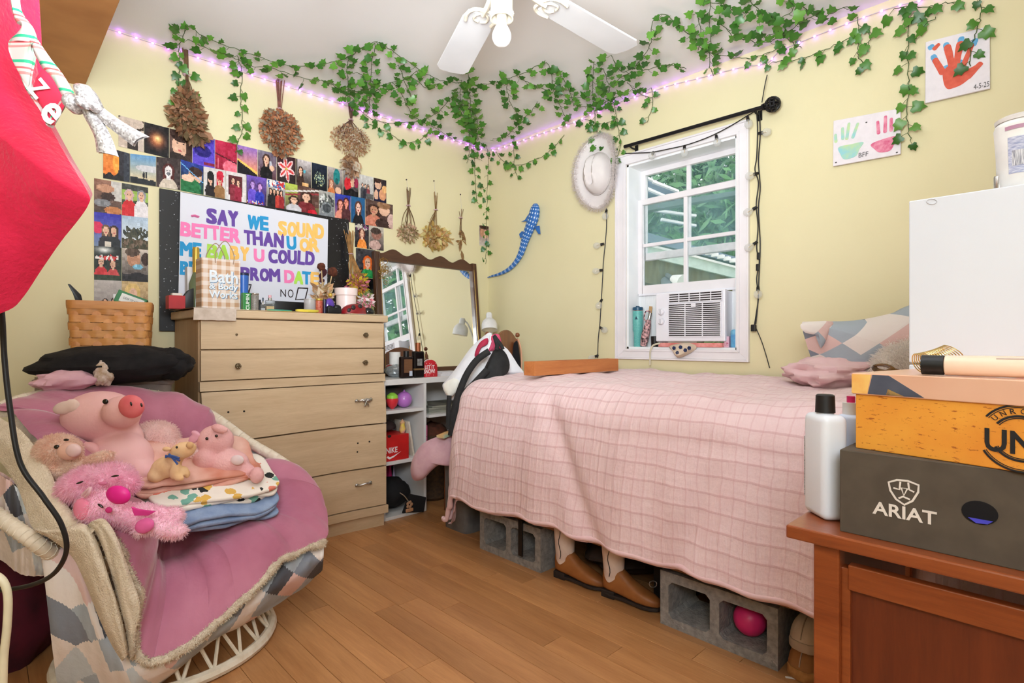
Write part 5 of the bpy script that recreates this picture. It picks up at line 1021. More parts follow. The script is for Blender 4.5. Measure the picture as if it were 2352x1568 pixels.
for k in range(len(RIMP)):
    tg_ = (RIMP[(k + 1) % len(RIMP)] - RIMP[k - 1]).normalized(); ua = tg_.orthogonal().normalized(); wa = tg_.cross(ua); wr_.tube([RIMP[k] + (ua * cos(q) + wa * sin(q)) * .0198 for q in np.linspace(0, 2 * pi, 9)[:-1]], .0014, 4, closed=True)
part('rim_wrapping', wr_, m_rat, pp, kind='stuff')
bs = MB(); BC = Vector((-2.30, -1.02, 0)); 
for (r, z, tr) in ((.30, .018, .017), (.235, .25, .014)): part('base_ring', MB().tube([BC + Vector((cos(a) * r, sin(a) * r, z)) for a in np.linspace(0, 2 * pi, 49)[:-1]], tr, 8, closed=True), m_rat, pp)
for k in range(22):
    a0, a1 = 2 * pi * k / 22, 2 * pi * (k + .9) / 22; A_ = BC + Vector((cos(a0) * .30, sin(a0) * .30, .02)); B_ = BC + Vector((cos(a1 + .25) * .235, sin(a1 + .25) * .235, .25)); C_ = BC + Vector((cos(a0 - .35) * .235, sin(a0 - .35) * .235, .25))
    for e in (B_, C_): part('base_strut', MB().tube([A_, A_.lerp(e, .5) - Vector(((A_.lerp(e, .5) - BC).x, (A_.lerp(e, .5) - BC).y, 0)) * .10, e], .0055, 6), m_rat, pp)
bl_ = MB()
for k in range(14):
    a = 2 * pi * k / 14; bl_.tube([rimp(a, RR * .55, -.20), rimp(a, RR * .35, -.23), rimp(a, .02, -.25)], .008, 6)
part('bowl_ribs', bl_, m_rat, pp)
# quilts: UV diamonds
tq = NT('geometric_print'); uq = tq.n('ShaderNodeUVMap'); sq = tq.n('ShaderNodeSeparateXYZ'); tq.l(uq.outputs[0], sq.inputs[0])
su = tq.math('MULTIPLY', sq.outputs[0], 1.0); sv = tq.math('MULTIPLY', sq.outputs[1], 1.0); a_ = tq.math('FLOOR', tq.math('ADD', su, sv)); b_ = tq.math('FLOOR', tq.math('SUBTRACT', su, sv)); cb = tq.n('ShaderNodeCombineXYZ'); tq.l(a_, cb.inputs[0]); tq.l(b_, cb.inputs[1]); wn = tq.n('ShaderNodeTexWhiteNoise'); tq.l(cb.outputs[0], wn.inputs['Vector'])
tq.l(tq.ramp(wn.outputs['Value'], [(0, lin4((236, 226, 220))), (.26, lin4((170, 180, 190))), (.46, lin4((200, 208, 214))), (.58, lin4((226, 192, 186))), (.68, lin4((236, 226, 220))), (.80, lin4((132, 138, 150))), (.92, lin4((84, 86, 94)))], 'CONSTANT'), tq.b.inputs['Base Color']); tq.b.inputs['Roughness'].default_value = .85; tq.bump(tq.noise(tq.coord('Object'), 24, 4), .35, .012)
m_geo = tq.m
def strip(U, L, mat, name, parent, bulge=.04, n=10, m=14, uvk=9.0, wr=.012, seed=0, th=.012):
    A, B = cat([at(*p) for p in U], n), cat([at(*p) for p in L], n); k = min(len(A), len(B)) - 1
    def f(u, v):
        i = min(int(u * k), k - 1); q = u * k - i; p = A[i].lerp(A[i + 1], q).lerp(B[i].lerp(B[i + 1], q), v); o = (CAM - p).normalized(); o.z *= .3
        return p + o * (bulge * sin(min(1, v * 1.05) * pi) ** .7 + wr * (fz((u * 14, v * 2.2, seed), 1, 1.2) + fz((u * 30, v * 5, seed + 3), 1, .4)))
    def uvf(u, v):
        i = min(int(u * k), k - 1); return (sum((A[j + 1] - A[j]).length for j in range(i)) * uvk + u * .01, (A[i] - B[i]).length * v * uvk)
    mb = MB().grid(f, k * 2, m, uvs=uvf); b = len(mb.v); mb.grid(lambda u, v: f(u, v) + FWD * th, k * 2, m, uvs=uvf); return part(name, mb, mat, parent, 60)
qd = thing('geometric_quilt', 'grey pink and white geometric print quilt draped under the plush blanket', 'quilt', (-2.3, -1.3, .05))
strip([(96, 1272, 1.44), (165, 1270, 1.45), (240, 1395, 1.46), (300, 1485, 1.48), (400, 1488, 1.54), (480, 1428, 1.62), (560, 1366, 1.70), (640, 1298, 1.80), (700, 1262, 1.89), (742, 1248, 1.95)],
      [(136, 1606, 1.50), (210, 1612, 1.51), (280, 1612, 1.52), (330, 1600, 1.53), (400, 1545, 1.58), (480, 1478, 1.66), (550, 1440, 1.73), (620, 1398, 1.82), (694, 1350, 1.92), (738, 1312, 1.98)], m_geo, 'quilt_drape', qd, .06, uvk=9.5)
strip([(-60, 1060, 1.56), (0, 1090, 1.5), (40, 1120, 1.47), (80, 1180, 1.45), (112, 1265, 1.45)], [(-60, 1270, 1.6), (0, 1285, 1.56), (35, 1312, 1.53), (66, 1322, 1.5), (104, 1322, 1.49)], m_geo, 'quilt_drape', qd, .03, uvk=9.5, seed=4)
strip([(486, 958, 2.2), (530, 990, 2.2), (580, 1025, 2.18), (634, 1056, 2.15)], [(486, 985, 2.17), (530, 1016, 2.15), (580, 1050, 2.13), (630, 1078, 2.1)], m_geo, 'quilt_drape', qd, .015, uvk=12, seed=8)
# mauve plush blanket
m_mauve = mk('mauve_plush', (196, 126, 150), .85, (178, 106, 132), 6, bump=.25, bscale=18, bdist=.02, sheen=.6); m_sherpa = mk('sherpa', (232, 218, 196), .95, (220, 204, 180), 40, bump=.8, bscale=220, bdist=.006)
bl = thing('plush_blanket', 'mauve plush blanket with cream sherpa backing spread in the papasan', 'blanket', (-2.3, -1.2, .3))
OUT = [(0, 925, 1.72), (100, 893, 1.86), (200, 882, 1.98), (300, 890, 2.06), (400, 905, 2.13), (480, 942, 2.17), (510, 985, 2.17), (560, 1030, 2.15), (610, 1062, 2.13), (690, 1076, 2.10), (732, 1120, 2.06), (752, 1180, 2.01), (756, 1216, 1.96), (742, 1240, 1.92), (690, 1262, 1.84), (640, 1288, 1.76), (600, 1335, 1.69), (560, 1372, 1.64), (500, 1424, 1.57), (440, 1474, 1.51), (380, 1505, 1.465), (330, 1513, 1.43), (306, 1480, 1.42), (310, 1420, 1.42), (318, 1370, 1.42), (300, 1310, 1.41), (270, 1250, 1.41), (235, 1205, 1.42), (180, 1180, 1.44), (140, 1110, 1.49), (100, 1040, 1.56), (60, 985, 1.63), (20, 945, 1.70), (-30, 935, 1.70)]
OP = cat([at(*p) for p in OUT], 6, True); CC = at(390, 1140, 1.86); K = len(OP)
def blank(u, v):
    i = int(u * K) % K; p = OP[i]; s = v; e = CC.lerp(p, s); q = max(0, (s - .45) / .55); ang = u * 2 * pi
    e = e + RN * (.055 * sin(pi * min(1, q)) ** .8 - .0 * s)
    pl = .010 * (fz((cos(ang) * 9, sin(ang) * 9, 2 + s * 1.2), 1, 1.3) + .5 * fz((cos(ang) * 20, sin(ang) * 20, s * 2), 1, 1)) * min(1, s * 1.6)
    return e + RN * pl + RN * fz((e.x * 5, e.y * 5, e.z * 5), 1, .014)
mb = MB().grid(blank, K, 36, closeu=True); b = len(mb.v); part('plush_face', mb, m_mauve, bl, 60)
mb = MB().grid(lambda u, v: blank(u, v) - RN * .018 + Vector((0, 0, -.004)), K, 36, closeu=True); part('sherpa_backing', mb, m_sherpa, bl, 60)
i0 = 13 * 6 - 2; i1 = 27 * 6
hem = [blank(i / K, 1.0) - RN * .006 for i in range(i0, i1)]; hr = [.011 + .004 * fz((i * .21, 0, 0), 1, 1.6) for i in range(len(hem))]
hm = MB().tube(hem, hr, 10); part('sherpa_hem', hm, m_sherpa, bl, 60); part('sherpa_pile', fur_on(hm, 9000, .007, .0007, 5, .1, 1.2), m_sherpa, bl, 0, kind='stuff')
def cream(U, L, bulge, seed):
    A, B = cat([at(*p) for p in U], 10), cat([at(*p) for p in L], 10); k = min(len(A), len(B)) - 1
    def f(u, v):
        i = min(int(u * k), k - 1); q = u * k - i; p = A[i].lerp(A[i + 1], q).lerp(B[i].lerp(B[i + 1], q), v); o = (CAM - p).normalized(); return p + o * (bulge * max(0, sin(v * pi)) ** .6 + fz((u * 5, v * 3, seed), 1, .012))
    mb = MB().grid(f, k, 14); part('sherpa_fold', mb, m_sherpa, bl, 60); part('sherpa_pile', fur_on(mb, 9000, .006, .0007, seed, .1, 1.2), m_sherpa, bl, 0, kind='stuff')
cream([(-40, 915, 1.68), (0, 958, 1.62), (50, 990, 1.55), (105, 1062, 1.48), (142, 1140, 1.43), (190, 1200, 1.40), (232, 1200, 1.385)], [(-40, 1040, 1.58), (0, 1060, 1.53), (40, 1120, 1.47), (62, 1180, 1.43), (78, 1215, 1.41), (130, 1240, 1.39), (170, 1272, 1.38)], .03, 1)
cream([(80, 1212, 1.40), (130, 1215, 1.385), (190, 1202, 1.375), (222, 1240, 1.37), (252, 1330, 1.37), (280, 1420, 1.38), (296, 1500, 1.40)], [(80, 1220, 1.41), (120, 1240, 1.40), (165, 1278, 1.39), (192, 1330, 1.385), (228, 1420, 1.385), (256, 1480, 1.39), (280, 1518, 1.40)], .035, 2)
cream([(212, 1196, 1.37), (240, 1192, 1.37), (268, 1232, 1.37), (300, 1320, 1.38), (322, 1390, 1.385), (312, 1450, 1.39), (308, 1500, 1.40)], [(200, 1206, 1.385), (226, 1236, 1.38), (250, 1300, 1.38), (272, 1380, 1.38), (288, 1440, 1.385), (296, 1490, 1.39), (300, 1516, 1.40)], .018, 3)
# ================================================================ plush toys
CF = frame((0, 0, 0), RIGHT, UP)      # camera facing axes: x right, y up, z towards the viewer
def E(mb, px, py, rx, ry, d, rd=None, rot=0, mi=0, bump=0.0, seed=0, n=20, m=14):
    s = d / FPX; rd = (rd if rd is not None else min(rx, ry)) * s
    f = (lambda v: 1 + fz(Vector(v) * 4 + Vector((seed, 0, 0)), 1, bump)) if bump else None
    return mb.sph(at(px, py, d), (rx * s, ry * s, rd), n, m, M=CF @ Matrix.Rotation(math.radians(rot), 4, 'Z'), mi=mi, fn=f)
def G_(*es, bump=0.0): 
    mb = MB()
    for i, e in enumerate(es): E(mb, *e[:5], **(e[5] if len(e) > 5 else {}), bump=bump, seed=i * 3.1)
    return mb
def remesh(mb, vox=.006, sm=6):
    me = mb.mesh('tmp', None, 0); o = bpy.data.objects.new('tmp', me); COL.objects.link(o); md = o.modifiers.new('r', 'REMESH'); md.mode = 'VOXEL'; md.voxel_size = vox; ms = o.modifiers.new('s', 'SMOOTH'); ms.factor = .6; ms.iterations = sm
    bpy.context.view_layer.update(); dg = bpy.context.evaluated_depsgraph_get(); ev = o.evaluated_get(dg); m2 = ev.to_mesh(); out = MB(); out.v = [v.co.copy() for v in m2.vertices]; out.f = [tuple(p.vertices) for p in m2.polygons]; out.mi = [0] * len(out.f); ev.to_mesh_clear(); bpy.data.objects.remove(o); bpy.data.meshes.remove(me); return out
m_eye = mk('toy_eye', (14, 12, 12), .15, coat=.5)
def plush(name, label, body, mat, d, base, fur=None):
    t = thing(name, label, 'plush toy', at(*base), group='plush pigs in the papasan chair'); mb = remesh(body); part('body', mb, mat, t, 60)
    if fur: part('fur', fur_on(mb, fur[0], fur[1], .0008, 7, .25, .9), fur[2], t, 0, kind='stuff')
    return t
# large corduroy pig
m_pig = mk('pig_pink', (244, 196, 196), .8, (238, 184, 186), 10, bump=.15, bscale=120); m_snout = mk('pig_snout', (240, 130, 136), .7, (232, 112, 122), 30); m_ear = mk('pig_ear', (240, 214, 204), .85)
body = G_((232, 957, 82, 60, 1.74, dict(rd=62)), (280, 946, 42, 38, 1.68, dict(rd=36)), (268, 1008, 56, 48, 1.75, dict(rd=46)), (276, 1056, 72, 66, 1.72, dict(rd=55)), (300, 1084, 60, 36, 1.70, dict(rd=45)))
t = plush('plush_pig', 'large smooth pink plush pig with a coral snout sitting upright', body, m_pig, 1.74, (280, 1120, 1.72))
part('snout', remesh(G_((302, 933, 29, 27, 1.645, dict(rd=17, rot=-25))), .004, 3), m_snout, t, 60); part('ear', remesh(G_((150, 936, 30, 16, 1.67, dict(rd=9, rot=12)), (166, 932, 18, 17, 1.67, dict(rd=9))), .004, 3), m_ear, t, 60)
part('arm', remesh(G_((203, 1033, 26, 19, 1.66, dict(rd=18, rot=-8)), (190, 1040, 16, 15, 1.66)), .005, 3), m_pig, t, 60)
part('eye', G_((242, 922, 6.5, 6, 1.645, dict(rd=4))), m_eye, t)
for x, y in ((301, 927), (325, 930)): part('nostril', G_((x, y, 2.2, 5, 1.620, dict(rd=2, rot=15))), m_eye, t)
# brown fluffy pig
m_bpig = mk('fluff_tan', (240, 220, 206), .95, (222, 180, 162), 30); m_bfur = furmat('fluff_tan_hair', (255, 240, 228), (240, 204, 186))
body = G_((133, 1037, 46, 38, 1.52, dict(rd=38)), (166, 1078, 62, 26, 1.52, dict(rd=30)), (125, 1082, 22, 18, 1.49), (226, 1056, 38, 14, 1.49, dict(rd=14, rot=22)), (180, 1080, 40, 26, 1.54)); t = plush('plush_pig', 'fluffy tan and white plush pig leaning on the large pig', body, m_bpig, 1.6, (150, 1105, 1.50), (12000, .010, m_bfur))
part('muzzle', remesh(G_((160, 1036, 27, 21, 1.475, dict(rd=16))), .004, 3), mk('muzzle_tan', (232, 186, 168), .85), t, 60); part('nose', remesh(G_((169, 1034, 18, 16, 1.455, dict(rd=10))), .004, 3), mk('nose_pink', (240, 206, 204), .8), t, 60); part('eye', G_((130, 1026, 6, 5, 1.475, dict(rd=4))), m_eye, t); part('eye', G_((152, 1010, 6, 3, 1.48, dict(rd=3))), m_eye, t)
# pale fluffy pig behind
m_pfl = mk('pale_fluff', (248, 224, 222), .95, (244, 212, 210), 20); body = G_((358, 1006, 46, 36, 1.86, dict(rd=38)), (380, 1040, 40, 30, 1.84), (450, 1050, 26, 24, 1.82, dict(rd=22))); t = plush('plush_pig', 'pale pink long haired plush pig lying behind the tan piglet', body, m_pfl, 1.86, (380, 1080, 1.85), (9000, .014, furmat('pale_fluff_hair', (255, 240, 238), (255, 230, 228))))
# small tan piglet
m_tan = mk('tan_plush', (242, 206, 160), .85, (230, 186, 136), 20, bump=.2, bscale=90); body = G_((420, 1034, 32, 20, 1.645, dict(rd=18, rot=18)), (402, 1050, 20, 18, 1.655), (382, 1072, 36, 26, 1.665, dict(rd=22, rot=20)), (358, 1092, 19, 17, 1.655), (402, 1082, 12, 22, 1.635, dict(rot=-15)), (412, 1098, 14, 8, 1.625), (427, 1084, 9, 16, 1.655, dict(rot=20))); t = plush('plush_pig', 'small tan plush piglet with a blue thread bow', body, m_tan, 1.645, (390, 1110, 1.655))
part('snout', remesh(G_((436, 1022, 9, 9, 1.620, dict(rd=6))), .003, 3), mk('tan_snout', (226, 180, 130), .85), t, 60); part('ear', remesh(G_((383, 1031, 11, 6, 1.625, dict(rd=4))), .003, 3), m_tan, t, 60); part('eye', G_((406, 1027, 2.5, 3, 1.611, dict(rd=2))), m_eye, t)
s_ = MB()
for pts in ([(380, 1046), (395, 1050), (413, 1058)], [(388, 1042), (395, 1050), (408, 1066)], [(380, 1050), (392, 1046), (412, 1052)]): s_.tube(cat([at(x, y, 1.610) for x, y in pts], 4), .003, 6)
part('thread_bow', s_, mk('blue_thread', (62, 92, 160), .8), t)
# corduroy pig with ribbon
m_cor = mk('corduroy_pink', (238, 188, 188), .9, (228, 170, 172), 16, bump=.5, bscale=160); body = G_((495, 1012, 40, 37, 1.840, dict(rd=34)), (517, 1062, 54, 32, 1.840, dict(rd=34)), (470, 1056, 26, 24, 1.800), (560, 1082, 26, 20, 1.840), (590, 1091, 16, 20, 1.820)); t = plush('plush_pig', 'soft corduroy plush pig with a satin ear ribbon', body, m_cor, 1.840, (520, 1105, 1.840))
part('ear', remesh(G_((445, 1007, 14, 10, 1.810, dict(rd=5, rot=40)), (450, 996, 12, 7, 1.810, dict(rd=5, rot=-30))), .003, 3), mk('satin_pink', (236, 176, 196), .35), t, 60); part('ear', remesh(G_((504, 984, 20, 10, 1.800, dict(rd=7, rot=-15))), .003, 3), m_cor, t, 60); part('belly', remesh(G_((545, 1056, 16, 12, 1.795, dict(rd=6))), .003, 3), mk('belly_white', (246, 226, 228), .6), t, 60)
for x, y in ((475, 1007), (497, 1001)): part('eye', G_((x, y, 3.5, 3.5, 1.785, dict(rd=2.5))), m_eye, t)
# fluffy pig asleep
m_fp = mk('candy_fluff', (250, 204, 222), .95, (246, 190, 214), 14); body = G_((226, 1104, 68, 34, 1.47, dict(rd=38)), (180, 1120, 42, 32, 1.45), (260, 1096, 44, 30, 1.48), (290, 1110, 26, 22, 1.47)); t = plush('plush_pig', 'candy pink long haired plush pig with closed eyes', body, m_fp, 1.47, (220, 1140, 1.46), (9000, .014, furmat('candy_hair', (255, 222, 236), (255, 204, 226))))
for x, y, r in ((183, 1108, 20), (264, 1093, 8)): part('closed_eye', G_((x, y, 9, 2.4, 1.395, dict(rd=3, rot=r))), m_eye, t)
part('mouth', G_((236, 1110, 10, 4, 1.395, dict(rd=3))), mk('mouth_pink', (220, 120, 160), .8), t)
# bright pig with wings
m_bp = mk('bright_fluff', (246, 176, 206), .9, (250, 206, 222), 12); body = G_((228, 1166, 46, 42, 1.425, dict(rd=40)), (262, 1178, 40, 32, 1.435), (322, 1188, 58, 30, 1.455, dict(rd=32)), (400, 1184, 20, 20, 1.465), (360, 1186, 30, 22, 1.455), (396, 1220, 34, 16, 1.435, dict(rd=20)), (350, 1208, 34, 18, 1.435), (318, 1222, 18, 10, 1.415)); t = plush('plush_pig', 'bright pink winged plush pig lying on its side', body, m_bp, 1.435, (300, 1235, 1.425), (9000, .009, furmat('bright_hair', (255, 216, 232), (255, 236, 242))))
part('snout', remesh(G_((272, 1136, 29, 22, 1.380, dict(rd=12, rot=-15))), .004, 3), mk('magenta_satin', (232, 40, 150), .4, (222, 24, 136), 20), t, 60); part('ear', remesh(G_((188, 1169, 20, 27, 1.385, dict(rd=9))), .004, 3), mk('ear_rose', (244, 140, 172), .85), t, 60); part('cheek', G_((250, 1171, 8, 7, 1.379, dict(rd=4))), mk('magenta_felt', (228, 60, 140), .8), t); part('wink', G_((231, 1161, 8, 2.6, 1.371, dict(rd=3, rot=-35))), m_eye, t)
wp = [at(x, y, 1.390) for x, y in ((301, 1164), (318, 1170), (356, 1175), (340, 1184), (308, 1184))]; mbw = MB(); mbw.v = wp + [p + FWD * .006 for p in wp]; mbw.f = [tuple(range(5)), tuple(reversed(range(5, 10)))] + [(i, 5 + i, 5 + (i + 1) % 5, (i + 1) % 5) for i in range(5)]; mbw.mi = [0] * 7; part('wing', mbw, mk('magenta_shiny', (226, 60, 150), .25), t, 0, .001); part('hip_patch', remesh(G_((332, 1207, 24, 18, 1.402, dict(rd=8, rot=25))), .004, 3), mk('hip_pink', (244, 110, 178), .85), t, 60); part('hair_bow', MB().tube(cat([at(190, 1137, 1.385), at(200, 1126, 1.375), at(208, 1120, 1.375), at(204, 1132, 1.375), at(196, 1140, 1.385)], 4), .004, 6), mk('satin_bow', (246, 200, 216), .3), t)
# ================================================================ folded blankets
def slab(A, B, depth, th, layers, seed, amp=.009, e=.42):
    """folded cloth: stacked rounded layers between the two front corners A and B"""
    u = (B - A); L = u.length; u.normalize(); w = RN.copy(); v = w.cross(u).normalized(); w = u.cross(v); mb = MB()
    for k in range(layers):
        sh = random.Random(seed + k); lx, ly = L * (1 - .04 * sh.random()), depth * (1 - .08 * sh.random()); c = A + u * L / 2 + v * (ly / 2 + .012 * sh.random()) + w * (th * (k + .5))
        M2 = Matrix.Identity(4)
        for i, ax_ in enumerate((u, v, w)):
            for j in range(3): M2[j][i] = ax_[j]
        base = MB().sph((0, 0, 0), 1, 44, 18, M=Matrix.Identity(4))
        for p in base.v:
            q = Vector([math.copysign(abs(x) ** e, x) for x in (p.x, p.y, p.z)]); q = Vector((q.x * lx / 2, q.y * ly / 2, q.z * th * .54)); q += Vector((0, 0, fz((q.x * 6, q.y * 6, seed + k * .35), 1, amp * 2.6) + fz((q.x * 15, q.y * 10, seed + k), 1, amp * .9))) + Vector((fz((q.y * 8, seed, k), 1, amp * 3), fz((q.x * 8, seed, k), 1, amp * 4), 0)); mb.v.append(M2 @ q + c)
        b = len(mb.v) - len(base.v); mb.f += [tuple(b + i for i in f) for f in base.f]; mb.mi += base.mi
    return mb
m_blue = mk('blue_fleece', (146, 166, 198), .95, (124, 146, 184), 24, bump=.5, bscale=160)
tfl = NT('floral_fleece'); vv = tfl.coord('Object'); vo = tfl.n('ShaderNodeTexVoronoi', i_Scale=27.0); tfl.l(vv, vo.inputs['Vector']); nn_ = tfl.noise(vv, 60, 4)
dd = tfl.math('ADD', vo.outputs['Distance'], tfl.math('MULTIPLY', tfl.math('SUBTRACT', nn_, .5), .55)); wn2 = tfl.n('ShaderNodeTexWhiteNoise'); tfl.l(vo.outputs['Color'], wn2.inputs['Vector']); colr = tfl.ramp(wn2.outputs['Value'], [(0, lin4((120, 176, 160))), (.3, lin4((36, 40, 40))), (.48, lin4((224, 180, 90))), (.66, lin4((226, 130, 110))), (.8, lin4((240, 232, 222)))], 'CONSTANT'); tfl.l(tfl.mix(tfl.math('LESS_THAN', dd, .44), lin4((242, 234, 224)), colr), tfl.b.inputs['Base Color']); tfl.b.inputs['Roughness'].default_value = .95
m_peach = mk('peach_fleece', (236, 192, 178), .95, (206, 130, 108), 9, bump=.3, bscale=160, detail=2)
single('folded_blanket', slab(at(366, 1250, 1.585), at(650, 1192, 1.86), .25, .0185, 3, 1), m_blue, 'folded dusty blue fleece blanket at the bottom of the pile', 'blanket', 'folded blankets in the papasan chair', smooth=60)
single('folded_blanket', slab(at(330, 1204, 1.595), at(654, 1146, 1.87), .25, .0175, 3, 20), tfl.m, 'folded white floral fleece blanket in the middle of the pile', 'blanket', 'folded blankets in the papasan chair', smooth=60)
single('folded_blanket', slab(at(296, 1154, 1.60), at(606, 1108, 1.86), .25, .0165, 3, 40), m_peach, 'folded peach fleece blanket on top of the pile', 'blanket', 'folded blankets in the papasan chair', smooth=60)
# ================================================================ air conditioner and sill things
m_ac = mk('ac_white', (238, 236, 242), .4, (232, 230, 236), 4); m_slot = mk('ac_dark', (52, 44, 42), .7)
ay0, ay1, az0, az1, ax = -1.836, -1.432, 1.0, 1.272, -0.004
ac = thing('window_air_conditioner', 'white window air conditioner with two round knobs', 'air conditioner', (0.1, (ay0 + ay1) / 2, az0))
part('housing', MB().box((0.21, (ay0 + ay1) / 2, (az0 + az1) / 2 + .002), (0.36, ay1 - ay0 - .03, az1 - az0 - .012)), m_ac, ac, 0, .004)
part('front_panel', MB().box((ax + .016, (ay0 + ay1) / 2, (az0 + az1) / 2), (0.032, ay1 - ay0, az1 - az0)), m_ac, ac, 0, .006)
def acp(px, py): return onx(px, py, ax - .001)
def slots(px0, px1, rows, cols, nm, zt, zb):
    ya, yb = acp(px0, 730).y, acp(px1, 730).y
    part(nm + '_recess', MB().box((ax - .0005, (ya + yb) / 2, (zt + zb) / 2), (.002, ya - yb, zt - zb)), m_slot, ac, 0)
    for k in range(rows + 1):
        z = zt - (zt - zb) * k / rows; part('slat', MB().box((ax - .004, (ya + yb) / 2, z), (.008, ya - yb, (zt - zb) / rows * .42)), m_ac, ac, 0)
    for k in range(cols + 1):
        y = ya + (yb - ya) * k / cols; part('grille_bar', MB().box((ax - .003, y, (zt + zb) / 2), (.008, .004, zt - zb)), m_ac, ac, 0)
slots(1537, 1659, 4, 5, 'vent', acp(1600, 671).z, acp(1600, 692).z)
slots(1536, 1656, 17, 3, 'intake', acp(1600, 696).z, acp(1600, 772).z)
c = acp(1594, 700); part('badge', MB().box(c + Vector((-.008, 0, 0)), (.006, .026, .02)), m_ac, ac, 0, .002)
for (x, y) in ((1520, 716), (1520, 738)):
    p = acp(x, y); k = part('knob', MB().lathe([(.018, 0), (.018, .012), (.015, .016), (0, .016)], 20, TR(p, (0, -pi / 2, 0))), m_ac, ac); part('knob_ridge', MB().box(p + Vector((-.018, 0, 0)), (.006, .006, .028)), mk('ac_grey', (206, 204, 210), .4), k, 0, .001)
for (ya, yb) in ((iy1, ay1 - .012), (ay0 + .012, iy0)):
    n = max(3, int(abs(ya - yb) / .011)); mb = MB()
    for k in range(n):
        y = ya + (yb - ya) * (k + .5) / n; mb.box((.112, y, (SILL + 1.283) / 2), (.012 if k % 2 else .006, abs(yb - ya) / n, 1.283 - SILL))
    part('accordion_panel', mb, m_jamb, ac, 0)
part('top_strip', MB().box((.095, (iy0 + iy1) / 2, 1.279), (.01, iy1 - iy0 - .02, .012)), m_ac, ac, 0)
def sil(px, x, py=800): return Vector((x, onx(px, py, x).y, SILL))
# tumbler
c = sil(1465, .045); H = onx(1465, 704, .045).z - SILL; R = .030; t = thing('teal_tumbler', 'tall teal insulated tumbler with a navy flip lid', 'tumbler', c)
part('body', MB().lathe([(R * .72, 0), (R * .78, .004), (R * .80, H * .35), (R * .98, H * .42), (R, H * .88), (R * .97, H * .89)], 28, TR(c)), mk('teal_speckle', (92, 172, 168), .4, (112, 190, 182), 160), t); part('steel_rim', MB().lathe([(R * .97, H * .88), (R, H * .905), (R * .9, H * .91)], 28, TR(c)), m_steel, t)
part('lid', MB().lathe([(R * .95, H * .90), (R * 1.02, H * .91), (R * 1.02, H * .975), (R * .9, H * .985), (0, H * .985)], 28, TR(c)).box(c + Vector((-.008, -.004, H * .99)), (.022, .012, .012)), mk('navy_lid', (32, 84, 116), .35), t)
part('emblem', MB().box(c + Vector((-R * .99, -.008, H * .72)), (.001, .007, .012)).box(c + Vector((-R * .985, -.008, H * .69)), (.001, .02, .004)), mk('emblem_dark', (24, 60, 84), .5), t, 0)
# umbrella
a = sil(1477, .02) + Vector((0, 0, .004)); b = onx(1497, 705, .045); t = thing('folded_umbrella', 'folded umbrella in a pink and black patterned sleeve', 'umbrella', a)
mu = mk('umbrella_print', (226, 176, 176), .7, (24, 20, 26), 90, detail=1); dv = (b - a)
rr = [.016, .022, .023, .022, .019, .012]; part('sleeve', MB().tube([a + dv * k * .135 for k in range(6)], rr, 14), mu, t); part('handle', MB().tube([a + dv * .66, a + dv * .85], .010, 12), m_steel, t); part('strap', MB().tube(cat([a + dv * .6, a + dv * .7 + Vector((-.02, .02, .0)), a + dv * .8 + Vector((-.02, .015, .02)), a + dv * .88], 4), .004, 6), mu, t)
p = onx(1494, 711, .06); single('cardboard_tag', MB().box((0, 0, 0), (.004, .020, .04), TR(p, (.15, 0, 0))), mk('kraft', (200, 160, 110), .8), 'small brown cardboard tag behind the umbrella', 'tag')
c = sil(1504, .02); single('black_cup', MB().lathe([(.02, 0), (.023, .06), (.019, .062), (0, .062)], 20, TR(c)), m_black, 'short black cup between umbrella and air conditioner', 'cup')
# pink tray, blue floral pouch, cord, deodorant, pink box
ya, yb = sil(1512, .0).y, sil(1662, .0).y; single('pink_tray', MB().box((.02, (ya + yb) / 2, SILL + .012), (.06, ya - yb - .01, .024)), mk('pink_clear', (236, 160, 156), .3, (214, 120, 110), 30), 'flat pink plastic tray under the air conditioner', 'tray', bevel=.004)
A = [onx(1536, 794, -.028), onx(1574, 787, -.03), onx(1596, 794, -.03), onx(1590, 806, -.04), onx(1556, 821, -.05), onx(1542, 806, -.04)]
t = thing('floral_pouch', 'cream pouch with navy flowers draped over the sill edge', 'pouch', A[4]); cc = sum(A, Vector()) / 6; mb = MB(); out = cat(A, 5, True); k = len(out)
mb.v = [p + Vector((.012, 0, 0)) for p in out] + [cc + (p - cc) * .75 + Vector((-.012, 0, 0)) for p in out] + [cc + Vector((-.016, 0, 0))]
for i in range(k): mb.f.append((i, (i + 1) % k, k + (i + 1) % k, k + i)); mb.f.append((k + i, k + (i + 1) % k, 2 * k)); mb.mi += [0, 0]
mb.f.append(tuple(reversed(range(k)))); mb.mi.append(0); part('pouch', mb, mk('pouch_cream', (222, 200, 176), .7), t)
for (x, y) in ((1548, 799), (1556, 810), (1563, 797), (1574, 804), (1583, 799)):
    p = onx(x, y, -.054); fmb = MB()
    for q in range(5): a_ = q * 2 * pi / 5; fmb.sph(p + Vector((0, cos(a_) * .006, sin(a_) * .006)), (.006, .005, .005), 8, 6)
    part('printed_flower', fmb, mk('navy_flower', (34, 50, 92), .7), t)
single('power_cable', MB().tube(cat([onx(1516, 788, -.02), onx(1500, 793, -.03), onx(1494, 805, -.03), onx(1493, 820, -.03), onx(1493, 838, -.03)], 5), .005, 8), mk('cord_ivory', (214, 206, 180), .6), 'ivory power cable hanging over the window sill', 'cable')
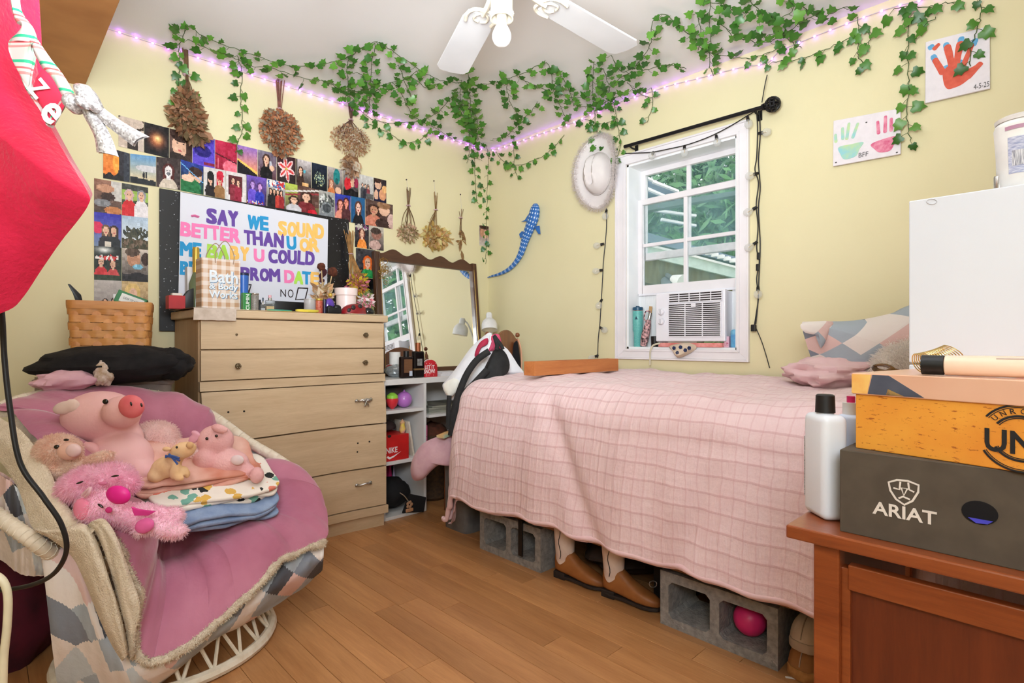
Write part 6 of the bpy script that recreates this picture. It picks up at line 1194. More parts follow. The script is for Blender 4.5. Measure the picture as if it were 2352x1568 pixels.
c = sil(1687, .03); H = onx(1687, 756, .03).z - SILL; t = thing('spray_can', 'light blue spray can with a rounded cap', 'can', c); part('can', MB().lathe([(.018, 0), (.0195, .004), (.0195, H * .7), (.018, H * .71)], 22, TR(c)), mk('sky_can', (104, 176, 216), .35, (80, 140, 196), 30), t); part('cap', MB().lathe([(.0185, H * .70), (.0195, H * .72), (.0185, H * .9), (.012, H * .98), (0, H)], 22, TR(c)), mk('sky_cap', (120, 186, 220), .35), t)
c = sil(1671, .03); H = onx(1671, 772, .03).z - SILL; t = thing('pink_box', 'small clear and pink box standing beside the spray can', 'box', c); part('box', MB().box(c + Vector((0, 0, H / 2)), (.03, .026, H)), mk('pink_pack', (228, 170, 186), .4, (206, 190, 206), 30), t, 0, .002); part('printed_label', MB().box(c + Vector((-.0155, -.002, H * .3)), (.001, .018, H * .3)), mk('pack_label', (240, 214, 220), .5, (190, 90, 130), 120), t, 0)
# ================================================================ curtain rod and globe lights
m_iron = mk('black_iron', (24, 22, 24), .45, metal=.3)
a = onx(1434, 337, -.07); b = onx(1752, 246, -.07); t = thing('curtain_rod', 'black curtain rod with an openwork ball finial', 'curtain rod', a)
part('rod', MB().tube([a, b], .0095, 12), m_iron, t); d = (b - a).normalized()
fc = b + d * .045
part('finial_neck', MB().tube([b - d * .004, b + d * .008, b + d * .012, b + d * .02], [.014, .016, .01, .012], 12), m_iron, t); fm = MB()
for k in range(6):
    a2 = k * pi / 6; x = Vector((1, 0, 0)); w = d.cross(x).normalized(); fm.tube([fc + (d * cos(q) + (x * cos(a2) + w * sin(a2)) * sin(q)) * .033 for q in np.linspace(0, 2 * pi, 22)[:-1]], .0042, 6, closed=True)
for q0 in (-.5, 0, .5):
    x = Vector((1, 0, 0)); w = d.cross(x).normalized(); fm.tube([fc + d * .033 * sin(q0) + (x * cos(q) + w * sin(q)) * .033 * cos(q0) for q in np.linspace(0, 2 * pi, 22)[:-1]], .0042, 6, closed=True)
part('finial_ball', fm, m_iron, t)
for s in (.05, .95): p = a.lerp(b, s); part('bracket', MB().tube([p + Vector((.07, 0, -.01)), p + Vector((.02, 0, -.012)), p + Vector((0, 0, -.008))], .005, 8).box(p + Vector((.067, 0, -.01)), (.006, .02, .05)), m_iron, t)
m_wire = mk('black_wire', (26, 24, 24), .5); m_bulbglass = mk('globe_glass', (236, 236, 232), .05, alpha=.28)
gl = thing('globe_string_lights', 'black string of clear globe bulbs draped around the window', 'string lights', onx(1740, 760, -.02))
def Rl(px, py, off=.018): return onx(px, py, -off)
paths = [[(1393, 478), (1393, 520), (1390, 560), (1386, 600), (1384, 640), (1381, 690), (1378, 740), (1374, 780), (1373, 822)],
         [(1436, 352), (1470, 351), (1500, 349), (1540, 341), (1572, 334), (1606, 323), (1640, 309), (1680, 288), (1716, 266), (1737, 254)],
         [(1738, 254), (1740, 300), (1738, 360), (1734, 390), (1742, 420), (1737, 470), (1741, 520), (1738, 570), (1744, 600), (1738, 640), (1742, 680), (1737, 720), (1733, 745)],
         [(1744, 254), (1746, 310), (1742, 370), (1746, 430), (1742, 480), (1746, 560), (1743, 640), (1741, 690), (1736, 745)], [(1734, 748), (1748, 780), (1758, 810), (1768, 845)], [(1762, 172), (1756, 200), (1750, 235)]]
for i, pth in enumerate(paths): part('wire', MB().tube(cat([Rl(x, y, .034 if i == 1 else (.02 if i != 5 else .05)) for x, y in pth], 6), .0028 if i not in (4, 5) else .0022, 6), m_wire, gl)
blobs = [(1393, 483, -2, 9), (1386, 560, -12, 3), (1384, 620, -14, 2), (1382, 688, -4, 8), (1379, 752, 10, 6), (1373, 816, -12, 5), (1500, 350, -1, 3), (1572, 336, 0, 12), (1645, 312, 2, 14), (1717, 270, 2, 12),
         (1744, 306, 14, -2), (1739, 398, -6, 2), (1737, 476, -14, 8), (1738, 556, -12, 8), (1741, 660, 0, 8)]
sm = None
for (x, y, dx, dy) in blobs:
    off = .036 if 1480 < x < 1720 else .022
    p = Rl(x, y, off); q = Rl(x + dx, y + dy, off + .012); dr = (q - p).normalized()
    if sm is None:
        sk = part('socket', MB().tube([(0, 0, -.004), (0, 0, .018)], [.007, .0085], 10), m_wire, gl, local=True); gb_ = part('bulb', MB().lathe([(.0065, .016), (.010, .022), (.019, .034), (.0205, .045), (.016, .058), (.008, .064), (0, .0655)], 18), m_bulbglass, sk, local=True); fl_ = part('filament', MB().tube([(0, 0, .018), (.002, 0, .036), (-.002, 0, .044)], .0015, 5), m_gold, sk, local=True); sm = (sk, gb_, fl_); s_ = sk
    else:
        s_ = bpy.data.objects.new('socket', sm[0].data); COL.objects.link(s_); s_.parent = gl
        for ch2 in sm[1:]: o2 = bpy.data.objects.new(ch2.name.split('.')[0], ch2.data); COL.objects.link(o2); o2.parent = s_
    s_.matrix_basis = wm(gl).inverted() @ (Matrix.Translation(p) @ dr.to_track_quat('Z', 'Y').to_matrix().to_4x4())
part('plug', MB().box(Rl(1731, 753, .03), (.024, .022, .034)), m_wire, gl, 0, .004); part('plug_joint', MB().box(Rl(1742, 588, .026), (.012, .014, .034)), m_wire, gl, 0, .003); part('plug_joint', MB().box(Rl(1740, 614, .026), (.012, .014, .034)), m_wire, gl, 0, .003)
# ================================================================ hat, whale shark, canvases
m_hat = mk('white_felt', (226, 218, 214), .9, (216, 206, 204), 8, bump=.2, bscale=60)
hc = onx(1378, 396, -.03); t = thing('cowboy_hat', 'white felt cowboy hat with a fluffy brim hung on the wall', 'hat', onx(1378, 396, -.002))
hy = (onx(1330, 396, -.03).y - onx(1424, 396, -.03).y) / 2; hz = (onx(1378, 312, -.03).z - onx(1378, 480, -.03).z) / 2
M = frame(hc, (0, -1, 0), (0, 0, 1)) ; mb = MB()
def brim(u, v):
    a = 2 * pi * u; r = .5 + .5 * v; return M @ Vector((cos(a) * hy * r, sin(a) * hz * r, -(.024 - .055 * (v ** 2) * abs(cos(a)) ** 1.5 - .004 * v) + .028))
mb.grid(brim, 48, 8, closeu=True); b0_ = len(mb.v); mb.grid(lambda u, v: brim(u, v) + Vector((.006, 0, 0)), 48, 8, closeu=True); part('brim', mb, m_hat, t)
def crown(v):
    k = 1.0
    return k
cm = MB().sph((0, 0, 0), (hy * .60, hz * .56, .12), 36, 18, M=Matrix.Identity(4)); vs = []
for p in cm.v:
    q = p.copy(); 
    if q.z < -.0: q.z *= .1
    cr = math.exp(-(q.x / .018) ** 2) * max(0, q.z / .12) * (1 if q.y > -hz * .35 else .4); q.z -= .045 * cr
    for sx_ in (-1, 1): q.z -= .03 * math.exp(-((q.x - sx_ * hy * .38) / .02) ** 2 - ((q.y + .0) / .06) ** 2) * max(0, q.z / .12)
    vs.append(q)
cm2 = MB(); cm2.v = [M @ (p + Vector((0, -hz * .05, .012))) for p in vs]; cm2.f = cm.f; cm2.mi = cm.mi; part('crown', cm2, m_hat, t)
bandm = MB().tube([M @ Vector((cos(a) * hy * .605, -hz * .05 + sin(a) * hz * .565, .018)) for a in np.linspace(0, 2 * pi, 40)[:-1]], .005, 6, closed=True); part('hat_band', bandm, mk('hat_band', (196, 186, 182), .8), t)
em = MB().tube([brim(u, 1.0) + Vector((0, 0, 0)) for u in np.linspace(0, 1, 49)[:-1]], .007, 6, closed=True); part('fluffy_trim', fur_on(em, 5200, .022, .0006, 3, .1, 1.2), furmat('white_fluff', (240, 232, 230), (230, 222, 220)), t, 0, kind='stuff')
# whale shark
tw = NT('shark_dots'); uvw = tw.n('ShaderNodeUVMap'); sp = tw.n('ShaderNodeSeparateXYZ'); tw.l(uvw.outputs[0], sp.inputs[0])
fu = tw.math('SUBTRACT', tw.math('FRACT', tw.math('MULTIPLY', sp.outputs[0], 26.0)), .5); fv = tw.math('SUBTRACT', tw.math('FRACT', tw.math('MULTIPLY', sp.outputs[1], 12.0)), .5)
rr_ = tw.math('ADD', tw.math('MULTIPLY', fu, fu), tw.math('MULTIPLY', fv, fv)); tw.l(tw.mix(tw.math('LESS_THAN', rr_, .055), lin4((40, 104, 180)), lin4((206, 222, 240))), tw.b.inputs['Base Color']); tw.b.inputs['Roughness'].default_value = .5
m_shark = tw.m; m_sharkfin = mk('shark_blue', (50, 112, 186), .5, (36, 90, 164), 20)
spine = [(1230, 468, 6), (1229, 480, 13.5), (1225, 500, 16), (1218, 520, 14.5), (1210, 540, 13), (1204, 558, 11), (1197, 580, 9), (1186, 600, 7), (1170, 617, 5.5), (1150, 628, 4), (1130, 634, 2.6), (1120, 637, 1)]
P = cat([Rl(x, y, .03) for x, y, r in spine], 5); rad = cat([Vector((r, 0, 0)) for x, y, r in spine], 5); t = thing('whale_shark', 'blue whale shark wall figure with rows of white dots', 'wall figure', P[0])
mb = MB(); n = 16; uv = []
for i, p in enumerate(P):
    d = (P[min(i + 1, len(P) - 1)] - P[max(0, i - 1)]).normalized(); s_ = d.cross(Vector((-1, 0, 0))).normalized(); r = max(.5, rad[i].x) / 1258 * 3.5
    for j in range(n + 1): a = 2 * pi * j / n; mb.v.append(p + s_ * cos(a) * r + Vector((-1, 0, 0)) * sin(a) * r * .7); uv.append((i / len(P), j / n))
for i in range(len(P) - 1):
    for j in range(n): a = i * (n + 1) + j; mb.f.append((a, a + 1, a + n + 2, a + n + 1)); mb.mi.append(0)
mb.f.append(tuple(range(n))); mb.mi.append(0); mb.uv = uv; part('body', mb, m_shark, t)
for q in ([(1213, 492), (1205, 505), (1196, 509), (1210, 508)], [(1226, 520), (1236, 537), (1240, 537), (1238, 518)], [(1199, 530), (1192, 537), (1194, 546), (1203, 544)]):
    mbf = MB(); pts = [Rl(x, y, .05) for x, y in q]; mbf.v = pts + [p + Vector((.008, 0, 0)) for p in pts]; mbf.f = [(0, 1, 2, 3), (7, 6, 5, 4)] + [(i, 4 + i, 4 + (i + 1) % 4, (i + 1) % 4) for i in range(4)]; mbf.mi = [0] * 6; part('fin', mbf, m_sharkfin, t, 0, .002)
# painted hand canvases
m_canvas = mk('canvas', (236, 228, 232), .8, (230, 222, 226), 40, bump=.1, bscale=300)
def canvas(label, q):
    P4 = [Rl(x, y, .008) for x, y in q]; t = thing('hand_canvas', label, 'painting', P4[3], group='painted hand canvases on the window wall'); mb = MB(); o = Vector((-.012, 0, 0)); mb.hexa([P4[3], P4[0], P4[1], P4[2]] + [p + o for p in (P4[3], P4[0], P4[1], P4[2])]); part('canvas', mb, m_canvas, t, 0, .002); return t
def stroke(t, name, mat, pts, w, off=.0212):
    k = len(pts); W = w if isinstance(w, list) else [w] * k
    if k == 2:
        (xa, ya), (xb, yb) = pts; L2 = math.hypot(xb - xa, yb - ya); ts = [-W[0] / L2 * .9, -W[0] / L2 * .6, 0, .35, .7, 1, 1 + W[1] / L2 * .6, 1 + W[1] / L2 * .9]; W = [W[0] * .35, W[0] * .8, W[0], W[0] * .92, W[1] * 1.05, W[1], W[1] * .8, W[1] * .35]; pts = [(xa + (xb - xa) * q, ya + (yb - ya) * q) for q in ts]
    part(name, MB().tube([Rl(x, y, off) for x, y in pts], [v / 1258 * 2.5 for v in W], 10, flat=.06, upv=(1, 0, 0)), mat, t)
def blob(t, name, mat, poly, off=.0213):
    o = cat([Rl(x, y, off) for x, y in poly], 4, True); c = sum(o, Vector()) / len(o); mb = MB(); k = len(o); mb.v = o + [c] + [p + Vector((.0008, 0, 0)) for p in o]; mb.f = [((i + 1) % k, i, k) for i in range(k)] + [(i, (i + 1) % k, k + 1 + (i + 1) % k, k + 1 + i) for i in range(k)]; mb.mi = [0] * len(mb.f); part(name, mb, mat, t, 0)
t = canvas('square canvas with an orange and blue painted handprint dated 4-5-25', [(2127, 99), (2274, 62), (2275, 205), (2126, 239)])
mo = mk('paint_orange', (222, 96, 72), .6, (210, 84, 62), 60); mbu = mk('paint_blue', (110, 178, 220), .6, (90, 156, 204), 60)
for pts, w in (([(2165, 166), (2148, 138)], [6, 5]), ([(2186, 148), (2176, 108)], [6, 6]), ([(2197, 146), (2205, 100)], [6, 6]), ([(2212, 152), (2232, 104)], [5, 4]), ([(2222, 176), (2252, 146)], [7, 5])): stroke(t, 'painted_finger', mo, pts, w)
for pts in ([(2148, 138), (2144, 130)], [(2175, 112), (2173, 102)], [(2206, 98), (2208, 88)], [(2236, 102), (2240, 92)], [(2136, 110), (2142, 106)], [(2168, 158), (2176, 154)], [(2200, 146), (2208, 142)], [(2224, 164), (2236, 158)]): stroke(t, 'painted_fingertip', mbu, pts, [5.5, 5], .0206)
blob(t, 'painted_palm', mo, [(2166, 166), (2184, 148), (2212, 148), (2222, 158), (2246, 148), (2236, 170), (2212, 192), (2190, 202), (2176, 204), (2168, 192)])
stroke(t, 'painted_thumb', mo, [(2146, 112), (2156, 102)], [4.5, 3.5])
p0, p1, p2 = Rl(2236, 206, .0212), Rl(2272, 198, .0212), Rl(2236, 196, .0212); mp = mk('pencil', (96, 92, 92), .8); part('date_lettering', text_mb('4-5-25', 0, frame(p0, p1 - p0, UP), (p1 - p0).length, .02, .0004), mp, t, 0)
t = canvas('wide canvas with a blue and a pink handprint marked BFF', [(1916, 279), (2070, 250), (2070, 355), (1915, 383)])
mg = mk('paint_aqua', (150, 206, 210), .7, (206, 222, 140), 22); mpk = mk('paint_pink', (214, 84, 126), .7, (236, 160, 180), 40)
for pts in ([(1920, 325), (1919, 310)], [(1936, 318), (1935, 295)], [(1945, 318), (1950, 284)], [(1959, 315), (1970, 284)]): stroke(t, 'painted_finger', mg, pts, [3.5, 3])
for pts in ([(2018, 305), (2016, 280)], [(2033, 302), (2034, 268)], [(2047, 299), (2047, 273)]): stroke(t, 'painted_finger', mpk, pts, [3.6, 3])
blob(t, 'painted_palm', mg, [(1926, 338), (1955, 331), (1983, 326), (1974, 342), (1966, 358), (1940, 366), (1930, 354)]); blob(t, 'painted_palm', mpk, [(2000, 332), (2020, 322), (2060, 312), (2054, 330), (2044, 346), (2020, 350), (2008, 342)])
p0, p1 = Rl(1972, 362, .0212), Rl(1994, 358, .0212); part('lettering', text_mb('BFF', 0, frame(p0, p1 - p0, UP), (p1 - p0).length, .02, .0004), mp, t, 0)
for (x, y) in ((1990, 281), (1920, 373), (2060, 350)): part('heart_mark', MB().sph(Rl(x, y, .0208), (.001, .004, .003), 8, 6), mp, t)
# ================================================================ fairy lights
m_led = mk('violet_led', (206, 150, 255), .3, emit=(176, 90, 255), estr=20.0); fl2 = thing('fairy_lights', 'string of glowing violet fairy lights along the ceiling edge', 'string lights', Lw(700, 200, .015))
ledp = [(150, 14), (270, 55), (360, 84), (450, 116), (560, 154), (640, 182), (720, 208), (800, 240), (880, 268), (960, 290), (1020, 310), (1070, 330), (1118, 345)]
ledr = [(1132, 345), (1180, 330), (1240, 308), (1300, 288), (1360, 262), (1420, 236), (1480, 216), (1540, 196), (1620, 176), (1700, 155), (1760, 145), (1790, 118), (1850, 92), (1920, 64), (2000, 34), (2060, 14), (2110, 2), (2190, -22), (2330, -66)]
PL = cat([Lw(x, y, .016) for x, y in ledp], 8); PR = cat([Rw(x, y, .016) for x, y in ledr], 8)
for p in PL + PR: p.z = min(p.z, CEIL - .012)
part('wire', MB().tube(PL + PR, .0016, 5), mk('clear_wire', (206, 190, 206), .4), fl2); src_led = None
def walk(P, step):
    out = []; acc = 0
    for a, b in zip(P, P[1:]):
        L = (b - a).length
        while acc < L: out.append(a.lerp(b, acc / L)); acc += step
        acc -= L
    return out
for p in walk(PL, .065) + walk(PR, .065):
    if src_led is None: src_led = part('led', MB().sph((0, 0, 0), .0052, 8, 6), m_led, fl2, local=True); src_led.location = p - fl2.location
    else: o = bpy.data.objects.new('led', src_led.data); COL.objects.link(o); o.parent = fl2; o.location = p - fl2.location
# ================================================================ ivy
tiv = NT('ivy_leaf'); oi = tiv.n('ShaderNodeObjectInfo'); vv = tiv.coord('Object'); nz = tiv.noise(vv, 60, 3)
r1_ = tiv.ramp(tiv.math('ADD', tiv.math('MULTIPLY', nz, .5), tiv.math('MULTIPLY', oi.outputs['Random'], .5)), [(.2, lin4((40, 84, 28))), (.5, lin4((62, 116, 36))), (.8, lin4((96, 146, 50)))])
tiv.l(r1_, tiv.b.inputs['Base Color']); tiv.b.inputs['Roughness'].default_value = .38; m_ivy = tiv.m
m_vine = mk('ivy_stem', (70, 92, 44), .7)
def ivy_mesh(seed):
    rg = random.Random(seed); pts = [(0, 0), (.32, -.10), (.50, .12), (.36, .34), (.40, .62), (.16, .70), (0, 1.05), (-.16, .70), (-.40, .62), (-.36, .34), (-.50, .12), (-.32, -.10)]
    mb = MB(); V = [Vector((x * (1 + rg.uniform(-.08, .08)), y * (1 + rg.uniform(-.05, .05)), 0)) for x, y in pts]
    for p in V: p.z = -.35 * p.x * p.x - .12 * p.y * p.y + rg.uniform(-.03, .03) + .18 * abs(p.x)
    c1 = Vector((0, .22, .06)); c2 = Vector((0, .62, .02)); mb.v = V + [c1, c2]; n = 12
    mb.f = [(0, 1, n), (1, 2, n), (2, 3, n), (3, 4, n + 1), (3, n + 1, n), (4, 5, n + 1), (5, 6, n + 1), (6, 7, n + 1), (7, 8, n + 1), (8, 9, n + 1), (9, n, n + 1), (9, 10, n), (10, 11, n), (11, 0, n)]
    mb.mi = [0] * len(mb.f); me = mb.mesh('ivy_leaf', None, 60); setm(me, m_ivy); return me
IVY = [ivy_mesh(k) for k in range(5)]; rgi = random.Random(21)
def ivy(label, strands, dens=0.041, size=.038, offs=.03):
    dens *= 1.0 if dens > .04 else 1.25
    first = surf(*strands[0][0], offs); t = thing('ivy_garland', label, 'ivy garland', first, group='artificial ivy garlands')
    Minv = wm(t).inverted(); st = MB()
    for s in strands:
        P = cat([surf(x, y, offs) for x, y in s], 5); P = [p + Vector((rgi.uniform(-.004, .004), rgi.uniform(-.004, .004), rgi.uniform(-.004, .004))) for p in P]
        st.tube(P, .0016, 5); side = 1
        for p in walk(P, dens):
            side = -side; ceilp = p.z > CEIL - offs - .012
            nrm = Vector((0, 0, -1)) if ceilp else (Vector((0, -1, 0)) if p.y > -.2 and p.x < -.12 else Vector((-1, 0, 0)))
            to = (CAM - p).normalized()
            z = (nrm * .8 + to * .6 + Vector((rgi.gauss(0, .35), rgi.gauss(0, .35), rgi.gauss(0, .35)))).normalized()
            hor = Vector((0, 0, 1)).cross(nrm) if not ceilp else RIGHT
            y = (hor * side * rgi.uniform(.2, 1.0) + Vector((0, 0, -1)) * rgi.uniform(.2, 1.0) + (FWD * -.5 if ceilp else Vector())); y = (y - z * y.dot(z)).normalized(); x = y.cross(z)
            q = p + nrm * .012 + y * rgi.uniform(.012, .03); sc = size * rgi.uniform(.75, 1.25)
            up_ = max(q.z, q.z + y.z * sc * 1.1, q.z + x.z * sc * .5, q.z - x.z * sc * .5) - (CEIL - .006)
            if up_ > 0: q.z -= up_
            st.tube([p, p.lerp(q, .6) + nrm * .004, q], .0010, 4)
            M = Matrix.Identity(4)
            for i, c in enumerate((x, y, z)):
                for j in range(3): M[j][i] = c[j] * sc
            for j in range(3): M[j][3] = q[j]
            o = bpy.data.objects.new('ivy_leaf', IVY[rgi.randrange(5)]); COL.objects.link(o); o.parent = t; o.matrix_basis = Minv @ M
    part('vine', st, m_vine, t)
ivy('ivy garland running along the ceiling from the first dried bouquet towards the fan blade', [[(415, 100), (425, 72), (432, 60), (480, 90), (540, 112), (600, 132), (650, 148), (700, 151), (760, 143), (800, 130), (830, 110), (865, 96), (900, 116), (950, 150), (980, 170), (1020, 186), (1060, 190)]])
ivy('ivy strand following the fairy lights over the dried bouquets', [[(430, 90), (480, 112), (530, 130), (575, 150), (630, 158), (690, 178), (762, 190), (800, 212), (869, 198), (933, 179), (960, 163)], [(760, 190), (790, 215), (830, 235), (850, 225)], [(800, 205), (845, 215), (870, 205)]])
ivy('ivy strand trailing down over the first dried bouquet', [[(411, 98), (412, 150), (409, 200), (404, 248)], [(425, 150), (432, 200), (434, 255)]])
ivy('ivy strand hanging down between two dried bouquets over the prints', [[(545, 128), (556, 170), (552, 220), (556, 270), (556, 300), (546, 325), (542, 352)]])
ivy('ivy sprigs hanging by the baby breath bouquet', [[(800, 130), (798, 170), (800, 215), (808, 240)], [(862, 100), (853, 160), (851, 220), (846, 262)], [(820, 165), (850, 185), (870, 205)]])
ivy('ivy swag drooping below the fairy lights on the left wall', [[(823, 249), (855, 274), (890, 281), (925, 281), (965, 278), (1000, 262), (1032, 229), (1052, 217)], [(850, 284), (896, 306), (922, 325), (955, 326), (978, 311), (1000, 298)]])
ivy('ivy strand dropping from the ceiling across to the corner clump', [[(900, 190), (920, 210), (938, 249), (956, 270), (997, 293), (1040, 320)], [(915, 150), (935, 200), (948, 230)], [(944, 175), (980, 200), (1010, 190)]])
ivy('thick ivy clump at the room corner hanging down the left wall', [[(1070, 145), (1078, 200), (1080, 250), (1084, 300), (1088, 350), (1092, 410), (1096, 468)], [(1060, 185), (1058, 230), (1072, 280), (1080, 330), (1072, 375)], [(1040, 225), (1060, 262), (1085, 285), (1100, 320)], [(1060, 240), (1090, 262), (1098, 292), (1108, 318)]], .026)
ivy('long thin ivy strand hanging in the room corner beside the small print', [[(1118, 335), (1122, 370), (1120, 430), (1118, 500), (1117, 560), (1115, 605)]], .036, .036, .02)
ivy('ivy strand arching over the ceiling between the fan blades', [[(1080, 194), (1130, 192), (1164, 180), (1200, 170), (1235, 150), (1260, 148), (1269, 185), (1276, 225), (1305, 278)], [(1164, 178), (1167, 217), (1181, 249), (1199, 270), (1222, 255), (1234, 232)], [(1193, 179), (1228, 196), (1266, 211), (1310, 223), (1357, 224)], [(1281, 158), (1305, 205), (1319, 243)]])
ivy('ivy swag below the lights on the window wall near the corner', [[(1140, 350), (1158, 370), (1193, 378), (1234, 364), (1266, 343), (1296, 311)], [(1181, 317), (1181, 375), (1190, 410)], [(1134, 318), (1164, 311), (1184, 293), (1208, 273)]])
ivy('ivy strands hanging from the ceiling over the cowboy hat', [[(1363, 140), (1362, 205), (1366, 264), (1372, 320), (1374, 370)], [(1410, 235), (1419, 290), (1424, 340), (1404, 381)], [(1330, 245), (1370, 245), (1410, 225), (1440, 215)], [(1385, 160), (1400, 200), (1390, 240)], [(1345, 275), (1385, 285), (1420, 270)]], .026)
ivy('ivy loop curling across the ceiling beside the long fan blade', [[(1402, 128), (1424, 162), (1453, 158), (1477, 130), (1495, 97), (1497, 61), (1513, 36), (1538, 40), (1574, 75), (1610, 97), (1627, 109)], [(1400, 202), (1440, 170), (1481, 162), (1530, 150), (1578, 158)]])
ivy('ivy sprig hanging under the lights above the curtain rod', [[(1497, 200), (1499, 240), (1485, 283)], [(1440, 190), (1470, 215), (1500, 225)]])
ivy('ivy strand coming straight across the ceiling above the window', [[(1631, 0), (1631, 49), (1631, 97), (1631, 154), (1640, 175)], [(1600, 30), (1610, 70), (1605, 115)], [(1627, 121), (1675, 130), (1724, 134), (1764, 121), (1805, 101)]])
ivy('dense ivy bunch on the ceiling edge above the curtain finial', [[(1627, 8), (1659, 8), (1687, 24), (1724, 32), (1764, 45), (1805, 49)], [(1659, 57), (1683, 81), (1716, 93), (1764, 97), (1805, 73), (1845, 49), (1886, 24)], [(1724, 0), (1744, 24), (1785, 40), (1821, 24), (1813, 0)], [(1755, 85), (1790, 75), (1815, 95), (1840, 110)], [(1840, 10), (1880, 40), (1910, 30), (1950, 15)]], .03, .043)
ivy('ivy swag drooping along the wall above the two canvases', [[(1776, 142), (1825, 138), (1886, 119), (1926, 99), (1975, 73)], [(1971, 40), (1971, 101), (1971, 130), (1987, 150)], [(1985, 60), (2000, 85), (1990, 110)]], 0.032, .04)
ivy('long ivy strand hanging between the two painted canvases', [[(2088, 20), (2086, 81), (2084, 134), (2088, 194), (2084, 243), (2084, 291), (2092, 324)]], .03, .042)
ivy('ivy strand hanging over the dated handprint canvas', [[(2246, -6), (2254, 32), (2242, 73), (2230, 113), (2228, 150)], [(2050, 22), (2088, 14), (2129, 16), (2169, 8), (2210, 2)], [(2100, 30), (2120, 50), (2150, 40)]], .034, .042)
# ================================================================ ceiling fan
m_fan = mk('fan_white', (218, 216, 216), .4, (210, 208, 208), 6); m_cream = mk('fan_cream', (226, 216, 198), .4, (206, 194, 172), 30)
fc = Vector((-1.607, -1.869, 0)); fan = thing('ceiling_fan', 'white ceiling fan with ornate blade arms and one bare bulb', 'ceiling fan', (fc.x, fc.y, CEIL))
def fz0(py): return 1 + (784 - py) / 1258 * 1.68
part('canopy', MB().lathe([(.07, CEIL), (.07, CEIL - .03), (.03, CEIL - .06), (.016, CEIL - .065), (.016, 2.27), (.06, 2.26), (.115, 2.24), (.125, 2.17), (.10, 2.12), (.05, 2.10), (0, 2.10)], 32, TR(fc)), m_fan, fan)
zt_, zb_ = 2.10, fz0(44)
part('light_cup', MB().lathe([(.028, zt_), (.034, zt_ - .004), (.034, zb_ + .018), (.0345, zb_ + .014), (.036, zb_), (.031, zb_), (.029, zb_ + .02), (.028, zb_ + .03), (0, zb_ + .03)], 28, TR(fc)), m_cream, fan)
rg3 = MB()
for k in range(24): a = 2 * pi * k / 24; rg3.sph(fc + Vector((cos(a) * .0345, sin(a) * .0345, zb_ + .016)), .004, 6, 5)
part('beaded_ring', rg3, m_cream, fan); part('socket', MB().lathe([(.016, zb_ + .03), (.016, zb_ - .012), (.014, zb_ - .014), (0, zb_ - .014)], 18, TR(fc)), m_cream, fan)
zc = fz0(84); part('bulb', MB().lathe([(.0, zc - .030), (.014, zc - .0275), (.024, zc - .02), (.0295, zc - .006), (.0295, zc + .005), (.025, zc + .018), (.0165, zc + .034), (.0135, zc + .05), (.0135, zb_ - .012)][::-1], 26, TR(fc)), mk('bulb_white', (248, 246, 244), .25, emit=(255, 248, 240), estr=.12, sss=0.0), fan)
for k in range(5):
    az = math.radians((-20.5, 48.5, 120, 193, 267)[k]); d = (FWD * cos(az) + RIGHT * sin(az)).normalized(); s_ = Vector((-d.y, d.x, 0)); zb2 = 2.115
    bl = part('blade', (lambda mb: mb)(MB().ext([(.20, -.048), (.245, -.058), (.60, -.066), (.628, -.05), (.635, 0), (.628, .05), (.60, .066), (.245, .058), (.20, .048)], .007, frame(fc + Vector((0, 0, zb2)), d, s_) @ Matrix.Rotation(math.radians(3), 4, 'X'))), m_fan, fan, 0, .002)
    F = frame(fc + Vector((0, 0, zb2 - .004)), d, s_) @ Matrix.Rotation(math.radians(3), 4, 'X'); ar = MB()
    ar.tube([F @ Vector(p) for p in cat([(.09, 0, .02), (.13, .0, .0), (.165, .0, -.004), (.19, 0, -.004)], 4)], .009, 8)
    for sg in (-1, 1):
        ar.tube([F @ Vector((x, sg * y, -.003)) for x, y, _ in cat([(.165, 0, 0), (.175, .035, 0), (.205, .05, 0), (.245, .046, 0)], 5)], .006, 8); ar.tube([F @ Vector((x, sg * y, -.003)) for x, y, _ in cat([(.18, 0, 0), (.20, .02, 0), (.225, .022, 0), (.235, .004, 0)], 5)], .0045, 8)
    part('blade_arm', ar, m_cream, bl)
# ================================================================ bed
m_bedwood = wood('bed_wood', (150, 100, 60), (120, 76, 42), .5, 'y', 1, .1); m_matt = mk('mattress_white', (226, 222, 220), .9)
BY0, BY1 = -3.02, -.97
bed = thing('bed', 'low wooden bed raised on cinder blocks beside the window wall', 'bed', (-.54, -1.95, .19))
for x in (-.99, -.10): part('side_rail', MB().box((x, (BY0 + BY1) / 2, .245), (.03, BY1 - BY0, .10)), m_bedwood, bed, 0, .002)
for k in range(9): part('slat', MB().box((-.545, BY0 + .1 + k * .22, .285), (.86, .07, .018)), m_bedwood, bed, 0)
part('box_spring', MB().box((-.54, (BY0 + BY1) / 2, .40), (.94, BY1 - BY0 - .02, .20)), mk('box_spring', (90, 80, 80), .9), bed, 0, .01)
part('mattress', MB().box((-.54, (BY0 + BY1) / 2, .64), (.94, BY1 - BY0 - .02, .27)), m_matt, bed, 0, .04, bseg=3)
tc_ = NT('waffle_pink'); uc = tc_.n('ShaderNodeUVMap'); sc_ = tc_.n('ShaderNodeSeparateXYZ'); tc_.l(uc.outputs[0], sc_.inputs[0])
vn = tc_.coord('Object'); wob = tc_.math('MULTIPLY', tc_.math('SUBTRACT', tc_.noise(vn, 9, 3), .5), .30)
